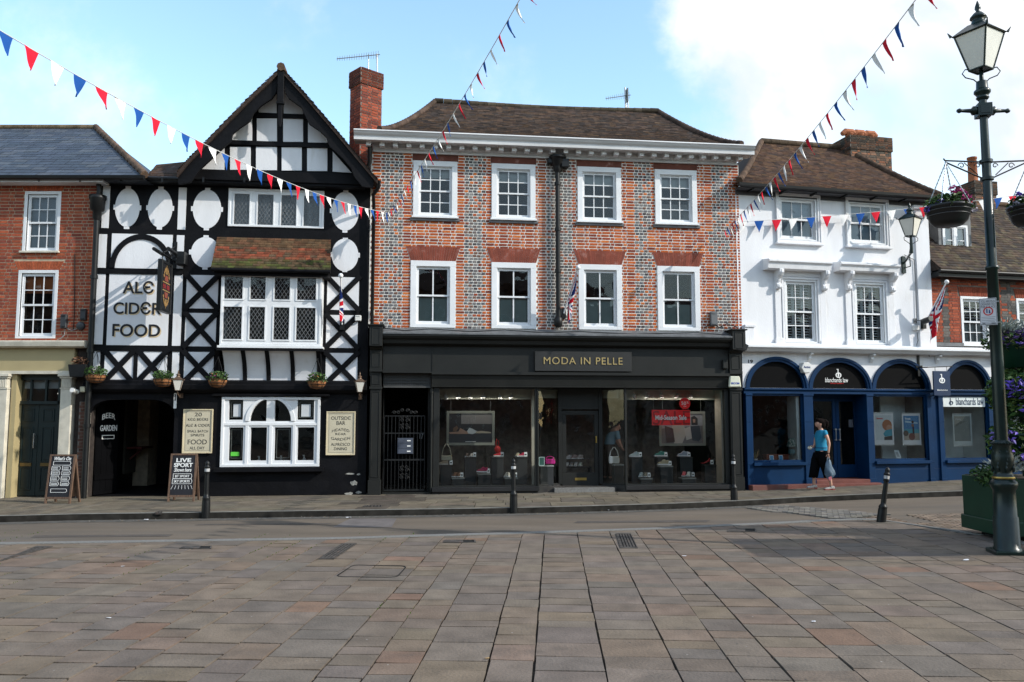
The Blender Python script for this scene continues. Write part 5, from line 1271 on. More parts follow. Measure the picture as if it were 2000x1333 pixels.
for ua, ub, _ in arches:
    c = (ua+ub)/2; rx = (ub-ua)/2; m = MB(); o = ell(c, sz0, rx, tp-sz0, 33, 0, math.pi); i = ell(c, sz0, rx-.055, tp-sz0-.06, 33, 0, math.pi); i2 = ell(c, sz0, rx-.11, tp-sz0-.12, 33, 0, math.pi)
    m.prism(o+i[::-1], -.05, 0); m.prism(i+i2[::-1], -.025, .09); a_ = m.build('arch', BLUE, OF)
    p = MB(); p.prism(i2+[(c-rx+.11, sz0)], .05, .06); p.build('tympanum', M('black_panel', (.002, .002, .0025), .6, spec=.06), a_)
m = MB()
for x in (1579, 1700, 1828, 1937):                                       # little white brackets under the cornice
    u = F.uz(x, 700)[0]; m.mould([(.0, k2-.015), (-.18, k2-.015), (-.18, k2-.05), (-.08, k2-.09), (-.09, k2-.14), (-.03, k2-.22), (0, k2-.22)], u-.035, u+.035)
build_each(m, 'bracket', WHITE, OF)
e0_, e1_ = yw(759.5, .05), yw(770, .05)
m = MB(); m.mould([(.1, e0_), (-.09, e0_), (-.09, e0_-.04), (-.05, e0_-.07), (-.05, e1_), (.1, e1_)], ou0, ou1); m.build('transom_rail', BLUE, OF)
SB = yw(944, .05, 1600)-.25
sl_t, sl_b = yw(901, .05, 1700), yw(907, .05, 1700)
dA, dB = F.uz(1588, 850)[0], F.uz(1693, 850)[0]
def pil(a, b_, nm='pilaster'):
    ua, ub = F.uz(a, 840)[0], F.uz(b_, 840)[0]; m = MB(); m.box(ua, ub, -.06, .1, SB, e1_); m.box(ua-.01, ub+.01, -.08, .1, SB, yw(935, .05, a)); m.box(ua-.015, ub+.015, -.08, .1, e1_-.05, e1_)
    for f in (.3, .72): z = SB+(e1_-SB)*f; m.box(ua-.005, ub+.005, -.068, -.06, z-.008, z+.008)
    return m.build(nm, BLUE, OF, bevel=.004), ua, ub
pil(1456, 1467.5); pil(1569, 1587); pil(1692, 1704); pil(1810, 1818.5); pil(1832, 1841.5); pil(1930, 1946)
q = F.uz(1818, 840)[0], F.uz(1832, 840)[0]; m = MB(); m.box(q[0], q[1], -.02, .1, SB, e1_); m.build('pier', BLUE, OF)
bays = [(F.uz(1467, 840)[0], F.uz(1570, 840)[0], 1467, 1560), (F.uz(1704, 840)[0], F.uz(1811, 840)[0], 1704, 1811), (F.uz(1841, 840)[0], F.uz(1931, 840)[0], 1841, 1931), (F.uz(1946, 840)[0], ou1, 0, 0)]
m = MB(); fr = MB()
for a, b_, _, _ in bays:
    m.box(a, b_, -.03, .1, SB, sl_b); m.box(a, b_, -.12, .12, sl_b, sl_t)
    frame4(fr, (a, b_, sl_t, e1_), .05, .0, .07, tt=.05)
build_each(m, 'stall_riser', BLUE, OF, bevel=.004); build_each(fr, 'window_frame', BLUE, OF)
m = MB(); m.box(F.uz(1703, 840)[0], ou1, -.031, -.029, sl_b-.14, sl_b-.13); m.build('riser_line', NAVY, OF)
ROOML = M('office_room', (.30, .30, .28), .9, var=.3); ROOMG = M('office_grey', (.60, .64, .63), .9, var=.12)
for k, (a, b_, _, _) in enumerate(bays):
    pane(OF, a+.05, b_-.05, sl_t+.05, e1_-.05, .03, .03)
    if k == 0: room(OF, a, b_+.1, sl_t-.02, e1_, .13, 3, VOID); mm = MB(); mm.box(b_-.13, b_-.05, .1, .5, sl_t, e1_-.06); mm.build('window_reveal', ROOMG, OF)
    elif k == 1: room(OF, a, b_, sl_t-.02, e1_, .13, 1.6, ROOML)
    else: room(OF, a, b_, sl_t-.02, e1_, .13, .9, ROOMG)
mm = MB(); a, b_ = bays[1][0], bays[1][1]; mm.box(a+(b_-a)*.52, b_-.02, .75, .8, sl_t, e1_-.02); mm.build('screen', ROOMG, OF)
# banner on the glass
q = r(1842, 773, 1928, 795, .0); 
for a, b_ in ((bays[2][0]+.05, bays[2][1]-.05), (bays[3][0]+.05, bays[3][1]-.05)):
    m = MB(); m.box(a, b_, .018, .026, q[2], e1_-.05); bn = m.build('window_banner', M('banner_white', (.62, .66, .65), .7), OF)
    if a < bays[2][1]:
        t = r(1868, 777.5, 1922, 791.5); text('lettering', 'blanchards law', (t[0], t[1], t[2], t[3]), .017, NAVY, bn)
        L0 = r(1854, 777.5, 1863, 791.5)
        m = MB(); cx, cz = (L0[0]+L0[1])/2, L0[2]+.055
        for rr_ in (1,): m.tube([(cx+.045*math.cos(a2), .014, cz+.045*math.sin(a2)) for a2 in [R(x) for x in range(0, 361, 20)]], .011, 5)
        m.box(cx-.028, cx-.01, .01, .016, cz-.06, L0[3]); m.build('emblem', NAVY, bn)
def emblem(m, cx, cz, s, y=-.004):                                    # d and b joined round one bowl
    m.plate(ell(cx, cz, s*.5, s*.42, 24), [ell(cx+.0, cz, s*.33, s*.29, 24)], y, 0); m.box(cx-s*.12, cx+s*.02, y-.001, 0, cz-s*.40, cz+s*.95); m.box(cx+s*.02, cx+s*.12, y-.001, 0, cz-s*.1, cz+s*.3); m.box(cx-s*.28, cx-s*.12, y-.001, 0, cz+s*.85, cz+s*.95)
# office sign in the second arch
c2 = (arches[1][0]+arches[1][1])/2
AS = on(F, 'office_sign', 'white and red blanchards law lettering on black in the arch above the blue door', 'sign', c2, sz0, -.05)
m = MB(); _, ez_ = F.uz(1635, 733); emblem(m, 0, ez_-sz0, .16, -.006); m.build('emblem', CHALK, AS)
t = r(1614, 738, 1658.5, 747); text('lettering', 'blanchards law', (t[0]-c2, t[1]-c2, t[2]-sz0, t[3]-sz0), -.001, CHALK, AS); t = r(1624, 747.5, 1650, 750.8); text('lettering', 'family lawyers', (t[0]-c2, t[1]-c2, t[2]-sz0, t[3]-sz0), -.001, REDP, AS)
q = r(1461, 703, 1470.5, 710); text('house_number', '19', q, -.001, BLACKL, OF, bold=.03)
# recessed double doors and steps
m = MB(); st1 = yw(945, .05, 1640); stp = [(BASE, .0)]
sz_a, sz_b = yw(944, .1, 1640), yw(937, .0, 1640)
m.box(ou0+.03, F.uz(1708, 940)[0], -.28, -.081, BASE, sz_a); m.box(dA, dB, -.081, .6, BASE, sz_b); m.build('entrance_steps', M('red_step', (.13, .035, .025), .7, var=.25, vs=4, col2=(.08, .04, .035), c2s=2), OF, bevel=.01)
DZ = .45
m = MB(); m.quad((dA, .08, sz_b), (dA, DZ, sz_b), (dA, DZ, e1_), (dA, .08, e1_)); m.quad((dB, .08, sz_b), (dB, DZ, sz_b), (dB, DZ, e1_), (dB, .08, e1_)); m.quad((dA, .08, e1_), (dB, .08, e1_), (dB, DZ, e1_), (dA, DZ, e1_)); m.build('door_recess', BLUE, OF)
dzt = yw(777, -.4, 1640); fd = MB(); xa, xb_ = F.uz(1586, 850, -DZ)[0], F.uz(1676, 850, -DZ)[0]
fd.box(dA, dB, DZ, DZ+.08, dzt, e1_); fd.box(xb_, dB, DZ+.0, DZ+.08, sz_b, dzt); 
fdo = fd.build('door_frame', BLUE, OF)
xm = F.uz(1634.5, 850, -DZ)[0]
for a, b_, side in ((dA, xm-.004, 1), (xm+.004, xb_, -1)):
    m = MB(); i = frame4(m, (a, b_, sz_b+.01, dzt-.005), .09, DZ+.01, DZ+.06, tb=.32); lf = m.build('door_leaf', BLUE, OF, bevel=.004); pane(lf, i[0], i[1], i[2], i[3], DZ+.03, DZ+.03, name='pane')
    hx = xm-side*.055; m = MB(); m.tube([(hx, DZ-.05, sz_b+.95), (hx, DZ-.05, sz_b+1.2)], .012, 8)
    for z in (.93, 1.19): m.box(hx-.02, hx+.02, DZ-.055, DZ+.01, sz_b+z, sz_b+z+.035)
    m.build('door_handle', STEEL, lf)
room(OF, dA, dB, sz_b-.02, e1_, DZ+.09, 3.2, VOID)
m = MB(); m.box(F.uz(1679, 828)[0], F.uz(1687, 828)[0], DZ-.03, DZ+.0, yw(835, -.4), yw(820, -.4)); m.build('entry_phone', STEEL, OF)
# ================================================================ brick cottage at the far right
CT = building('brick_cottage', 'low red brick cottage with steep tiled roof, dormer and tall chimney pot at the right', 'house', F)
c0_, c1_ = wu1+.005, ou1+.3
czt = yw(543, 0, 1900); czb = yw(678, .0, 1900)
w1 = r(1877, 580, 1931, 678); w1 = (w1[0], w1[1], czb+.02, w1[3]); w2 = (w1[0]+1.72, w1[1]+1.72, w1[2], w1[3])
hs = []
for q in (w1, w2):
    w_, h = sash(CT, q, cols=3, rows=(2, 2), d=.02, fr=.07, rail=.04, bar=.02, sill=0, blind=[(0, .5, M('white_shutter_low', (.33, .35, .34), .8, var=.2, vs=3, stretch=(1, 1, 20)))]); hs.append(h)
    m = MB(); z = (h[2]+h[3])/2+.05
    while z < h[3]-.05: m.add([(h[0]+.02, .14, z-.012), (h[1]-.02, .14, z-.012), (h[1]-.02, .19, z+.02), (h[0]+.02, .19, z+.02)], [(0, 1, 2, 3)]); z += .07
    m.build('shutter', WHITE, w_)
m = MB(); m.plate(rc((c0_, c1_, czb, czt)), [rc(h) for h in hs], 0, .3); m.build('wall', MORTARD, CT)
ar = MB(); exc = [w1, w2]
for q in (w1, w2):
    n = 13
    for i in range(n):
        f0, f1 = i/n, (i+1)/n; x0 = q[0]+(q[1]-q[0])*f0; x1 = q[0]+(q[1]-q[0])*f1
        ar.prism([(x0+.004, q[3]+.004), (x1-.004, q[3]+.004), (x1-.004+(f1-.5)*.12, q[3]+.25), (x0+.004+(f0-.5)*.12, q[3]+.25)], -.012, 0, jit((.22, .055, .03), .15))
    exc.append((q[0]-.06, q[1]+.06, q[3], q[3]+.26))
build_each(ar, 'window_arch', BRICK, CT)
ux = (w1[1]+.35, w1[1]+.75)
def cc(u, z, h, rg):
    g_ = (ux[0] < u < ux[1]) or (c0_+.25 < u < c0_+.5)
    if g_ and rg.random() < .8: c = rg.choice([(.12, .11, .10), (.09, .085, .08), (.15, .13, .115)])
    else: c = rg.choice([(.30, .075, .04), (.24, .06, .035), (.35, .09, .045)])
    return jit(c, .16, rg)
mb = MB(); bricks(mb, c0_+.01, c1_, czb+.1, czt, exc, cc, gap=.012, seed=31); mb.build('brickwork', BRICK, CT)
m = MB(); m.box(c0_, w1[0], -.06, 0, czb, czb+.09); m.box(w1[1], w2[0], -.06, 0, czb, czb+.09); build_each(m, 'string_course', GREYFIN, CT)
ec = yw(530, .35, 1900); ex0 = c0_+.02
m = MB(); m.box(ex0, c1_, -.3, 0, ec-.16, ec-.03); m.tube([(ex0, -.34, ec-.02), (c1_, -.34, ec-.02)], .05, 8); m.build('gutter', BLACKM, CT)
RYc = 2.6; rzc = F.uz(1975, 404, -RYc)[1]
A0 = Vector((ex0-.0, -.38, ec+.02)); A1 = Vector((c1_+.3, -.38, ec+.02)); B0 = Vector((ex0+.0, RYc, rzc)); B1 = Vector((c1_+.3, RYc, rzc))
CTc = [(.09, .065, .05), (.075, .058, .048), (.11, .08, .055), (.065, .055, .048), (.13, .11, .07)]
m = MB(); tiles(m, lambda t: A0.lerp(B0, t), lambda t: A1.lerp(B1, t), 30, .165, lambda t, x, rg: jit(rg.choice(CTc), .25, rg), lift=.024, seed=25)
o = Vector((0, 0, -.012)); m.add([A0+o, A1+o, B1+o, B0+o, (A1.x, 2*RYc, ec), (A0.x, 2*RYc, ec)], [(0, 1, 2, 3), (3, 2, 4, 5), (0, 3, 5), (1, 4, 2)], (.05, .04, .035))
rf = m.build('roof', TILE, CT)
m = MB()
for i in range(12): a = B0.lerp(B1, i/12)+Vector((0, 0, .04)); b_ = B0.lerp(B1, (i+.97)/12)+Vector((0, 0, .04)); m.tube([a, b_], .09, 7, jit((.12, .08, .05), .3))
m.build('ridge_tiles', TILE, rf)
ch, T0, z1 = chimney(rf, F, 1905, 1946, 354, 415, 2.4, .7, dkc, 0)
pz = F.uz(1920, 309, -2.7)[1]; m = MB(); m.lathe([(.15, z1), (.14, z1+.1), (.125, pz-.06), (.145, pz-.05), (.145, pz)], (T0.translation.x-.1, T0.translation.y, 0), 14); m.build('chimney_pot', TERRA, ch)
# dormer
dy = .55; q = r(1841, 440, 1890, 500, -dy); 
m = MB(); dzb, dzt_ = q[2]-.12, F.uz(1865, 414, -dy)[1]
m.box(q[0]-.12, q[0], dy, 2.2, dzb-.1, dzt_); m.box(q[1], q[1]+.12, dy, 2.2, dzb-.1, dzt_); m.box(q[0], q[1], dy-.03, dy+.1, dzb-.1, q[2]); m.box(q[0], q[1], dy, dy+.1, q[3], dzt_); m.box(q[0]-.2, q[1]+.2, dy-.12, 2.4, dzt_, dzt_+.08)
dm = m.build('dormer', GREYFIN, rf); 
wd = MB(); i = frame4(wd, q, .06, dy-.02, dy+.05); wd.box((i[0]+i[1])/2-.045, (i[0]+i[1])/2+.045, dy-.01, dy+.04, i[2], i[3])
for a, b_ in ((i[0], (i[0]+i[1])/2-.045), ((i[0]+i[1])/2+.045, i[1])): j = frame4(wd, (a, b_, i[2], i[3]), .03, dy, dy+.04); zc = (j[2]+j[3])/2; wd.box(j[0], j[1], dy+.01, dy+.03, zc-.012, zc+.012)
wd.build('window', WHITE, dm); m = MB(); m.quad((i[0], dy+.03, i[2]), (i[1], dy+.03, i[2]), (i[1], dy+.03, i[3]), (i[0], dy+.03, i[3])); m.build('pane', SKYGLASS, dm); m = MB(); m.box(i[0], i[1], dy+.1, dy+.12, i[2], i[3]); m.build('curtain', SKB, dm)  # sheet behind the pane carries the same painted sky reflection
m = MB(); m.box(c0_+.02, c1_, 3.2, 5, BASE, czt); m.build('rear_block', MORTARD, CT); room(CT, c0_, c1_, czb, czt, .3, 3.1)
# tall brick chimney behind the timbered pub
CH = thing('chimney', 'tall narrow red brick chimney rising behind the cornice beside the pub gable', 'chimney', FM.w(0, 0, 0), FM.th)
cho, Tc, cz1 = chimney(CH, FM, 689, 738, 136, 255, 1.6, .5, redc, 0, mort=MORTARD, rot=R(36), name='stack')
# ================================================================ the other side of the square (behind the camera, seen in the window glass)
rg = random.Random(77)
def plain_house(FO, u0, w_, h_, colr, nf, nm, label, group):
    b = thing(nm, label, 'house', FO.w(u0, 0), FO.th, group)
    m = MB(); m.box(0, w_, 0, 8, -.3, h_); m.build('wall', M('plain_wall', colr, .9, var=.2, vs=2, bump=.3), b)
    m = MB(); m.add([(-.2, -.4, h_), (w_+.2, -.4, h_), (w_+.2, 8, h_), (-.2, 8, h_), (-.2, 3.8, h_+2.2), (w_+.2, 3.8, h_+2.2)], [(0, 1, 5, 4), (2, 3, 4, 5), (0, 4, 3), (1, 2, 5), (0, 3, 2, 1)]); m.build('roof', M('plain_roof', (.07, .05, .045), .9, var=.3, vs=6), b)
    n = int(w_/2.6)
    for j in range(nf):
        for i in range(n):
            xc = w_*(i+.5)/n; z = .8+j*h_/nf*.97; th_ = min(1.7, h_/nf-.9)
            m = MB(); q = (xc-.55, xc+.55, z, z+th_); frame4(m, q, .08, -.04, .0); wq = m.build('window', WHITE, b); m = MB(); m.box(xc-.47, xc+.47, -.012, -.002, z+.08, z+th_-.08); m.build('pane', PGL, wq); m = MB(); m.box(xc-.02, xc+.02, -.03, -.013, z+.08, z+th_-.08); m.box(xc-.47, xc+.47, -.031, -.013, z+th_/2-.02, z+th_/2+.02); m.build('glazing_bar', WHITE, wq)
PGL = M('plain_glass', (.02, .025, .03), .1)
x = 106.0
for k, (w_, h_, colr, nf) in enumerate(((15, 10.5, (.20, .10, .07), 3), (13, 9.2, (.40, .37, .32), 3), (17, 11.5, (.17, .085, .06), 3), (14, 9.8, (.34, .30, .24), 3), (16, 10.8, (.19, .09, .06), 3), (15, 9.4, (.42, .4, .36), 3), (16, 11.2, (.22, .12, .09), 3), (14, 9.6, (.36, .34, .30), 3), (18, 10.9, (.16, .08, .06), 3), (16, 10, (.3, .2, .15), 3))):
    FO = Frame(x, -21.0-(k % 2)*.3, R(180)); x -= w_+.02
    lab = ['tall dark red brick house', 'cream rendered house', 'large brown brick house', 'pale stone coloured house', 'red brick corner house', 'white rendered house', 'broad brick house', 'grey stuccoed house', 'long dark brick terrace house', 'buff brick house'][k]
    plain_house(FO, 0, w_, h_, colr, nf, 'opposite_house', lab+' on the far side of the square behind the viewer', 'houses across the square')
plain_house(FW, c1_+.05, 9, 6.4, (.36, .34, .3), 2, 'terrace_house', 'cream rendered house continuing the row beyond the brick cottage', 'neighbouring houses of the row')
plain_house(FW, c1_+9.1, 14, 8.2, (.2, .09, .06), 3, 'terrace_house', 'tall brick house at the far right end of the row', 'neighbouring houses of the row')
plain_house(FL, wx0-12.05, 12, 5.9, (.38, .35, .28), 2, 'terrace_house', 'pale rendered house left of the red brick house', 'neighbouring houses of the row')
# ================================================================ lettering and signs of the pub
F = FM
LT = on(F, 'painted_lettering', 'large black serif letters ALE CIDER FOOD with cream shadow on the white pub panel', 'lettering', *F.uz(270, 605), .012)
lu, lz = F.uz(270, 605)
SHD = M('letter_shadow', (.62, .48, .30), .8, var=.05)
for s_, q in (('ALЄ', (240.5, 549, 301, 574)), ('CIDЄR', (222, 590, 315.5, 614.5)), ('FOOD', (220, 633.5, 313.5, 658))):
    t = F.rect(*q); t = (t[0]-lu, t[1]-lu, t[2]-lz, t[3]-lz)
    text('letters', s_, (t[0]+.022, t[1]+.022, t[2]-.022, t[3]-.022), -.003, SHD, LT, bold=.016, th=.002); text('letters', s_, t, -.006, BLACKL, LT, bold=.016, th=.003)
PAPER = M('sign_cream', (.50, .45, .33), .7, var=.06); GILT = M('sign_gilt', (.62, .52, .34), .5, var=.1)
def board(name, label, q, lines, d=.02):
    b = F.rect(*q); cu, cz = (b[0]+b[1])/2, (b[2]+b[3])/2; t = on(F, name, label, 'sign', cu, cz, d, 'framed cream boards beside the pub window'); W2, H2 = (b[1]-b[0])/2, (b[3]-b[2])/2
    m = MB(); m.box(-W2+.02, W2-.02, -.02, 0, -H2+.02, H2-.02); m.build('panel', PAPER, t); m = MB(); frame4(m, (-W2, W2, -H2, H2), .024, -.035, 0); m.build('frame', GILT, t)
    m = MB(); frame4(m, (-W2+.055, W2-.055, -H2+.055, H2-.055), .005, -.022, -.0205); m.build('border', M('border_line', (.2, .17, .12), .8), t)
    for s_, x0, x1, y0, y1, ar_ in lines:
        text('letters', s_, (-W2+2*W2*x0, -W2+2*W2*x1, H2-2*H2*y1, H2-2*H2*y0), -.0205, BLACKL, t, th=.002, arc=ar_)
    return t
board('pub_board', 'cream framed board reading 20 KEG BEERS and FOOD ALL DAY, between passage and pub window', (358, 799.5, 416, 885.5), [('20', .38, .62, .08, .165, None), ('KЄG BЄЄRS', .16, .84, .20, .265, None), ('ALЄ & CIDЄR', .1, .9, .335, .40, None), ('SMALL BATCH', .15, .85, .475, .53, None), ('SPIRITS', .27, .73, .565, .62, None), ('FOOD', .18, .82, .69, .80, None), ('ALL DAY', .25, .75, .85, .915, None)])
board('pub_board', 'cream framed board reading OUTSIDE BAR and ALFRESCO DINING, right of the pub window', (637.5, 804, 694, 889), [('OUTSIDЄ', .16, .84, .11, .195, None), ('BAR', .35, .65, .225, .31, None), ('HЄATЄD', .2, .8, .42, .485, .035), ('RЄAR', .32, .68, .49, .545, None), ('GARDЄN', .17, .83, .575, .64, -.03), ('ALFRЄSCO', .17, .83, .72, .79, None), ('DINING', .28, .72, .825, .89, None)])
# projecting pub sign
su_, sz_ = F.uz(334, 512, .3); ztop = F.uz(330, 521, .3)[1]; zbot = F.uz(328, 612, .3)[1]
HS = on(F, 'hanging_pub_sign', 'black hanging pub sign with gold and red ornament, hung from an iron arm', 'sign', su_, 0, 0)
m = MB(); m.box(-.03, .03, -1.02, -.34, zbot, ztop); m.build('board', M('sign_black', (.01, .01, .012), .4), HS)
m = MB()
for a, b_ in ((-1.05, -.99), (-.37, -.31)): m.box(-.05, .05, a, b_, zbot-.03, ztop+.03)
m.box(-.049, .049, -.99, -.37, zbot-.03, zbot+.03); m.box(-.049, .049, -.99, -.37, ztop-.03, ztop+.03); m.build('frame', BLACKM, HS, bevel=.006)
m = MB(); H = ztop-zbot; cy = -.68; cz = (ztop+zbot)/2
def yz(m, poly, x0=.031, x1=.036, col=None): m.add([(x0, y, z) for y, z in poly]+[(x1, y, z) for y, z in poly], [tuple(range(len(poly))), tuple(range(2*len(poly)-1, len(poly)-1, -1))]+[(i, (i+1) % len(poly), (i+1) % len(poly)+len(poly), i+len(poly)) for i in range(len(poly))], col)
for sgn in (1, -1):
    for k in range(9):
        a = R(20+k*17.5); yz(m, [(cy+.19*math.cos(a)+.035*math.cos(t), cz+sgn*(.13+.26*math.sin(a))+.04*math.sin(t)) for t in [R(q) for q in range(0, 360, 60)]], col=(.26, .15, .055))
    yz(m, [(cy-.13, cz+sgn*.12), (cy+.13, cz+sgn*.12), (cy+.08, cz+sgn*.24), (cy-.08, cz+sgn*.24)], col=(.2, .05, .03)); yz(m, [(cy-.05, cz+sgn*.27), (cy+.05, cz+sgn*.27), (cy, cz+sgn*.47)], col=(.28, .17, .06))
    yz(m, [(cy-.25, cz+sgn*.075), (cy+.25, cz+sgn*.075), (cy+.25, cz+sgn*.10), (cy-.25, cz+sgn*.10)], col=(.28, .17, .06))
for k in range(7):
    if k == 3: continue
    y0 = cy-.23+k*.067; yz(m, [(y0, cz-.05), (y0+.045, cz-.05), (y0+.045, cz+.05), (y0, cz+.05)], col=(.22, .02, .02))
m.build('ornament', M('ornament_paint', (1, 1, 1), .5, usecol=True), HS)
m = MB(); za = ztop+.16; m.tube([(0, 0, za), (0, -1.1, za)], .022, 8); m.tube([(0, 0, za+.35), (0, -.9, za+.02)], .014, 6); m.tube([(-.0, -.45, ztop), (0, -.45, za)], .01, 6); m.tube([(0, -.92, ztop), (0, -.92, za)], .01, 6); m.tube([(0, -.3, za)]+[(0, -.3-.09*math.sin(t)*(1-t/8), za+.1+.09*math.cos(t)*(1-t/8)) for t in [i*.5 for i in range(14)]], .01, 5)
m.tube([(0, -.3, za), (.12, -.3, za+.06), (.12, -.95, za+.1)], .012, 6); m.box(-.04, .04, -.03, 0, za-.15, za+.45); m.build('bracket', BLACKM, HS)
m = MB(); m.tube([(.14, -1.02, za+.1), (.14, -.42, za+.1)], .04, 8); m.build('strip_light', BLACKM, HS); m = MB(); m.tube([(-.14, -1.05, za+.08), (-.14, -.4, za+.08)], .04, 8); m.build('strip_light', BLACKM, HS)
u, z = F.uz(352, 504, .2); FB = on(F, 'floodlight', 'black box floodlight on the pub wall beside the hanging sign', 'floodlight', u, z, 0)
m = MB(); m.prism([(-.08, -.16), (.12, -.16), (.12, .14), (-.08, .14)], -.26, -.03); m.build('housing', BLACKM, FB, bevel=.02); m = MB(); m.box(-.02, .06, -.03, 0, -.06, .06); m.build('mount', BLACKM, FB)
# ---- hanging baskets
GRN = [(.03, .075, .015), (.045, .10, .02), (.06, .12, .03), (.025, .055, .012), (.08, .13, .04)]
COCO = M('coconut_liner', (.23, .095, .035), .95, var=.35, vs=14, bump=.5, bs=40)
def basket(F, px, py, label, flowers, seed, top):
    u, z = F.uz(px, py, .34); t = on(F, 'hanging_basket', label, 'hanging basket', u, z, .34, 'hanging baskets along the pub front'); rg = random.Random(seed)
    m = MB(); m.lathe([(.02, -.15), (.13, -.13), (.185, -.06), (.205, .02), (.19, .03), (.12, .0)], (0, 0, 0), 16); m.build('bowl', COCO, t)
    m = MB()
    for rr_, zz in ((.21, .02), (.196, -.05), (.155, -.115)): m.tube([(rr_*math.cos(a), rr_*math.sin(a), zz) for a in [R(x) for x in range(0, 361, 24)]], .006, 4, cap=False)
    for k in range(9): a = R(k*40); m.tube([(.215*math.cos(a), .215*math.sin(a), .02), (.2*math.cos(a), .2*math.sin(a), -.06), (.14*math.cos(a), .14*math.sin(a), -.135)], .005, 4, cap=False)
    m.build('wire_frame', BLACKM, t)
    m = MB(); m.leafs((0, 0, .10), (.22, .2, .12), 210, .07, GRN, rg); m.leafs((0, -.05, .03), (.25, .2, .06), 60, .06, GRN, rg); m.build('foliage', LEAF, t)
    if flowers: m = MB(); 
    if flowers:
        for c in flowers: m.leafs((rg.uniform(-.14, .14), -.1, .12), (.07, .06, .05), 14, .045, [c], rg); m.build('flower', LEAF, t); m = MB()
    m = MB(); 
    for k in range(3): a = R(90+k*120); m.tube([(.2*math.cos(a), .2*math.sin(a), .02), (0, 0, top)], .005, 4)
    m.tube([(0, 0, top), (0, .34, top+.03)], .012, 6); m.build('chains', BLACKM, t)
basket(F, 187, 735, 'wicker hanging basket with green plants at the left corner of the pub', [(.3, .28, .3)], 1, .52)
basket(F, 319, 743, 'wicker hanging basket with green plants by the X braces right of the passage lamp bracket', None, 2, .5)
basket(F, 425, 744, 'wicker hanging basket with an orange and pink flower under the bay window left end', [(.5, .12, .02), (.45, .05, .3)], 3, .52)
basket(F, 619, 747, 'wicker hanging basket with pink flower under the bay window right end', [(.45, .06, .35), (.5, .2, .05)], 4, .52)
u, z = FL.uz(157, 722, .15); TR = on(FL, 'wall_trough', 'black wall trough with withered brown plants at the corner of the brick house', 'planter', u, z, 0)
m = MB(); m.prism([(-.2, .1), (.2, .1), (.15, -.17), (-.15, -.17)], -.3, -.02); m.build('trough', BLACKM, TR, bevel=.01); m = MB(); m.leafs((0, -.16, .17), (.2, .12, .11), 130, .06, [(.16, .07, .03), (.1, .05, .03), (.2, .1, .05)], rg); m.build('dead_plants', LEAF, TR)
# ---- lanterns
LAMPG = M('lantern_glass', (.62, .60, .54), .25, spec=.5, var=.08)
COPPER = M('dull_copper', (.14, .09, .06), .5, metal=.5, var=.3)
def lantern(t, s, zb, mf, mr, rot=0.0, ribs=True):
    """four tapering glass sides, hipped cap and finial; s = eave half width, zb = bottom"""
    Rz = Matrix.Rotation(rot, 4, 'Z'); h = s*2.15; b = s*.45; g = MB(); m = MB()
    c4 = [(-1, -1), (1, -1), (1, 1), (-1, 1)]
    lo = [Vector((x*b, y*b, zb)) for x, y in c4]; hi = [Vector((x*s*.94, y*s*.94, zb+h)) for x, y in c4]
    g.add([Rz @ v for v in lo+hi], [(0, 1, 5, 4), (1, 2, 6, 5), (2, 3, 7, 6), (3, 0, 4, 7)]); g.build('glass', LAMPG, t)
    for i in range(4):
        m.tube([Rz @ lo[i], Rz @ hi[i]], s*.055, 6); m.tube([Rz @ lo[i], Rz @ lo[(i+1) % 4]], s*.06, 6); m.tube([Rz @ hi[i], Rz @ hi[(i+1) % 4]], s*.075, 6)
    m.add([Rz @ v for v in lo], [(3, 2, 1, 0)]); m.build('frame', mf, t)
    r_ = MB(); e = [Vector((x*s*1.06, y*s*1.06, zb+h)) for x, y in c4]; p = [Vector((x*s*.42, y*s*.42, zb+h+s*.62)) for x, y in c4]
    r_.add([Rz @ v for v in e+p], [(0, 1, 5, 4), (1, 2, 6, 5), (2, 3, 7, 6), (3, 0, 4, 7), (4, 5, 6, 7), (3, 2, 1, 0)])
    for v in e: q = Rz @ v; r_.tube([q, q+Vector((q.x*.12, q.y*.12, s*.28))], [s*.09, s*.02], 6)
    r_.build('cap', mr, t)
    f = MB(); z0 = zb+h+s*.58; f.lathe([(s*.42, z0), (s*.38, z0+s*.22), (s*.26, z0+s*.36), (s*.46, z0+s*.42), (s*.44, z0+s*.5), (s*.24, z0+s*.74), (s*.09, z0+s*.84), (s*.17, z0+s*1.0), (s*.15, z0+s*1.15), (s*.02, z0+s*1.5)], (0, 0, 0), 14); f.build('finial', mr, t)
def wall_lantern(px, pyb, s, label):
    u, z = F.uz(px, pyb, .3); t = on(F, 'carriage_lamp', label, 'wall lamp', u, z, .3, 'copper carriage lamps on the pub'); lantern(t, s, 0, COPPER, COPPER, R(10)); m = MB(); m.tube([(0, 0, -.02), (0, 0, -.07), (0, .16, -.14), (0, .29, -.05)], .014, 6); m.box(-.04, .04, .27, .3, -.16, .08); m.build('bracket', COPPER, t)
wall_lantern(347, 763, .105, 'copper carriage lamp with milky glass at the right corner of the pub passage')
wall_lantern(702.5, 766, .105, 'copper carriage lamp with milky glass at the right edge of the pub')
u, z = F.uz(342, 783, .03); NB = on(F, 'notice_strip', 'narrow white notice strip hanging below the carriage lamp by the passage', 'notice', u, z, 0); m = MB(); m.box(-.03, .03, -.03, -.015, -.17, .17); m.build('strip', CHALK, NB); m = MB(); m.box(-.012, .012, -.033, -.0305, .0, .14); m.build('mark', BLACKL, NB)
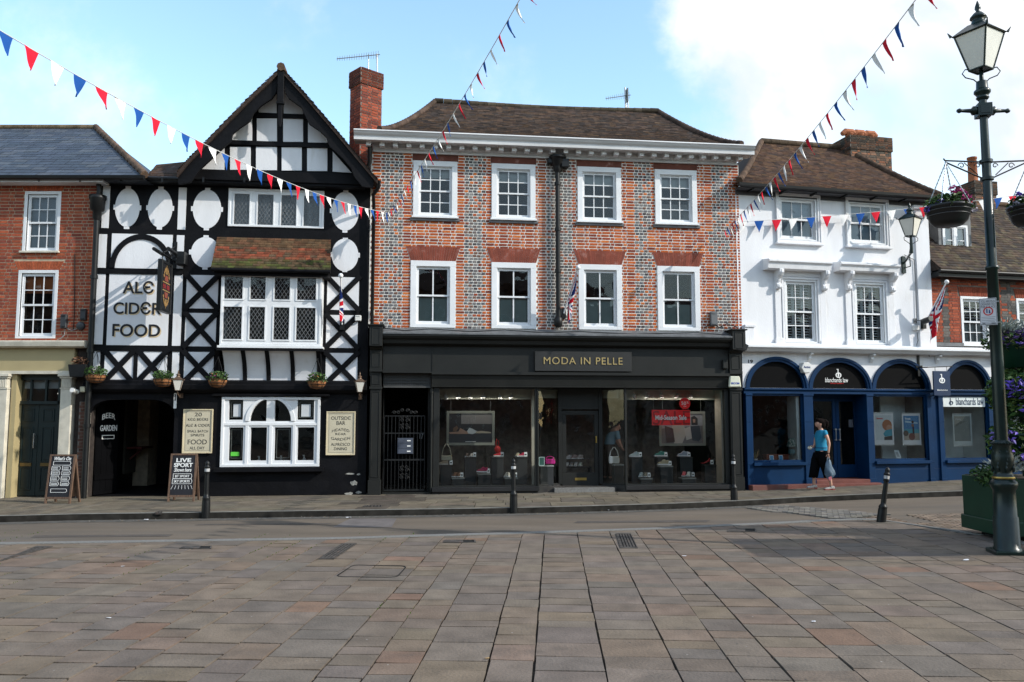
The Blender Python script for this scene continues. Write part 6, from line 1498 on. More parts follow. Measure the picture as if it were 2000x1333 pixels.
# wall street lamp of the white house
F = FW; u, z = F.uz(1779, 462, .75); bu, bz = F.uz(1765, 494, .05)
WLm = on(F, 'wall_street_lamp', 'green street lantern on a curved iron bracket on the white house', 'street lamp', u, z, .75)
lantern(WLm, .2, 0, LGREEN, LGREEN, R(25))
m = MB(); dx = bu-u; m.tube([(0, 0, -.0), (0, 0, -.3), (0, .02, -.42)], [.03, .04, .05], 8); m.tube([(0, 0, -.4), (dx*.3, .2, -.42), (dx*.7, .5, -.5), (dx, .72, -.52)], .028, 8); m.box(dx-.05, dx+.05, .7, .75, -.78, -.35)
for sx_ in (1, -1): m.tube([(sx_*.1, 0, .02), (sx_*.2, 0, -.04), (sx_*.19, 0, -.1), (sx_*.05, 0, -.18), (0, 0, -.28)], .009, 5)
m.tube([(dx, .7, -.65), (dx+.1, .6, -.62), (dx*.4+.05, .3, -.46)], .015, 6); m.build('bracket', LGREEN, WLm)
# ================================================================ union flags
def uj(x, y):
    X = 2*x; a, b = abs(X-1), abs(y-.5)
    if a < .1 or b < .1: return (.42, .01, .02)
    if a < .167 or b < .167: return (.62, .62, .63)
    d = min(abs((y-.5)-(X-1)/2), abs((y-.5)+(X-1)/2))*.894
    if d < .035: return (.42, .01, .02)
    if d < .1: return (.62, .62, .63)
    return (.008, .02, .10)
def flag(F, base, tip, db, dt, L, hoist, label, swing, gather, seed, open_=.3):
    bu, bz = F.uz(*base, db); tu, tz = F.uz(*tip, dt); t = on(F, 'union_flag', label, 'flag', bu, bz, db, 'union flags on the house fronts')
    B, T = Vector((0, 0, 0)), Vector((tu-bu, -(dt-db), tz-bz)); m = MB(); m.tube([B, T], .018, 8); m.build('pole', WHITE, t); m = MB(); m.ball(tuple(T), .055); m.build('pole_ball', WHITE, t)
    m = MB(); m.box(-.05, .05, 0, db, -.12, .12); m.tube([(0, db*.8, -.02), (0, 0, 0)], .035, 8); m.build('bracket', BLACKM, t)
    nu, nv = 44, 26; m = MB(); P = {}
    d = (T-B).normalized(); T2 = T-d*.06
    for i in range(nu+1):
        for j in range(nv+1):
            x, v = i/nu, j/nv; p = T2-d*hoist*(1-v); ax = T2-d*hoist*open_
            g_ = 1-(1-gather)*min(1, x*1.6)
            q = Vector((ax.x, ax.y, p.z))+(Vector((p.x, p.y, p.z))-Vector((ax.x, ax.y, p.z)))*g_
            zz = ax.z+(p.z-ax.z)*g_-x*L
            wv = math.sin(v*11+x*4+seed)*.05*min(1, x*3)
            P[i, j] = Vector((q.x+swing*x+wv*.8, q.y+math.cos(v*9+x*5)*.05*min(1, x*3), zz))
    idx = lambda i, j: i*(nv+1)+j
    vs = [P[i, j] for i in range(nu+1) for j in range(nv+1)]; b = len(m.V); m.V += [tuple(v) for v in vs]
    for i in range(nu):
        for j in range(nv): m.F.append([idx(i, j), idx(i+1, j), idx(i+1, j+1), idx(i, j+1)]); m.C.append(uj((i+.5)/nu, (j+.5)/nv)); m.S.append(True)
    m.build('cloth', CLOTH, t)
flag(FM, (668, 634), (665.5, 539), .12, .75, .62, .72, 'furled union flag on a white pole fixed to the timbered pub', .02, .12, 1, .5)
flag(FM, (1101, 612), (1129, 523), .12, .7, .72, .75, 'union flag on a white pole beside the drainpipe of the chequered brick front', -.05, .22, 2, .7)
flag(FW, (1806, 633), (1849, 551), .12, .6, .85, .85, 'loosely open union flag on a white pole at the corner of the white house', -.1, .5, 3, .75)
# ================================================================ small fixtures
WPL = M('white_plastic', (.6, .6, .58), .5, var=.05); GPL = M('grey_box', (.12, .125, .13), .5, var=.1)
junction('junction_box', 'small square white box on black timber at the right edge of the pub', 699.5, 622, .14, .13, F=FM, mat=WPL)
junction('junction_box', 'small cream box on brick just right of the pub drainpipe', 727.5, 611, .09, .13, F=FM, mat=M('cream_plastic', (.5, .48, .4), .5))
junction('junction_box', 'pale grey box beside the flag bracket under the middle drainpipe', 1101, 611, .15, .14, F=FM, mat=WPL)
junction('junction_box', 'tall grey plastic box low on the right end of the chequered brick front', 1393.5, 623, .17, .33, F=FM, mat=GPL, dep=.12)
junction('junction_box', 'white box with cables at the foot of the white house pilaster', 1789, 641, .16, .12, F=FW, mat=WPL)
junction('junction_box', 'dark box on the charcoal fascia beside the right pilaster', 1416, 712, .12, .22, F=FM, d=.12, mat=DARKG)
cable('cable', 'black cable hanging from the pilaster foot over the white cornice', FW, [(1791, 650), (1793, 665), (1789, 678), (1812, 684), (1815, 697)], .009, .1, BLACKM)
cable('cable', 'thin grey conduit running up the white house beside the street lantern', FW, [(1766, 498), (1786, 508), (1789, 560), (1791, 636)], .010, .03, GPL)
cable('cable', 'tangle of dark cable on the flashing at the right end of the brick front', FM, [(1375, 641), (1390, 632), (1405, 640), (1420, 633), (1440, 640)], .012, .06, BLACKM)
cable('cable', 'black cable looping along the lead flashing of the charcoal shopfront', FM, [(745, 641), (790, 646), (840, 643), (920, 648), (985, 645), (1060, 650), (1130, 648), (1240, 653), (1360, 650), (1425, 655)], .010, .3, BLACKM)
# alarm boxes
u, z = FM.uz(1436, 746, .25); AL = on(FM, 'alarm_box', 'cream wedge shaped SECOM alarm box on the charcoal pilaster', 'alarm box', u, z, .16)
m = MB(); m.prism([(-.15, -.13), (.15, -.13), (.12, .13), (-.12, .13)], -.09, 0); m.build('casing', M('alarm_cream', (.62, .62, .5), .4), AL, bevel=.02); text('lettering', 'SECOM', (-.1, .1, -.06, -.015), -.0905, M('alarm_blue', (.01, .03, .3), .5), AL, bold=.02)
u, z = FW.uz(1578, 718.5, .2); AH = on(FW, 'alarm_box', 'white hexagonal alarm box lettered Active between two blue arches', 'alarm box', u, z, 0)
m = MB(); m.prism([(.15*math.cos(R(a)), .15*math.sin(R(a))) for a in range(0, 360, 60)], -.16, 0); m.build('casing', WPL, AH, bevel=.015); text('lettering', 'Active', (-.09, .09, -.01, .045), -.1605, M('alarm_navy', (.02, .04, .15), .5), AH, bold=.02)
# office hanging sign
u, z = FW.uz(1826, 717, .05); z0 = FW.uz(1841, 773, .35)[1]; z1 = FW.uz(1841, 725, .35)[1]
ua_, ub_ = FW.uz(1825.5, 750, .35)[0], FW.uz(1858, 750, .35)[0]
OS = on(FW, 'hanging_office_sign', 'navy blue hanging sign with white emblem and blanchards law on an iron bar', 'sign', (ua_+ub_)/2, 0, .3)
w2 = (ub_-ua_)/2; m = MB(); m.box(-w2, w2, -.02, .02, z0, z1); m.build('board', NAVY, OS, bevel=.004)
m = MB(); emblem(m, 0, (z0+z1)/2+.07, .17, -.026); m.V = [(x, y if y < -.01 else -.021, z_) for x, y, z_ in m.V]; m.build('emblem', CHALK, OS); text('lettering', 'blanchards law', (-w2*.62, w2*.62, z0+.12, z0+.16), -.0205, CHALK, OS)
m = MB(); m.tube([(-w2-.14, 0, z1+.09), (w2+.1, -.0, z1+.12)], .013, 6); m.box(-w2-.2, -w2-.14, .27, .3, z1-.12, z1+.42); m.tube([(-w2-.17, .28, z1+.1), (-w2-.14, 0, z1+.09)], .016, 6); m.box(-w2-.26, -w2-.08, .25, .28, z1+.1, z1+.15)
for x in (-w2*.7, w2*.7): m.tube([(x, 0, z1), (x, 0, z1+.1)], .006, 5)
m.build('bracket', BLACKM, OS)
# cameras
def cctv(F, px, py, d, label, s=1.0, rot=0):
    u, z = F.uz(px, py, d); t = on(F, 'security_camera', label, 'security camera', u, z, d); m = MB(); Rz = Matrix.Rotation(rot, 4, 'Y')
    m.lathe([(.05*s, 0), (.055*s, .02), (.05*s, .2*s)], (0, 0, 0), 10, m=Rz @ Matrix.Rotation(R(80), 4, 'X')); m.build('camera_body', WPL if s < 1.2 else BLACKM, t); m = MB(); m.tube([(0, 0, .02), (0, d*.6, .06), (0, d, .06)], .014, 6); m.box(-.04, .04, d-.02, d, 0, .12); m.build('mount', GPL, t)
cctv(FL, 150, 766, .2, 'small white security camera under the trough at the passage corner'); cctv(FW, 1803, 629, .3, 'black dome security camera beside the union flag of the white house', 1.4)
u, z = FM.uz(162, 761, .15); junction('junction_box', 'small cream box over the left end of the pub passage', 162, 761, .1, .12, F=FM, d=.1, mat=M('cream_box', (.45, .42, .3), .6))
# television aerials
def aerial(name, label, F, base, top, y, boom, els, masts):
    bu, bz = F.uz(*base, -y); t = thing(name, label, 'aerial', F.w(bu, y, bz), F.th); tu, tz = F.uz(*top, -y); m = MB(); m.tube([(0, 0, -.5), (tu-bu, 0, tz-bz)], .016, 6); m.build('mast', STEEL if masts else GPL, t)
    a = Vector((F.uz(*boom[0], -y)[0]-bu, -.2, F.uz(*boom[0], -y)[1]-bz)); b = Vector((F.uz(*boom[1], -y)[0]-bu, 0, F.uz(*boom[1], -y)[1]-bz)); m = MB(); m.tube([a, b], .012, 5)
    for i in range(els): p = a.lerp(b, (i+.3)/els); s_ = .07+.05*i/els; m.tube([p-Vector((.0, .03, s_)), p+Vector((0, .03, s_))], .005, 4)
    p = a.lerp(b, .85); m.box(p.x-.015, p.x+.015, p.y-.1, p.y+.1, p.z-.2, p.z+.2) if els < 14 else None; m.build('antenna', GPL, t)
    for q in masts:
        (x0, y0), (x1, y1) = q; p0, p1 = F.uz(x0, y0, -y), F.uz(x1, y1, -y); m = MB(); m.tube([(p0[0]-bu, .05, p0[1]-bz), (p1[0]-bu, .05, p1[1]-bz)], .02, 6); m.build('mast', M('pale_steel', (.7, .7, .72), .5), t)
aerial('tv_aerial', 'long toothed television aerial on the tall chimney beside the pub gable', FM, (719, 140), (720, 106), 1.8, ((659, 122), (742, 107)), 18, [((738, 212), (736, 104))])
aerial('tv_aerial', 'small television aerial with pale masts behind the long brown roof', FM, (1227, 225), (1221, 172), 4.5, ((1180, 198), (1232, 186)), 12, [((1223, 226), (1221, 170)), ((1229, 226), (1226, 172))])
# ================================================================ street lamp with hanging baskets
lp = ground(1968, 1081); LX, LY, LZ = lp.x, lp.y, lp.z
zl = lambda py: atdepth(1940, py, LY).z-LZ
SL = thing('street_lamp', 'tall dark green iron street lamp with four sided lantern before the planter', 'street lamp', (LX, LY, LZ), R(-12))
m = MB(); 
m.lathe([(.17, 0), (.17, .07), (.155, .08), (.15, zl(1010)), (.138, zl(1008)), (.132, zl(965)), (.132, zl(958)), (.155, zl(952)), (.165, zl(946)), (.15, zl(940)), (.12, zl(936))], (0, 0, 0), 20); m.build('base', LGREEN, SL)
m = MB(); m.box(-.2, .2, -.2, .2, -.1, .045); m.build('plinth', LGREEN, SL, bevel=.01)
m = MB(); m.lathe([(.13, zl(936)), (.13, zl(932)), (.115, zl(928)), (.10, zl(922)), (.135, zl(908)), (.13, zl(890)), (.10, zl(872)), (.115, zl(868)), (.115, zl(864)), (.085, zl(860))], (0, 0, 0), 20)
rg = random.Random(5)
for k in range(8):
    a = R(k*45); 
    for j in range(5): z = zl(915-j*8); r_ = .130-.006*j; m.ball((r_*math.cos(a+.05*j), r_*math.sin(a+.05*j), z), (.018, .018, .05-.006*j), 6, 4)
m.build('vase', LGREEN, SL)
m = MB(); m.lathe([(.132, zl(935)), (.138, zl(933)), (.132, zl(931))], (0, 0, 0), 20); m.build('gold_band', BRASS, SL)
m = MB(); 
for k in range(24): a = R(k*15); m.ball((.12*math.cos(a), .12*math.sin(a), zl(866)), .016, 6, 4)
m.build('beaded_collar', LGREEN, SL)
m = MB(); m.lathe([(.08, zl(862)), (.075, zl(700)), (.068, zl(528)), (.088, zl(526)), (.088, zl(521)), (.064, zl(519)), (.056, zl(330)), (.05, zl(232)), (.05, zl(190))], (0, 0, 0), 16)
for py, r_ in ((316, .085), (350, .085)): m.lathe([(r_, zl(py)-.02), (r_, zl(py)+.02)], (0, 0, 0), 12)
m.build('shaft', LGREEN, SL)
m = MB(); m.lathe([(.06, zl(196)), (.085, zl(192)), (.07, zl(189)), (.08, zl(186)), (.105, zl(182)), (.105, zl(178)), (.075, zl(174)), (.07, zl(160)), (.03, zl(158)), (.025, zl(138))], (0, 0, 0), 16); m.box(-.09, .09, -.09, .09, zl(229), zl(205)); m.box(-.06, .06, -.096, -.09, zl(225), zl(209)); m.build('collar', LGREEN, SL, bevel=.006)
m = MB(); za = zl(217)
for s_ in (1, -1): m.lathe([(.05, .09), (.065, .14), (.03, .17), (.022, .30), (.035, .33), (.02, .36)], (0, 0, 0), 10, m=Matrix.Translation((0, 0, za)) @ Matrix.Rotation(R(12), 4, 'Z') @ Matrix.Rotation(R(90*s_), 4, 'Y'))
m.build('ladder_arm', LGREEN, SL)
lantern(SL, .235, zl(137), LGREEN, LGREEN, R(42))
m = MB()
for s_ in (1, -1):
    x = lambda a: s_*a
    m.tube([(x(.09), 0, zl(136)), (x(.2), 0, zl(134)), (x(.24), 0, zl(142)), (x(.2), 0, zl(150)), (x(.1), 0, zl(155)), (x(.05), 0, zl(162))], .008, 6)
m.build('lantern_scrolls', LGREEN, SL)
m = MB(); zt_, zb_ = zl(317), zl(349)
arm = .56; Ra = Matrix.Rotation(R(12), 4, 'Z')
for s_ in (1, -1):
    P_ = lambda a, z: Ra @ Vector((s_*a, 0, z))
    m.tube([P_(.06, zt_), P_(arm, zt_+.02)], .011, 6); m.tube([P_(.06, zb_), P_(arm, zt_)], .011, 6); m.tube([P_(arm, zt_+.02), P_(arm+.02, zt_+.05)], .01, 6)
    for c, r_ in ((.34, .045), (.12, .04)): m.tube([P_(c+r_*math.cos(t)*(1-t/9), zt_-.05+r_*math.sin(t)*(1-t/9)) for t in [i*.55 for i in range(12)]], .007, 5)
    m.tube([P_(.12, zb_+.05), P_(.3, zt_-.01)], .007, 5)
m.build('basket_bracket', BLACKM, SL)
def tub(label, cx, flowers, seed):
    zc = LZ+zl(419); t = thing('hanging_tub', label, 'hanging basket', (cx, LY-.02, zc), 0, 'plastic tubs hung from the street lamp'); rg = random.Random(seed); TB = M('black_plastic', (.012, .013, .014), .4, var=.2)
    m = MB(); m.lathe([(.02, -.16), (.17, -.16), (.235, -.1), (.285, .06), (.30, .07), (.30, .1), (.24, .09)], (0, 0, 0), 24)
    m.build('tub', TB, t); m = MB()
    for r_, z in ((.262, -.03), (.282, .03)): m.lathe([(r_, z-.006), (r_+.006, z), (r_, z+.006)], (0, 0, 0), 24)
    m.build('hoops', M('tub_hoop', (.05, .05, .05), .4), t)
    m = MB(); m.leafs((0, 0, .15), (.29, .28, .12), 420, .07, GRN, rg); m.leafs((0, 0, .08), (.33, .33, .08), 120, .06, GRN, rg, droop=.4); m.build('foliage', LEAF, t)
    m = MB()
    for x, y, z, c in flowers: m.leafs((x, y, z), (.06, .06, .05), 22, .05, [c, tuple(v*.7 for v in c)], rg); m.build('flower', LEAF, t); m = MB()
    m = MB(); zt2 = LZ+zl(318)-zc
    for k in range(4):
        a = R(45+90*k); p0, p1 = Vector((.28*math.cos(a), .28*math.sin(a), .09)), Vector((0, 0, zt2)); n = 26
        for i in range(n): q = p0.lerp(p1, (i+.5)/n); dq = (p1-p0).normalized()*.016; m.tube([q-dq, q+dq], .006 if i % 2 else .009, 4)
    m.build('chains', STEEL, t); return t
PK = (.42, .02, .18); VI = (.12, .06, .35); WH_ = (.45, .42, .5)
tub('black tub of magenta geraniums hanging from the left arm of the street lamp', LX-.56, [(.05, -.15, .27, PK), (.16, -.1, .26, PK), (-.02, -.18, .3, PK), (.25, -.05, .2, PK), (-.2, -.15, .12, VI), (-.29, -.05, .06, VI), (.28, -.1, .05, WH_), (.1, -.25, .16, PK)], 11)
tub('black tub of purple flowers hanging from the right arm of the street lamp', LX+.56, [(-.1, -.15, .28, VI), (-.2, -.1, .24, VI), (.1, -.1, .26, PK), (-.26, -.1, .1, WH_)], 12)
# alcohol control sign strapped to the shaft
z0, z1 = zl(637), zl(585); hs = (z1-z0)/2
SN = thing('warning_sign', 'white public place notice with red ringed symbol strapped to the street lamp shaft', 'sign', (LX-.14, LY-.10, LZ+(z0+z1)/2), R(-32))
m = MB(); w_ = .10; m.box(-w_, w_, -.004, .004, -hs, hs); m.build('plate', M('sign_white', (.6, .6, .62), .45), SN)
m = MB(); frame4(m, (-w_+.006, w_-.006, -hs+.006, hs-.006), .004, -.006, -.0045); m.build('border', BLACKL, SN)
for s_, a, b in (('YOU ARE IN A', .84, .93), ('DESIGNATED', .74, .82), ('PUBLIC PLACE', .64, .72)): text('lettering', s_, (-w_*.8, w_*.8, -hs+2*hs*a, -hs+2*hs*b), -.0046, BLACKL, SN, th=.001)
m = MB(); m.plate(ell(0, hs*.03, .058, .058, 24), [ell(0, hs*.03, .044, .044, 24)], -.007, -.0045); m.build('red_ring', REDP, SN)
m = MB(); m.box(-.022, -.008, -.006, -.0045, hs*.03-.025, hs*.03+.03); m.prism([(.004, hs*.03-.03), (.026, hs*.03-.03), (.02, hs*.03+.02), (.01, hs*.03+.02)], -.006, -.0045); m.build('symbol', M('symbol_blue', (.02, .06, .2), .5), SN)
m = MB()
for k in range(5): z = -hs*.42-k*.022; m.box(-w_*.8, w_*(.8-.1*(k % 2)), -.0055, -.0045, z, z+.005)
m.box(-w_*.75, -w_*.4, -.0055, -.0045, -hs*.92, -hs*.84); m.box(w_*.3, w_*.8, -.0055, -.0045, -hs*.92, -hs*.84); m.build('small_print', M('print_grey', (.15, .15, .16), .7), SN)
m = MB(); m.box(-.02, .13, .004, .03, -hs*.85, -hs*.78); m.box(-.02, .13, .004, .03, hs*.7, hs*.77); m.build('straps', STEEL, SN)
# ================================================================ planter box and flower tower behind the lamp
px0, px1, py0, py1 = 6.93, 8.15, 11.75, 12.85; gz0 = gz(7.4)
PBX = thing('planter_box', 'dark green wooden planter box behind the street lamp', 'planter', ((px0+px1)/2, (py0+py1)/2, gz0), 0)
m = MB(); a, b_ = (px1-px0)/2, (py1-py0)/2
m.box(-a+.03, a-.03, -b_+.03, b_-.03, .24, .86); m.build('body', PGREEN, PBX, bevel=.006); m = MB(); m.box(-a, a, -b_, b_, .06, .26); m.build('skirt', PGREEN, PBX, bevel=.01); m = MB(); m.box(-a+.2, a-.2, -b_+.2, b_-.2, -.05, .07); m.build('feet', BLACKM, PBX); m = MB(); m.box(-a+.06, a-.06, -b_+.06, b_-.06, .82, .87); m.build('soil', M('soil', (.04, .03, .02), .95), PBX)
SIL = [(.30, .33, .30), (.38, .41, .38), (.24, .27, .25)]; PUR = [(.12, .07, .42), (.18, .12, .55), (.09, .05, .3), (.25, .2, .6)]; DKG = [(.03, .075, .018), (.05, .115, .025), (.075, .14, .035), (.025, .055, .015), (.10, .15, .03)]; DPU = [(.03, .012, .06), (.05, .02, .10), (.1, .06, .3)]
def plant(name, label, cat, c, parts, seed, group=None):
    rg = random.Random(seed); t = thing(name, label, cat, c, 0, group)
    for nm, specs in parts:
        m = MB()
        for (o, r_, n, sz, cols) in specs: m.leafs(o, r_, n, sz, cols, rg)
        m.build(nm, LEAF, t)
    return t
def ferny(m, c, n, L, cols, rg):
    for _ in range(n):
        d = Vector((rg.uniform(-1, 1), rg.uniform(-1, 1), rg.uniform(.1, 1.1))).normalized(); p0 = Vector(c); 
        for k in range(6):
            p = p0+d*L*(k/6)+Vector((0, 0, -.25*L*(k/6)**2)); s = d.cross(Vector((rg.uniform(-1, 1), rg.uniform(-1, 1), rg.uniform(-1, 1)))).normalized()*.028*(1.2-k/7); m.add([p-s, p+d*.045, p+s, p-d*.01], [(0, 1, 2, 3)], rg.choice(cols))
cx, cy = (px0+px1)/2+.1, (py0+py1)/2
plant('ivy', 'green trailing ivy spilling over the left rim of the green planter box', 'plant', (px0+.12, cy-.15, gz0+.9), [('foliage', [((0, 0, 0), (.2, .5, .14), 420, .075, GRN), ((-.06, -.1, -.08), (.12, .4, .12), 160, .07, GRN)])], 31)
rg = random.Random(8); t = thing('silver_ragwort', 'silver grey leaved plant in the green planter box, left of the lamp base', 'plant', (px0+.24, cy-.3, gz0+.95), 0); m = MB(); ferny(m, (0, 0, 0), 90, .42, SIL, rg); m.build('foliage', LEAF, t)
TW = thing('flower_tower', 'tiered green flower tower standing in the planter box', 'planter stand', (cx, cy, gz0), 0)
m = MB(); m.tube([(0, 0, .8), (0, 0, 2.95)], .05, 10); m.build('pole', PGREEN, TW)
for k, (z, r_) in enumerate(((1.25, .42), (1.85, .40), (2.58, .36))):
    m = MB(); m.lathe([(.05, z-.1), (r_*.7, z-.1), (r_, z+.22), (r_+.02, z+.23), (r_+.02, z+.26), (r_*.9, z+.24)], (0, 0, 0), 18); m.build('tier', PGREEN, TW)
plant('petunias', 'deep purple petunias and grey foliage in the top tier of the flower tower', 'plant', (cx, cy, gz0+2.9), [('foliage', [((0, 0, -.02), (.5, .5, .2), 700, .08, DKG)]), ('flowers', [((-.1, -.2, .0), (.42, .3, .16), 240, .08, DPU), ((.1, -.3, .05), (.3, .2, .15), 60, .08, PUR)])], 33)
t = thing('silver_ragwort', 'silver grey leaved plant crowning the top tier of the flower tower', 'plant', (cx-.3, cy-.15, gz0+2.98), 0); m = MB(); ferny(m, (0, 0, 0), 110, .34, SIL, rg); ferny(m, (.35, 0, 0), 90, .34, SIL, rg); m.build('foliage', LEAF, t)
plant('petunias', 'violet petunias trailing thickly round the middle tier of the flower tower', 'plant', (cx, cy, gz0+2.0), [('foliage', [((0, 0, .1), (.5, .48, .42), 1700, .09, DKG+GRN[:2]), ((-.3, -.1, .0), (.2, .3, .3), 400, .08, DKG)]), ('flowers', [((-.2, -.32, .16), (.26, .2, .16), 85, .095, PUR), ((-.0, -.4, -.1), (.3, .2, .15), 45, .09, PUR)])], 34)
plant('petunias', 'violet petunias trailing from the lowest tier of the flower tower', 'plant', (cx, cy, gz0+1.3), [('foliage', [((0, 0, .08), (.54, .48, .34), 1500, .09, DKG)]), ('flowers', [((-.45, -.25, .16), (.18, .2, .12), 60, .09, PUR), ((-.2, -.38, -.05), (.3, .2, .15), 30, .08, PUR)])], 35)
# ================================================================ bollards
def bollard(px, py, label, h=.93, lean=(0, 0)):
    g_ = ground(px, py, PAV if py < 1000 or px < 450 else 0.0); t = thing('bollard', label, 'bollard', tuple(g_), 0, 'black iron bollards along the road'); t.rotation_euler = (lean[0], lean[1], 0)
    m = MB(); m.lathe([(.105, -.1), (.105, .06), (.10, .20), (.092, .24), (.10, .255), (.085, .28), (.062, .30), (.06, .34), (.052, h*.74)], (0, 0, 0), 14); m.V = [(x*.72, y*.72, z) for x, y, z in m.V]; m.build('post', BLACKM, t)
    m = MB(); m.lathe([(.052, h*.74), (.075, h*.755), (.055, h*.775), (.06, h*.78), (.06, h*.86), (.08, h*.875), (.06, h*.895), (.045, h*.91), (.058, h*.935), (.05, h*.97), (.02, h), (.005, h*1.005)], (0, 0, 0), 14); m.V = [(x*.72, y*.72, z) for x, y, z in m.V]; m.build('head', BLACKM, t)
    m = MB(); m.lathe([(.0455, h*.79), (.0455, h*.85)], (0, 0, 0), 14); m.build('reflector_band', M('reflector_white', (.38, .38, .38), .5, var=.4, vs=20), t); return t
bollard(402, 1001, 'black iron bollard with white band standing beside the live sport board')
bollard(1003, 992, 'black iron bollard with white band in front of the left shop window')
bollard(1434, 977, 'black iron bollard at the right end of the charcoal shopfront', .95)
bollard(1721, 1020, 'black iron bollard leaning to the right at the crossing', .93, (R(2), R(8.5)))
# ================================================================ chalk boards on the pavement
def aboard(px, py, rot, label, w_=.27, h_=.98, lean=7):
    g_ = ground(px, py, PAV); t = thing('pavement_board', label, 'chalk board', tuple(g_), rot)
    Rf = Matrix.Rotation(R(-lean), 4, 'X'); Rb = Matrix.Translation((0, .34, 0)) @ Matrix.Rotation(R(lean+6), 4, 'X')
    m = MB(); m.box(-w_+.03, w_-.03, -.008, .008, .13, h_-.03, m=Rf); bd = m.build('chalk_panel', BOARD, t)
    m = MB()
    for a, b in ((-w_, -w_+.035), (w_-.035, w_)): m.box(a, b, -.02, .02, 0, h_, m=Rf)
    m.box(-w_+.035, w_-.035, -.019, .019, h_-.035, h_, m=Rf); m.box(-w_+.035, w_-.035, -.019, .019, .09, .13, m=Rf); m.build('front_frame', WOOD, t)
    m = MB()
    for a, b in ((-w_, -w_+.035), (w_-.035, w_)): m.box(a, b, -.02, .02, 0, h_*.98, m=Rb)
    m.box(-w_+.035, w_-.035, -.012, .012, .12, h_*.97, m=Rb); m.build('rear_frame', WOOD, t)
    return t, bd, Rf
t, bd, Rf = aboard(112, 984, R(-4), 'weathered chalk board headed What\'s On in front of the green doors')
text('lettering', "What's On", (-.17, .18, .86, .935), -.009, CHALK, bd, bold=.02, shear=.3, m=Rf)
def outline(m, x0, x1, z0, z1, w=.007, k=.02):
    P = [(x0, z0), (x1-k, z0), (x1, (z0+z1)/2), (x1-k, z1), (x0, z1)]
    for i in range(5): m.beam(P[i], P[(i+1) % 5], w, -.012-.0003*i, -.0085)
m = MB()
outline(m, -.18, .19, .765, .84)
for i, z in enumerate((.66, .56, .455, .35)): outline(m, -.2, -.02, z, z+.08); outline(m, .02, .2, z+.005, z+.085)
outline(m, -.17, .17, .22, .29)
for i, z in enumerate((.66, .56, .455, .35)):
    for x0, x1 in ((-.18, -.05), (.04, .17)):
        for q in (.018, .045): m.box(x0, x1-.02*((i+1) % 2), -.0105, -.0085, z+q, z+q+.011)
m.V = [tuple(Rf @ Vector(v)) for v in m.V]; m.build('chalk_drawing', CHALK, bd)
t, bd, Rf = aboard(353, 980, R(3), 'chalk board reading LIVE SPORT Shown here BT SPORT SKY SPORTS beside the passage')
for s_, q, sh in (('LIVE', (-.15, .15, .80, .885), 0), ('SPORT', (-.19, .19, .70, .785), 0), ('Shown here', (-.18, .17, .605, .685), .35), ('BT SPORT', (-.15, .14, .49, .54), 0), ('SKY SPORTS', (-.17, .15, .385, .435), 0)): text('lettering', s_, q, -.009, CHALK, bd, bold=.025 if s_ in ('LIVE', 'SPORT') else .012, shear=sh, m=Rf)
m = MB(); outline(m, -.19, .19, .465, .565); outline(m, -.2, .2, .36, .46)
for k in range(7): a = -.18+k*.06; m.beam((a, .33), (a*1.2, .25), .006, -.011, -.0085)
m.V = [tuple(Rf @ Vector(v)) for v in m.V]; m.build('chalk_drawing', CHALK, bd)
# ================================================================ bunting
def bunting(label, P0, P1, sag, sp, w_, h_, seed, phase=0, start=.2, tilt=.25):
    rg = random.Random(seed); P0, P1 = Vector(P0), Vector(P1); L = (P1-P0).length; t = thing('bunting', label, 'bunting', tuple(P1), 0, 'red white and blue bunting across the square')
    f = lambda s: P0.lerp(P1, s)+Vector((0, 0, -4*sag*s*(1-s))); n = 50
    m = MB(); m.tube([f(i/n)-P1 for i in range(n+1)], .006, 4); m.build('string', M('bunting_cord', (.6, .6, .58), .8), t)
    cols = [(.012, .07, .27), (.55, .012, .03), (.74, .72, .70)]; s = start; k = phase
    CM = [M('bunting_'+c, v, .8, spec=.1, var=.06) for c, v in zip(('blue', 'red', 'white'), cols)]
    while s < L-.1:
        a, b = f(s/L), f(min(1, (s+w_)/L)); mid = (a+b)/2; d = (b-a).normalized(); nrm = d.cross(Vector((0, 0, 1))).normalized()
        sw = rg.uniform(-.25, .25)*tilt/.25; fw = nrm*rg.uniform(.3, 1.2)*.09+d*(-.07+rg.uniform(-.04, .04))
        m = MB(); rows = []
        for j in range(6):
            v = j/5; c = mid.lerp(mid+Vector((0, 0, -h_)), v)+fw*(v**1.5); hw = (b-a)*.5*(1-v)
            rows.append((c-hw-P1+nrm*.01*math.sin(v*5+k), c+nrm*.02*math.sin(v*4)-P1, c+hw-P1))
        vs = [p for r_ in rows for p in r_]; m.add(vs, [(j*3+i, j*3+i+1, (j+1)*3+i+1, (j+1)*3+i) for j in range(5) for i in range(2)], None, True)
        m.build('pennant', CM[k % 3], t); k += 1; s += sp*rg.uniform(.94, 1.06)
    return t
cornerL = FM.w(*(lambda q: (q[0], -.12, q[1]))(FM.uz(757, 416, .12))); cornerR = FM.w(*(lambda q: (q[0], -.12, q[1]))(FM.uz(1413, 452, .12)))
bunting('long bunting from the left foreground across the pub gable to the brick wall', atdepth(-30, 42, 7.2), cornerL, .29, .345, .20, .25, 1, 0, .14)
bunting('steep bunting rising over the middle of the long brown roof', atdepth(1040, -45, 8.5), cornerL, .14, .36, .09, .23, 2, 1)
bunting('steep bunting rising past the white house roof towards the street lamp', atdepth(1830, -55, 7.2), cornerR, .14, .36, .14, .26, 3, 1)
e4 = FW.w(*(lambda q: (q[0], -.35, q[1]))(FW.uz(2090, 366, .35)))
bunting('level bunting strung along the upper front of the white house', FM.w(*(lambda q: (q[0], -.1, q[1]))(FM.uz(1437, 434, .1))), e4, .12, .46, .26, .30, 4, 2, .05, .1)
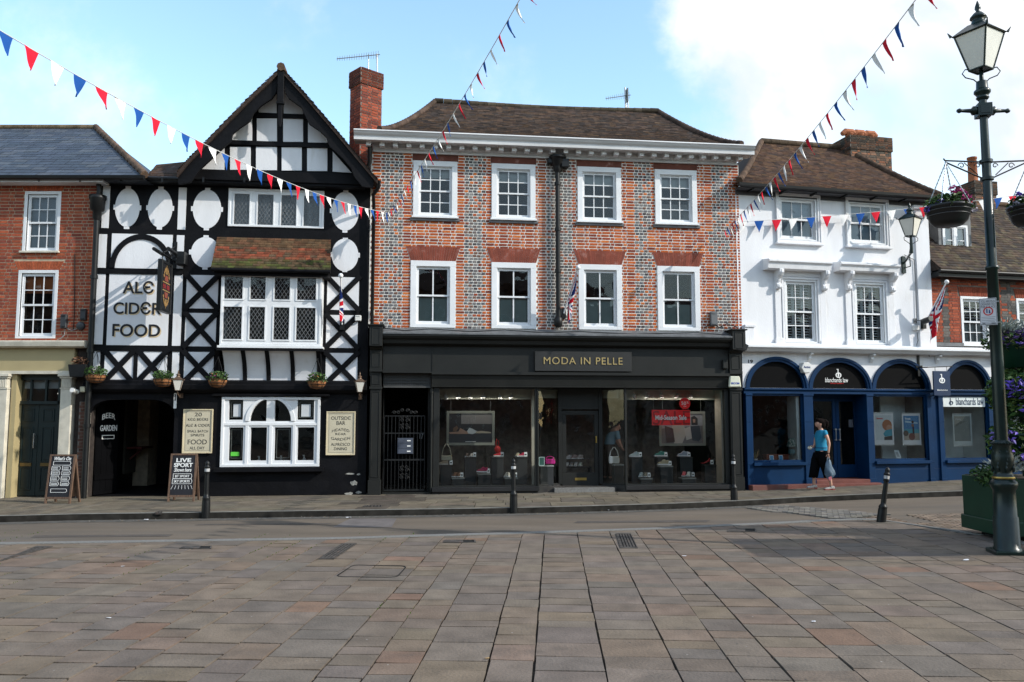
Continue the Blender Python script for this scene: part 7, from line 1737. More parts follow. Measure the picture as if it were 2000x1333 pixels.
# ================================================================ covers, drains and scraps on the ground
IRON = M('rusty_iron', (.07, .062, .056), .7, metal=.3, var=.5, vs=8, bump=.3, col2=(.12, .05, .025), c2s=4, c2t=(.6, .75))
def gquad(pts, h=.004): return [tuple(ground(x, y, h)) for x, y in pts]
def grate(label, pts, bars, name='drain_grate', lift=.012, h=0.0, mat=None):
    q = [Vector(v) for v in gquad(pts, h)]; c = sum(q, Vector())/4; t = thing(name, label, 'drain cover', tuple(c)); q = [v-c for v in q]
    m = MB(); up = Vector((0, 0, lift)); lo = Vector((0, 0, -.02))
    e = .06
    def P(s, r): return q[0].lerp(q[1], s).lerp(q[3].lerp(q[2], s), r)
    for (s0, s1, r0, r1) in ((0, 1, 0, .06), (0, 1, .94, 1), (0, .05, .06, .94), (.95, 1, .06, .94)):
        v = [P(s0, r0), P(s1, r0), P(s1, r1), P(s0, r1)]; m.add([x+up for x in v]+[x+lo for x in v], [(0, 1, 2, 3), (0, 4, 5, 1), (1, 5, 6, 2), (2, 6, 7, 3), (3, 7, 4, 0)])
    m.build('frame', mat or IRON, t); m = MB()
    for i in range(bars):
        s0, s1 = .05+.9*i/bars, .05+.9*(i+.62)/bars; v = [P(s0, .06), P(s1, .06), P(s1, .94), P(s0, .94)]; m.add([x+up*.85 for x in v]+[x+lo for x in v], [(0, 1, 2, 3), (0, 4, 5, 1), (1, 5, 6, 2), (2, 6, 7, 3), (3, 7, 4, 0)])
    m.build('bars', mat or IRON, t); m = MB(); m.add([x+Vector((0, 0, .004)) for x in q], [(0, 1, 2, 3)]); m.build('pit', VOID, t)
grate('long channel grating running off the left edge of the square', [(-40, 1112), (0, 1097), (103, 1069), (72, 1068)], 3)
grate('slotted iron grating slanting across the slabs left of centre', [(622, 1093), (652, 1093), (697, 1063), (668, 1063)], 4)
grate('slotted iron grating at the kerb edge right of centre', [(1212, 1072), (1246, 1072), (1232, 1043), (1203, 1043)], 5)
grate('narrow rust edged gully cover near the middle of the edging', [(866, 1061), (930, 1061), (928, 1056), (868, 1056)], 1)
grate('small rust edged gully cover toward the right of the edging', [(1420, 1040), (1478, 1040), (1476, 1034), (1424, 1034)], 1)
grate('rust coloured cover near the left end of the granite edging', [(350, 1073), (412, 1073), (414, 1068), (358, 1068)], 1)
grate('small iron cover in the pavement left of the bollard', [(302, 1003), (316, 1003), (318, 1000), (306, 1000)], 2, 'access_cover', h=PAV)
grate('dark rectangular cover in the pavement before the narrow doorway', [(708, 991), (746, 991), (746, 988), (712, 988)], 5, 'access_cover', h=PAV)
q = [Vector(v) for v in gquad([(655, 1127), (775, 1128), (795, 1106), (690, 1104)])]; c = sum(q, Vector())/4; t = thing('manhole_cover', 'stone filled manhole cover with rounded dark rim in the square', 'manhole cover', tuple(c)); m = MB(); pts = []
for i in range(4):
    a, b, d_ = q[i-1]-c, q[i]-c, q[(i+1) % 4]-c
    for s_ in (0, .25, .5, .75, 1): p = b.lerp(a, .16*(1-s_)).lerp(b.lerp(d_, .16*s_), s_); pts.append(p)
m.tube(pts+[pts[0]], .006, 5); m.build('rim', VOID, t)
SCR = M('scrap_paper', (.6, .6, .62), .8)
for (x, y, s_, lab, hh) in ((1185, 998, .09, 'crumpled white paper with blue print in the gutter before the shop', -.03), (680, 1012, .07, 'white scrap of litter in the gutter below the pub wall', -.03), (286, 1016, .05, 'small white scrap in the gutter before the passage', -.03), (213, 1208, .03, 'small white scrap on the slabs at the left', .004), (240, 1107, .03, 'small round white scrap on the slabs left of the manhole', .004), (1336, 1087, .04, 'white scrap lying on the slabs right of centre', .004), (952, 1287, .03, 'small ochre scrap in a joint near the front', .004), (1887, 1095, .05, 'pale scrap on the slabs near the lamp base', .004), (1590, 1215, .03, 'tiny white scrap on the right hand slabs', .004)):
    rg = random.Random(x); g_ = ground(x, y, hh); m = MB(); n = 7; v = [Vector((s_*math.cos(2*math.pi*i/n)*rg.uniform(.5, 1.1), s_*.7*math.sin(2*math.pi*i/n)*rg.uniform(.5, 1.1), rg.uniform(.004, s_*.3))) for i in range(n)]+[Vector((0, 0, s_*.25)), Vector((0, 0, .0))]
    m.add(v, [(i, (i+1) % n, n) for i in range(n)]+[((i+1) % n, i, n+1) for i in range(n)]); o = m.build('paper_scrap', SCR if x != 952 else M('ochre_paper', (.4, .25, .1), .8)); o.location = g_; tag(o, lab, 'litter', 'litter on the ground')
rg = random.Random(9); m = MB()
for _ in range(150):
    x = rg.uniform(-7.5, 4.8); y = kerb(x)-rg.uniform(.01, .28)**1; z = gz(x)-.026; a = rg.uniform(0, 6.3); s_ = rg.uniform(.008, .025); m.add([(x-s_*math.cos(a), y-s_*math.sin(a), z), (x+s_*.4*math.sin(a), y-s_*.4*math.cos(a), z+.006), (x+s_*math.cos(a), y+s_*math.sin(a), z), (x-s_*.4*math.sin(a), y+s_*.4*math.cos(a), z+.008)], [(0, 1, 2, 3)], rg.choice([(.25, .2, .12), (.35, .32, .28), (.15, .09, .05)]))
o = m.build('leaf_litter', LEAF); tag(o, 'dead leaves and grit scattered along the gutter', 'litter', None, 'stuff')
rg = random.Random(19); m = MB()
for _ in range(1400):
    s_ = rg.choice([q for q in svals if -9 < q < -.8]); t_ = rg.uniform(7.5, 13); 
    if math.sin(s_*3.1+t_*1.7)+math.sin(t_*.9-s_) < .75: continue
    X = s_*ca+t_*sa+rg.uniform(-.008, .008); Y = -s_*sa+t_*ca; m.add([(X-.006, Y, -.004), (X+.006, Y, -.004), (X+rg.uniform(-.01, .01), Y, rg.uniform(.008, .02))], [(0, 1, 2)], rg.choice([(.07, .12, .02), (.1, .14, .03)]))
o = m.build('moss', LEAF); tag(o, 'green moss and weeds growing in the joints of the slabs', 'moss', None, 'stuff')

# added canopy out of view, placed to shade the slabs by the lamp
gx0, gx1, gy0, gy1 = 7.0, 11.4, 9.55, 11.1; GZ = thing('added_shade_canopy', 'added green canopy on four steel posts, unseen at right, casting shade by the street lamp', 'shade canopy', ((gx0+gx1)/2, (gy0+gy1)/2, gz(9))); a, b_ = (gx1-gx0)/2, (gy1-gy0)/2
m = MB(); m.add([(-a, -b_, 2.42), (a, -b_, 2.42), (a, b_, 2.42), (-a, b_, 2.42), (-a*.6, 0, 2.75), (a*.6, 0, 2.75), (-a, -b_, 2.32), (a, -b_, 2.32), (a, b_, 2.32), (-a, b_, 2.32)], [(0, 1, 5, 4), (1, 2, 5), (2, 3, 4, 5), (3, 0, 4), (6, 7, 1, 0), (7, 8, 2, 1), (8, 9, 3, 2), (9, 6, 0, 3)]); m.build('canopy', M('shade_canopy_cloth', (.02, .09, .05), .8), GZ)
for x in (-a+.05, a-.05):
    for y in (-b_+.05, b_-.05): m = MB(); m.tube([(x, y, -.1), (x, y, 2.4)], .022, 8); m.build('post', STEEL, GZ)
# ================================================================ woman walking past the blue door
SKIN = M('skin', (.50, .27, .19), .55, var=.06); HAIR = M('dark_hair', (.008, .005, .0045), .9, spec=.08, var=.3, vs=20); SHIRT = M('blue_knit', (.012, .20, .34), .85, var=.12, vs=30, bump=.3, bs=90); TROU = M('black_trousers', (.004, .004, .005), .95, spec=.03, var=.2); SHOE = M('silver_shoe', (.5, .48, .45), .35, metal=.4, var=.1); SOLE = M('red_sole', (.25, .03, .025), .6)
wp = ground(1607, 957, PAV)
WM = thing('person', 'woman in blue short sleeved top and black cropped trousers walking left with a grey bag', 'person', tuple(wp), R(4))
# local axes: -x is the way she walks, -y towards the camera; heights in metres
body = [((.01, 0, .92), (.085, .08)), ((.0, 0, 1.02), (.09, .08)), ((-.01, 0, 1.16), (.125, .11)), ((.01, 0, 1.29), (.13, .12)), ((.015, 0, 1.345), (.075, .075)), ((.0, 0, 1.40), .048), ((-.02, 0, 1.445), .05),
        ((-.035, 0, 1.49), (.078, .07)), ((-.04, 0, 1.55), (.088, .078)), ((-.035, 0, 1.59), (.06, .055)),
        ((.03, -.145, 1.325), .052), ((.07, -.19, 1.19), .040), ((.095, -.20, 1.06), .036), ((.075, -.205, .93), .028), ((.07, -.205, .84), .022),
        ((.0, .145, 1.325), .052), ((-.05, .18, 1.18), .040), ((-.07, .17, 1.05), .035), ((-.14, .10, .99), .028), ((-.18, .06, .975), .024),
        ((-.03, -.07, .84), .068), ((.06, -.085, .50), .052), ((.14, -.085, .26), .045), ((.165, -.085, .085), .033),
        ((-.05, .07, .84), .068), ((-.13, .08, .50), .052), ((-.165, .08, .28), .045), ((-.17, .08, .09), .033),
        ((-.118, 0, 1.475), .018), ((-.128, 0, 1.515), .016)]
edges = [(0, 1), (1, 2), (2, 3), (3, 4), (4, 5), (5, 6), (6, 7), (7, 8), (8, 9), (3, 10), (10, 11), (11, 12), (12, 13), (13, 14), (3, 15), (15, 16), (16, 17), (17, 18), (18, 19), (0, 20), (20, 21), (21, 22), (22, 23), (0, 24), (24, 25), (25, 26), (26, 27), (7, 28), (7, 29)]
bo = skin('body', body, edges, SKIN, WM, 2, 0)
def fingers(name, palm, dirv, side, curl, parent, s=1.0, mat=SKIN):
    """palm with four unequal fingers and a thumb; dirv = along the fingers, side = across the knuckles, curl = towards the grip"""
    P, D, S, K = Vector(palm), Vector(dirv).normalized(), Vector(side).normalized(), Vector(curl).normalized()
    pts = [(P, .020*s), (P+D*.035*s, (.026*s, .014*s)), (P+D*.07*s, (.030*s, .013*s))]; ed = [(0, 1), (1, 2)]
    skin(name, pts, ed, mat, parent, 2, 0)
    for k, L in enumerate((.066, .074, .069, .054)):
        o = P+D*.068*s+S*(.024-.016*k)*s; q = [o-D*.012*s, o+D*L*.40*s+K*.012*s, o+D*L*.62*s+K*.032*s, o+D*L*.58*s+K*.052*s]
        skin('finger', [(q[0], .0085*s), (q[1], .008*s), (q[2], .0075*s), (q[3], .006*s)], [(0, 1), (1, 2), (2, 3)], mat, parent, 1, 0)
    o = P+D*.02*s+S*.026*s; skin('thumb', [(o-S*.008*s, .011*s), (o+S*.02*s+D*.02*s+K*.01*s, .0095*s), (o+S*.02*s+D*.045*s+K*.03*s, .008*s)], [(0, 1), (1, 2)], mat, parent, 1, 0)
fingers('hand', (.07, -.205, .835), (0.02, 0, -1), (-1, 0, 0), (0, .8, -.2), bo); fingers('hand', (-.18, .06, .975), (-1, -.15, -.1), (0, -.4, 1), (0, -1, 0), bo)
m = MB()
for y in (-.032, .032): m.ball((-.112, y, 1.535), (.006, .009, .005), 8, 6, (.5, .45, .42)); m.ball((-.117, y, 1.535), (.003, .004, .004), 6, 4, (.03, .02, .02))
m.build('eyes', PAINTC, bo)
m = MB(); m.ball((-.108, 0, 1.458), (.010, .022, .006), 8, 5, (.4, .1, .09)); m.build('mouth', PAINTC, bo)
m = MB()
for s_ in (-1, 1): m.ball((-.03, s_*.079, 1.51), (.018, .010, .028), 8, 6)
m.build('ear', SKIN, bo)
m = MB(); m.ball((.004, 0, 1.560), (.108, .097, .092), 18, 12); m.ball((.045, 0, 1.50), (.072, .088, .085), 16, 10); m.ball((-.045, 0, 1.605), (.075, .075, .042), 16, 8)
m.ball((.11, 0, 1.585), (.052, .045, .045), 14, 9); m.tube([(.12, 0, 1.60), (.155, 0, 1.56), (.158, .005, 1.50), (.145, .01, 1.44), (.135, .01, 1.41)], [.025, .042, .042, .03, .008], 10)
rg = random.Random(4)
for _ in range(90):
    a_ = rg.uniform(-1.9, 1.9); z_ = rg.uniform(1.46, 1.63); k = math.sqrt(max(.05, 1-((z_-1.56)/.1)**2)); p = Vector((.012+.105*k*math.cos(a_), .096*k*math.sin(a_), z_)); m.tube([p, p+Vector((.02, 0, rg.uniform(-.02, .012))), p+Vector((.045, 0, rg.uniform(-.03, .02)))], [.004, .003, .001], 4, cap=False)
m.build('hair', HAIR, WM)
skin('top', [((.005, 0, .87), (.162, .15)), ((.005, 0, .93), (.155, .143)), ((.0, 0, 1.03), (.128, .115)), ((-.015, 0, 1.17), (.142, .128)), ((.01, 0, 1.29), (.14, .128)), ((.02, 0, 1.345), (.085, .085)), ((.03, -.145, 1.325), .066), ((.055, -.185, 1.235), .056), ((.0, .145, 1.325), .066), ((-.035, .175, 1.235), .056)], [(0, 1), (1, 2), (2, 3), (3, 4), (4, 5), (4, 6), (6, 7), (4, 8), (8, 9)], SHIRT, WM, 2)
m = MB(); m.lathe([(.138, .955), (.142, .965), (.138, .975)], (.0, 0, 0), 20, sx=.98, sy=.93); m.build('waist_band', M('navy_band', (.005, .03, .10), .8), WM)
# wide cropped trousers: one lofted surface per leg, joined at the hips
def loft(m, rings, n=20):
    vs = []
    for (c, rx, ry, w_) in rings:
        for j in range(n):
            a = 2*math.pi*j/n; k = 1+w_*math.sin(a*5+c[2]*9); vs.append((c[0]+rx*k*math.cos(a), c[1]+ry*k*math.sin(a), c[2]))
    m.add(vs, [(i*n+j, (i+1)*n+j, (i+1)*n+(j+1) % n, i*n+(j+1) % n) for i in range(len(rings)-1) for j in range(n)], None, True)
m = MB()
loft(m, [((.01, 0, 1.0), .105, .095, 0), ((.01, 0, .95), .112, .102, 0), ((.01, 0, .90), .135, .125, 0), ((.0, 0, .80), .165, .155, .01), ((-.0, 0, .74), .17, .15, .02)])
loft(m, [((-.02, -.075, .86), .125, .09, 0), ((-.0, -.08, .70), .125, .09, .01), ((.05, -.085, .50), .115, .085, .03), ((.105, -.085, .28), .105, .085, .05), ((.10, -.085, .275), .09, .07, .05)])
loft(m, [((-.03, .075, .86), .125, .09, 0), ((-.08, .08, .70), .13, .09, .01), ((-.135, .08, .50), .115, .085, .03), ((-.185, .08, .28), .105, .085, .05), ((-.18, .08, .275), .09, .07, .05)])
m.build('trousers', TROU, WM)
def shoe_w(x, y, z, pitch):
    Mx = Matrix.Translation((x, y, z)) @ Matrix.Rotation(pitch, 4, 'Y'); m = MB()
    m.prism([(-.17, .012), (-.175, .03), (-.13, .055), (-.06, .065), (.0, .09), (.045, .10), (.06, .06), (.055, .03), (-.02, .028), (-.08, .012)], -.036, .036, m=Mx); s = m.build('shoe', SHOE, WM, bevel=.012)
    m = MB(); m.prism([(-.175, .0), (-.18, .012), (-.08, .014), (-.02, .03), (.06, .03), (.058, 0), (.02, 0), (.0, .02), (-.06, .004)], -.038, .038, m=Mx); m.build('sole', SOLE, s)
    m = MB(); m.box(-.03, -.005, -.04, .04, .06, .095, m=Mx); m.build('strap', SHOE, s)
shoe_w(.175, -.085, .0, R(2)); shoe_w(-.17, .08, .015, R(4))
BG = thing('carrier_bag', 'crumpled grey blue carrier bag hanging from the woman\'s near hand', 'bag', tuple(wp), R(4)); m = MB(); rg = random.Random(2)
n = 22; rings = [((.07, -.205, .70), .03, .02), ((.065, -.205, .64), .055, .035), ((.06, -.205, .55), .085, .05), ((.075, -.205, .45), .11, .065), ((.095, -.205, .37), .115, .07), ((.09, -.205, .31), .085, .06), ((.06, -.205, .27), .04, .03)]
vs = []
for (c, rx, ry) in rings:
    for j in range(n): a = 2*math.pi*j/n; k = 1+.16*math.sin(a*4+c[2]*22)+rg.uniform(-.08, .08); vs.append((c[0]+rx*k*math.cos(a), c[1]+ry*k*math.sin(a), c[2]+rg.uniform(-.006, .006)))
m.add(vs, [(i*n+j, (i+1)*n+j, (i+1)*n+(j+1) % n, i*n+(j+1) % n) for i in range(len(rings)-1) for j in range(n)]+[tuple(range(6*n, 7*n))], None, True); m.build('body', M('bag_plastic', (.07, .11, .155), .4, var=.35, vs=14), BG)
m = MB(); m.tube([(.035, -.2, .66), (.04, -.205, .72), (.062, -.205, .765), (.085, -.205, .72), (.10, -.2, .62)], .009, 6); m.build('handles', M('bag_handle', (.15, .22, .28), .4), BG)
m = MB(); m.prism([(.02, .30), (.09, .33), (.10, .27), (.05, .22), (.03, .26)], -.275, -.262); m.build('red_print', M('bag_print', (.4, .12, .15), .5), BG)
PR = thing('purse', 'small white purse held in front by the woman', 'purse', tuple(wp), R(4)); m = MB(); m.ball((-.265, .02, .965), (.055, .035, .042), 14, 9); m.build('body', M('purse_white', (.62, .58, .48), .6, var=.15), PR); m = MB(); m.tube([(-.30, .0, .995), (-.265, -.012, 1.008), (-.225, .0, .998)], .006, 5); m.build('clasp', BRASS, PR)
# ================================================================ inside the shoe shop
F = FM
SHFL = GB+.0                                    # level of the display floor
PLM = M('plinth_grey', (.022, .024, .025), .6, var=.15); PLT = M('plinth_top', (.22, .23, .22), .5)
def plinth(px0, px1, pyt, d, label, top=True):
    q = F.uz(px0, pyt, d)[0], F.uz(px1, pyt, d)[0]; z = F.uz((px0+px1)/2, pyt, d)[1]; c = (q[0]+q[1])/2; w_ = (q[1]-q[0])/2
    t = on(F, 'display_plinth', label, 'display stand', c, SHFL, d, 'grey display stands in the shoe shop windows'); H = z-SHFL
    m = MB(); m.box(-w_+.01, w_-.01, -.13, .13, 0, H-.03); m.build('body', PLM, t, bevel=.004); m = MB(); m.box(-w_, w_, -.14, .14, H-.03, H); m.build('top', PLT if top else PLM, t, bevel=.004); return z
def sneaker(px, py, d, colU, label, flip=1, s=1.0, colS=(.6, .6, .6), heel=False, ang=0, tagd=True):
    u, z = F.uz(px, py, d); t = on(F, 'shoe', label, 'shoe', u, z, d, 'shoes on the display stands')
    if ang: t.rotation_euler = (0, 0, F.th+ang)
    L = .135*s; m = MB(); pr = [(-L, .03), (-L*1.02, .045), (-L*.8, .065), (-L*.3, .085), (-L*.0, .125), (L*.35, .135), (L*.5, .10), (L*.85, .12), (L*1.0, .115), (L*.98, .03)]
    if heel: pr = [(-L, .02), (-L*.9, .04), (-L*.4, .04), (0, .06), (L*.5, .10), (L*.9, .17), (L*1.0, .12), (L*.85, .08), (L*.1, .035), (-L*.4, .012)]
    m.prism([(flip*x*1.0, zz*s) for x, zz in pr], -.04*s, .04*s, colU); m.build('upper', PAINTC, t, bevel=.012*s)
    m = MB()
    if heel: m.prism([(flip*L*.82, 0), (flip*L*.95, 0), (flip*L*.98, .1*s), (flip*L*.75, .08*s)], -.012, .012, colU)
    else: m.prism([(flip*x, zz*s) for x, zz in ((-L*1.03, .005), (L*1.03, .0), (L*1.03, .034), (-L*.9, .034), (-L*1.04, .028))], -.045*s, .045*s, colS)
    m.build('sole', PAINTC, t)
def card(px, py, d, label='small white price card'):
    u, z = F.uz(px, py, d); t = on(F, 'price_card', label, 'price card', u, z, d, 'white price cards in the shoe shop windows'); m = MB(); m.add([(-.035, 0, 0), (.035, 0, 0), (.035, .02, .1), (-.035, .02, .1), (-.035, .03, 0), (.035, .03, 0)], [(0, 1, 2, 3), (3, 2, 5, 4)]); m.build('card', CHALK, t); m = MB(); m.box(-.018, .018, .002, .006, .03, .06); m.build('print', BLACKL, t)
def handbag(px, py, d, w_, h_, sh, col, label):
    u, z = F.uz(px, py, d); t = on(F, 'handbag', label, 'handbag', u, z, d, 'handbags in the shoe shop windows'); m = MB(); m.prism([(-w_*.9, 0), (w_*.9, 0), (w_, h_*.3), (w_*.95, h_), (0, h_*.93), (-w_*.95, h_), (-w_, h_*.3)], -.05, .05, col); m.build('body', PAINTC, t, bevel=.015)
    m = MB(); m.tube([(-w_*.85, 0, h_), (-w_*.6, 0, h_+sh*.6), (-w_*.15, 0, h_+sh), (w_*.15, 0, h_+sh), (w_*.6, 0, h_+sh*.6), (w_*.85, 0, h_)], .011, 6, col); m.build('strap', PAINTC, t); m = MB(); m.box(w_*.8, w_*.95, -.055, -.045, h_*.8, h_); m.build('buckle', BRASS, t)
D1, D2 = -.35, -.6
for a, b_, y, d, lab in ((859, 883, 909, D2, 'dark stand at the far left of the left shop window'), (882, 907, 933, D1, 'low stand under brown shoes in the left window'), (906, 930, 893.5, D2, 'tall stand under two small sandals in the left window'), (932, 958, 925, D1, 'low stand under the pink shoe'), (958, 983, 893, D2, 'tall stand under the red bag'), (984, 1010, 933, D1, 'low stand half behind the bollard'), (1005, 1029, 893, D2, 'tall stand at the right of the left window')): plinth(a, b_, y, d, lab, d == D1)
for a, b_, y, d, lab in ((1230, 1253, 893, D2, 'stand under the pale trainer in the right window'), (1280, 1304, 893, D2, 'stand under the green trainer'), (1324, 1350, 893, D2, 'stand under the grey trainer'), (1286, 1312, 910, D1, 'stand under the yellow trainer'), (1248, 1272, 934, D1, 'low stand under two pale shoes'), (1328, 1356, 933, D1, 'low stand under the pink and white shoes'), (1372, 1396, 908, D2, 'stand under dark shoes by the beige panel'), (1053, 1080, 909, D1, 'stand under the pink handbag'), (1196, 1216, 907, D1, 'stand under the white handbag')): plinth(a, b_, y, d, lab, d == D1)
sneaker(1240, 893, D2, (.42, .46, .45), 'pale trainer at the left of the right window'); sneaker(1289, 892, D2, (.03, .16, .13), 'dark green trainer with white sole'); sneaker(1334, 892, D2, (.25, .28, .33), 'grey trainer with white heel'); sneaker(1295, 909, D1, (.35, .30, .2), 'cream and ochre trainer below the green one')
sneaker(1252, 932, D1, (.3, .36, .38), 'pale blue shoe seen end on, low in the right window', s=.8, ang=R(60)); sneaker(1261, 932, D1, (.2, .18, .14), 'olive shoe seen end on, low in the right window', s=.8, ang=R(60)); sneaker(1336, 931, D1, (.45, .07, .09), 'pink shoe seen end on, low in the right window', s=.85, ang=R(60)); sneaker(1345, 931, D1, (.42, .46, .44), 'mint shoe seen end on beside the pink one', s=.85, ang=R(60)); sneaker(1378, 907, D2, (.25, .01, .015), 'red high heel by the beige panel', heel=True, s=.9); sneaker(1388, 907, D2, (.02, .02, .02), 'black high heel by the beige panel', heel=True, s=.9)
sneaker(889, 932, D1, (.14, .07, .04), 'brown sandal low in the left window', s=.8, ang=R(60)); sneaker(898, 932, D1, (.14, .07, .04), 'second brown sandal beside the price card', s=.8, ang=R(60)); sneaker(912, 892.5, D2, (.10, .07, .06), 'dark sandal on the tall stand', s=.6, ang=R(70)); sneaker(921, 892.5, D2, (.45, .42, .38), 'pale sandal on the tall stand', s=.6, ang=R(70)); sneaker(942, 923, D1, (.35, .02, .08), 'pink slipper on the low stand', s=.95); sneaker(973, 892, D2, (.5, .02, .03), 'red shoe under the red bag', s=.8); sneaker(990, 932, D1, (.45, .42, .36), 'cream sandal left of the bollard', s=.8, ang=R(60)); sneaker(1011, 892, D2, (.3, .26, .18), 'beige shoe at the right of the left window', s=.65, ang=R(60)); sneaker(1020, 892, D2, (.45, .02, .06), 'red sandal at the right of the left window', s=.7); sneaker(866, 908, D2, (.45, .40, .34), 'cream sandal below the beige shoulder bag', s=.8)
for x, y, d in ((1251, 892, D1), (1301, 892, D1), (1346, 892, D1), (1309, 909, D1+.05), (1268, 932, D1+.05), (1354, 931, D1+.05), (1391, 907, D1), (902, 932, D1+.05), (927, 892.5, D1), (954, 924, D1+.05), (981, 892, D1), (1027, 892, D1), (881, 908, D1), (1007, 932, D1+.05)): card(x, y, d)
handbag(872, 900, -.4, .13, .12, .26, (.30, .28, .21), 'beige shoulder bag at the left of the left window'); handbag(1199.5, 906, -.3, .125, .18, .20, (.50, .50, .46), 'white pleated handbag beside the shop door'); handbag(1074, 907, -.35, .12, .13, .05, (.36, .01, .15), 'bright pink handbag left of the shop door')
u, z = F.uz(972, 887, D1); t = on(F, 'handbag', 'red pouch bag with knotted strap above the tall stand', 'handbag', u, z, D1, 'handbags in the shoe shop windows'); m = MB(); m.ball((0, 0, .1), (.075, .06, .09), 14, 10, (.6, .02, .02)); m.build('body', PAINTC, t); m = MB(); m.tube([(-.03, 0, .18), (-.045, 0, .26), (-.02, 0, .34), (.02, 0, .3), (.03, 0, .24), (.0, 0, .18)], .01, 6, (.6, .02, .02)); m.build('strap', PAINTC, t)
def picture(name, label, q, d, polys, bgc, fcol=(.16, .165, .14)):
    b = F.rect(*q, d); cu, cz = (b[0]+b[1])/2, (b[2]+b[3])/2; t = on(F, name, label, 'poster', cu, cz, d); W2, H2 = (b[1]-b[0])/2, (b[3]-b[2])/2; m = MB(); frame4(m, (-W2, W2, -H2, H2), .06, -.03, .02, fcol); m.build('frame', PAINTC, t)
    m = MB(); m.box(-W2+.06, W2-.06, -.002, .01, -H2+.06, H2-.06, bgc); w_, h_ = W2-.06, H2-.06
    for k, (P_, c) in enumerate(polys): m.prism([(-w_+2*w_*x, h_-2*h_*y) for x, y in P_], -.004-.0008*k, -.002, c)
    m.build('print', PAINTC, t); m = MB(); [m.tube([(x, 0, H2), (x, 0, H2+.5)], .004, 4) for x in (-W2+.1, W2-.1)]; m.build('wires', STEEL, t)
picture('framed_poster', 'framed poster of a woman lying on a dark couch in the left shop window', (872, 803, 966, 870), -.75, [([(.28, 0), (1, 0), (1, .36), (.28, .36)], (.13, .12, .115)), ([(0, .66), (1, .66), (1, 1), (0, 1)], (.022, .024, .028)), ([(.0, .64), (.22, .62), (.26, .50), (.34, .56), (.40, .62), (.48, .50), (.56, .56), (.62, .66), (.5, .70), (.02, .70)], (.23, .14, .10)), ([(.42, .6), (.47, .49), (.55, .53), (.68, .64), (.54, .71), (.44, .68)], (.34, .36, .36)), ([(.62, .62), (.76, .60), (.98, .64), (.97, .68), (.62, .68)], (.28, .24, .18)), ([(.1, .5), (.18, .42), (.22, .5), (.16, .62), (.09, .6)], (.09, .05, .03)), ([(.38, .955), (.62, .955), (.62, .975), (.38, .975)], (.4, .4, .4))], (.012, .012, .013))
picture('framed_poster', 'framed poster of a dark haired figure in a knitted coat, partly behind the sale banner', (1287, 804, 1377, 871), -.75, [([(0, 0), (1, 0), (1, .4), (0, .5)], (.20, .20, .21)), ([(.25, .4), (.5, .3), (.62, .6), (.5, 1), (.3, 1)], (.30, .28, .25)), ([(.55, .5), (.75, .4), (.8, .8), (.6, .9)], (.33, .31, .29)), ([(.72, .12), (.80, .06), (.88, .16), (.88, .38), (.73, .38)], (.02, .015, .015)), ([(.76, .18), (.82, .18), (.82, .3), (.77, .3)], (.26, .15, .11)), ([(.70, .42), (.92, .4), (.96, .8), (.90, .95), (.74, .9)], (.03, .035, .045)), ([(.08, .4), (.28, .5), (.32, .95), (.12, .98)], (.05, .03, .03))], (.10, .09, .09))
b = F.rect(1274, 801, 1349, 831, -.04); cu, cz = (b[0]+b[1])/2, (b[2]+b[3])/2; t = on(F, 'sale_banner', 'red banner lettered Mid-Season Sale hanging inside the right shop window', 'banner', cu, cz, -.08); W2, H2 = (b[1]-b[0])/2, (b[3]-b[2])/2
SALE = M('banner_red', (.85, .006, .010), .5, var=.05); m = MB(); m.box(-W2, W2, -.004, .004, -H2, H2); m.build('sheet', SALE, t); text('faint_letters', 'SALE', (-W2+.02, W2*1.0, -H2*.95, H2*.9), -.0045, M('banner_dark_red', (.33, .006, .008), .5), t, th=.001); text('lettering', 'Mid-Season Sale', (-W2*.82, W2*.80, -.055, .055), -.006, CHALK, t, bold=.02, th=.002)
m = MB(); m.tube([(-W2*.9, 0, H2), (-W2*.9, 0, H2+.4)], .003, 4); m.tube([(W2*.9, 0, H2), (W2*.9, 0, H2+.4)], .003, 4); m.build('wires', STEEL, t)
u, z = F.uz(1338, 788.5, -.05); t = on(F, 'sale_disc', 'round red sticker reading 50% over the sale banner', 'sticker', u, z, -.07); m = MB(); m.prism(ell(0, 0, .135, .135, 32), -.003, .003); m.build('disc', SALE, t); text('lettering', '50', (-.085, .03, -.035, .045), -.004, CHALK, t, th=.001); text('lettering', '%', (.045, .09, -.0, .05), -.004, CHALK, t, th=.001); text('lettering', 'SALE', (-.035, .035, -.075, -.055), -.004, CHALK, t, th=.001)
# track spotlights
SPOT = emat('lit_spot', (1, .95, .85), 3.0)
for k, (x, y) in enumerate([(871, 776), (896, 776), (918, 776), (944, 776), (976, 776), (999, 776), (1239, 774), (1264, 774), (1292, 774), (1322, 774), (1349, 774)]):
    u, z = F.uz(x, y, -.45); t = on(F, 'track_spotlight', 'white track spotlight on the pale bulkhead of the %s shop window' % ('left' if x < 1100 else 'right'), 'spotlight', u, z, -.45, 'track spotlights in the shoe shop windows %d' % (1 if x < 1100 else 2)); m = MB(); Rm2 = Matrix.Rotation(R(35 if k % 2 else -20), 4, 'Y') @ Matrix.Rotation(R(35), 4, 'X')
    m.lathe([(.03, .05), (.04, .03), (.045, -.05), (.04, -.055)], (0, 0, 0), 10, m=Rm2); m.tube([(0, 0, .04), (0, .03, .1)], .01, 5); m.build('spot_head', WPL, t); m = MB(); m.lathe([(.036, -.052), (.036, -.058)], (0, 0, 0), 10, m=Rm2); m.build('bulb', SPOT, t)
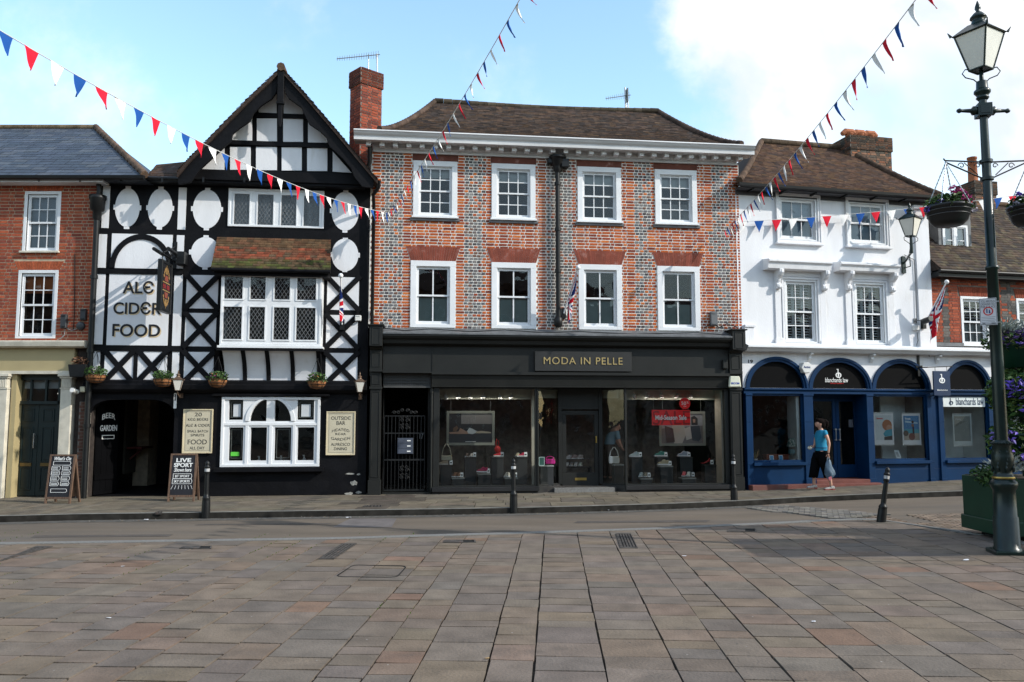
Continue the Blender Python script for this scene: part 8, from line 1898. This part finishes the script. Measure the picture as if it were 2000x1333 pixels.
for x in (945, 1320):
    u, z = F.uz(x, 772, -.45); L = bpy.data.lights.new('track_light', 'AREA'); L.shape = 'RECTANGLE'; L.size = 1.6; L.size_y = .1; L.energy = 7; L.color = (1, .93, .82); o = bpy.data.objects.new('track_light', L); COLL.objects.link(o); o.location = F.w(u, .42, z-.06); o.rotation_euler = (0, 0, F.th)
# green notice by the pink bag, shelves behind the door
b = F.rect(1052.5, 893, 1063.5, 910, -.02); t = on(F, 'window_notice', 'small green notice with pale border in the angled shop window', 'notice', (b[0]+b[1])/2, (b[2]+b[3])/2, -.02); W2, H2 = (b[1]-b[0])/2, (b[3]-b[2])/2; m = MB(); m.box(-W2, W2, 0, .006, -H2, H2); m.build('panel', M('notice_green', (.02, .07, .055), .5), t); m = MB(); frame4(m, (-W2, W2, -H2, H2), .012, -.004, -.0002); m.build('border', M('notice_border', (.35, .45, .42), .5), t)
u, z = F.uz(1122, 912, -1.2); t = on(F, 'shoe_rack', 'dark two tier shoe rack seen through the shop door', 'rack', u, SHFL-.3, -1.3); m = MB()
for zz in (z-SHFL+.3, z-SHFL+.3+.2): m.box(-.42, .42, -.15, .15, zz-.02, zz)
for x in (-.4, .4): m.box(x-.02, x+.02, -.14, .14, -.2, z-SHFL+.28)
m.build('shelf', PLM, t)
for k in range(7):
    lab = ['white trainer left on the lower tier of the rack', 'grey trainer second on the lower tier of the rack', 'white trainer third on the lower tier of the rack', 'pale green trainer at the right of the lower tier', 'white trainer left on the upper tier of the rack', 'rose trainer in the middle of the upper tier', 'cream trainer at the right of the upper tier'][k]
    if k < 4: sneaker(1108+k*8.5, 911, -1.15, [(.45, .46, .46), (.2, .2, .2), (.42, .42, .42), (.36, .42, .38)][k], lab, s=.75, ang=R(65))
    else: sneaker(1110+(k-4)*11, 897, -1.15, [(.42, .4, .4), (.35, .26, .25), (.4, .36, .34)][k-4], lab, s=.8, ang=R(40))
# a shop assistant bending over inside
ap_ = F.uz(1190, 905, -1.7); AS_ = on(F, 'person', 'person in a light blue shirt bending over inside the shop, right of the door', 'person', ap_[0], PAV+.1, -1.7)
DIM = M('shop_shirt', (.16, .26, .32), .85); 
b2 = skin('body', [((0, 0, .92), (.08, .08)), ((.06, 0, 1.15), (.09, .09)), ((.15, 0, 1.32), (.1, .1)), ((.24, 0, 1.37), .06), ((.31, -.02, 1.38), (.085, .09)), ((.16, -.17, 1.25), .06), ((.22, -.18, 1.0), .045), ((.3, -.16, .85), .035), ((.16, .17, 1.25), .06), ((.26, .18, 1.0), .045), ((.34, .16, .86), .035), ((-.02, -.08, .83), .065), ((.02, -.09, .45), .055), ((-.0, -.09, .08), .045), ((-.02, .08, .83), .065), ((-.05, .09, .45), .055), ((-.1, .09, .08), .05)], [(0, 1), (1, 2), (2, 3), (3, 4), (2, 5), (5, 6), (6, 7), (2, 8), (8, 9), (9, 10), (0, 11), (11, 12), (12, 13), (0, 14), (14, 15), (15, 16)], SKIN, AS_)
skin('shirt', [((-.01, 0, .84), (.155, .145)), ((.06, 0, 1.15), (.15, .15)), ((.15, 0, 1.31), (.155, .155)), ((.16, -.17, 1.25), .075), ((.21, -.18, 1.05), .06), ((.16, .17, 1.25), .075), ((.24, .18, 1.05), .06)], [(0, 1), (1, 2), (2, 3), (3, 4), (2, 5), (5, 6)], DIM, AS_)
skin('trousers', [((0, 0, .98), (.14, .13)), ((-.02, -.09, .85), .11), ((.02, -.09, .45), .085), ((0, -.09, .12), .07), ((-.02, .09, .85), .11), ((-.05, .09, .45), .085), ((-.1, .09, .12), .07)], [(0, 1), (1, 2), (2, 3), (0, 4), (4, 5), (5, 6)], M('shop_trousers', (.09, .07, .06), .9), AS_)
skin('hair', [((.33, -.0, 1.42), (.085, .085)), ((.28, 0, 1.40), .07)], [(0, 1)], HAIR, AS_, 2)
for sgn in (-1, 1): fingers('hand', (.30 if sgn < 0 else .34, .16*sgn, .855), (.5, 0, -.8), (0, sgn*-1, 0), (.6, 0, .4), b2)
# bottles and menus on the pub window sill
for x, h_, c in ((506, .13, (.45, .45, .42)), (549.5, .14, (.4, .4, .38)), (594, .15, (.48, .48, .46))):
    u, z = FM.uz(x, 898.5, -.14); t = on(FM, 'spray_bottle', 'pale bottle standing behind the %s light of the pub window' % ('second' if x < 520 else 'third' if x < 560 else 'right hand'), 'bottle', u, gw[2]+.07, -.14, 'bottles on the pub window ledge'); m = MB(); m.lathe([(.035, 0), (.04, .02), (.038, h_*.6), (.015, h_*.75), (.012, h_)], (0, 0, 0), 12, c); m.build('bottle', PAINTC, t); m = MB(); m.box(-.03, .012, -.012, .012, h_, h_+.03, c); m.build('pump', PAINTC, t)
m = MB(); m.box(gw[0]+.05, gw[1]-.05, .1, .3, gw[2]+.03, gw[2]+.07); m.build('inner_ledge', BLACKT, PB)
# ================================================================ things in the office windows
F = FW
def oposter(px0, py0, px1, py1, d, label, bgc, polys, fc=(.55, .56, .58), head=None, hc=None):
    b = F.rect(px0, py0, px1, py1, d); t = on(F, 'window_poster', label, 'poster', (b[0]+b[1])/2, (b[2]+b[3])/2, d); W2, H2 = (b[1]-b[0])/2, (b[3]-b[2])/2
    m = MB(); m.box(-W2, W2, -.004, .004, -H2, H2, fc); w_, h_ = W2*.84, H2*.86; m.box(-w_, w_, -.006, -.0045, -h_+.06, h_, bgc)
    for k, (P_, c) in enumerate(polys): m.prism([(-w_+2*w_*x, h_-(2*h_-.06)*y) for x, y in P_], -.0075-.0006*k, -.006, c)
    m.build('print', PAINTC, t)
    m = MB()
    for z in (-H2-.006, H2+.006): m.box(-W2-.01, W2+.01, -.012, .012, z-.01, z+.01)
    m.build('rail', STEEL, t)
    if head: text('lettering', head, (-w_*.85, -w_*.1, h_*.70, h_*.84), -.0105, hc, t, bold=.02, th=.001)
disc = lambda cx, cy, r_, k=12: [(cx+r_*math.cos(2*math.pi*i/k), cy+r_*.75*math.sin(2*math.pi*i/k)) for i in range(k)]
oposter(1707, 807, 1745, 869, -.08, 'white poster headed Services with a red haired figure in blue, left in the office window', (.42, .46, .48), [(disc(.70, .40, .30), (.28, .10, .04)), (disc(.82, .52, .18), (.38, .2, .13)), ([(.45, .75), (.62, .6), (1, .55), (1, .82), (.55, .86)], (.03, .22, .30)), ([(.5, .88), (1, .82), (1, 1), (.5, 1)], (.04, .03, .03))], head='Services', hc=REDP)
oposter(1762, 808, 1798, 869, -.08, 'blue beach poster headed Trust with stacked stones, right in the office window', (.05, .16, .32), [([(0, .55), (1, .55), (1, .72), (0, .72)], (.06, .24, .30)), ([(0, .72), (1, .72), (1, 1), (0, 1)], (.28, .24, .20)), ([(.1, .2), (.9, .28), (.9, .34), (.1, .28)], (.3, .42, .5)), (disc(.58, .26, .08), (.04, .02, .02)), (disc(.58, .40, .09), (.18, .08, .05)), ([(.56, .45), (.66, .45), (.68, .85), (.56, .85)], (.03, .02, .03)), (disc(.5, .86, .2), (.13, .05, .04)), (disc(.12, .72, .16), (.07, .05, .04))], head='Trust', hc=CHALK)
oposter(1861, 809, 1898, 871, -.2, 'faded grey poster headed Clarity behind the glass under the blanchards law banner', (.13, .15, .145), [([(0, 0), (.7, 0), (.5, .2), (0, .4)], (.24, .24, .21)), ([(.05, .35), (.4, .2), (.8, .2), (.5, .28), (.1, .42)], (.10, .11, .10))], (.36, .40, .40), 'Clarity', M('faded_white', (.4, .42, .42), .7))
ofl = sl_t+.05
def onsill(name, label, cat, px, d=-.15, dz=0): u, z = F.uz(px, 895, d); return on(F, name, label, cat, u, ofl-.05+dz, d)
for x, lab in ((1508, 'blue card standing left of its twin on the office window ledge'), (1526, 'blue card standing beside the small white pot')):
    t = onsill('picture_card', lab, 'card', x); m = MB(); m.add([(-.055, 0, 0), (.055, 0, 0), (.055, .03, .16), (-.055, .03, .16), (-.055, .06, 0), (.055, .06, 0)], [(0, 1, 2, 3), (3, 2, 5, 4)], (.45, .55, .62)); m.build('card', PAINTC, t); m = MB(); m.add([(-.04, .001, .035), (.04, .001, .035), (.04, .022, .145), (-.04, .022, .145)], [(0, 1, 2, 3)], (.03, .2, .42)); m.build('print', PAINTC, t)
m = MB(); m.box(bays[0][0]+.03, bays[0][1]-.12, .12, .5, sl_t-.02, sl_t+.004); m.build('window_ledge', M('ledge_wood', (.10, .03, .015), .5), OF)
m = MB(); m.box(bays[1][0]+.03, bays[1][1]-.1, .12, .6, sl_t-.02, sl_t+.004); m.build('window_ledge', M('ledge_dark', (.02, .015, .012), .5), OF)
t = onsill('table_lamp', 'table lamp with teal ball base and patterned shade in the left office window', 'lamp', 1547, -.24); m = MB(); m.ball((0, 0, .22), (.09, .09, .085), 14, 9, (.08, .20, .22)); m.build('base', PAINTC, t); m = MB(); m.lathe([(.12, .36), (.08, .56)], (0, 0, 0), 16, (.38, .42, .38)); m.build('lamp_shade', M('patterned_shade', (1, 1, 1), .8, usecol=True, col2=(.05, .12, .1), c2s=14, c2t=(.48, .52)), t)
t = onsill('flower_pot', 'small white pot at the right of the office window ledge', 'pot', 1550, -.12); m = MB(); m.lathe([(.035, 0), (.05, .07), (.045, .07)], (0, 0, 0), 12, (.4, .42, .38)); m.build('pot', PAINTC, t)
t = onsill('house_plant', 'spiky plant in a grey pot at the left of the office window ledge', 'plant', 1475, -.15); m = MB(); m.lathe([(.04, 0), (.055, .08), (.05, .08)], (0, 0, 0), 12, (.3, .33, .36)); m.build('pot', PAINTC, t); m = MB(); rg = random.Random(6)
for _ in range(40): a = rg.uniform(0, 6.3); l = rg.uniform(.12, .26); tp_ = Vector((.12*math.cos(a), .1*math.sin(a), .08+l)); m.add([(-.006, 0, .07), (.006, 0, .07), tuple(tp_)], [(0, 1, 2)], rg.choice([(.10, .14, .04), (.25, .10, .06), (.16, .13, .05)]))
m.build('leaves', LEAF, t)
t = onsill('storage_box', 'terracotta coloured low box on the office window ledge behind the cards', 'box', 1517, -.3); m = MB(); m.box(-.3, .3, -.05, .12, 0, .17, (.16, .035, .015)); m.build('box', PAINTC, t, bevel=.01); m = MB(); m.box(-.31, .31, -.06, .13, .15, .175, (.14, .03, .014)); m.build('lid', PAINTC, t)
t = onsill('tablet_stand', 'white screen on an angled stand low in the right office window', 'screen', 1757, -.2); m = MB(); m.add([(-.07, 0, 0), (.07, 0, 0), (.03, .06, .25), (-.11, .06, .25), (-.07, .02, 0), (.07, .02, 0)], [(0, 1, 2, 3), (3, 2, 5, 4)], (.55, .6, .62)); m.build('screen', PAINTC, t); m = MB(); m.box(-.06, .03, -.001, .0, 0, .001, (.2, .2, .2)); m.add([(-.06, .017, .08), (.025, .017, .08), (.0, .045, .2), (-.08, .045, .2)], [(0, 1, 2, 3)], (.25, .28, .3)); m.build('text_block', PAINTC, t)
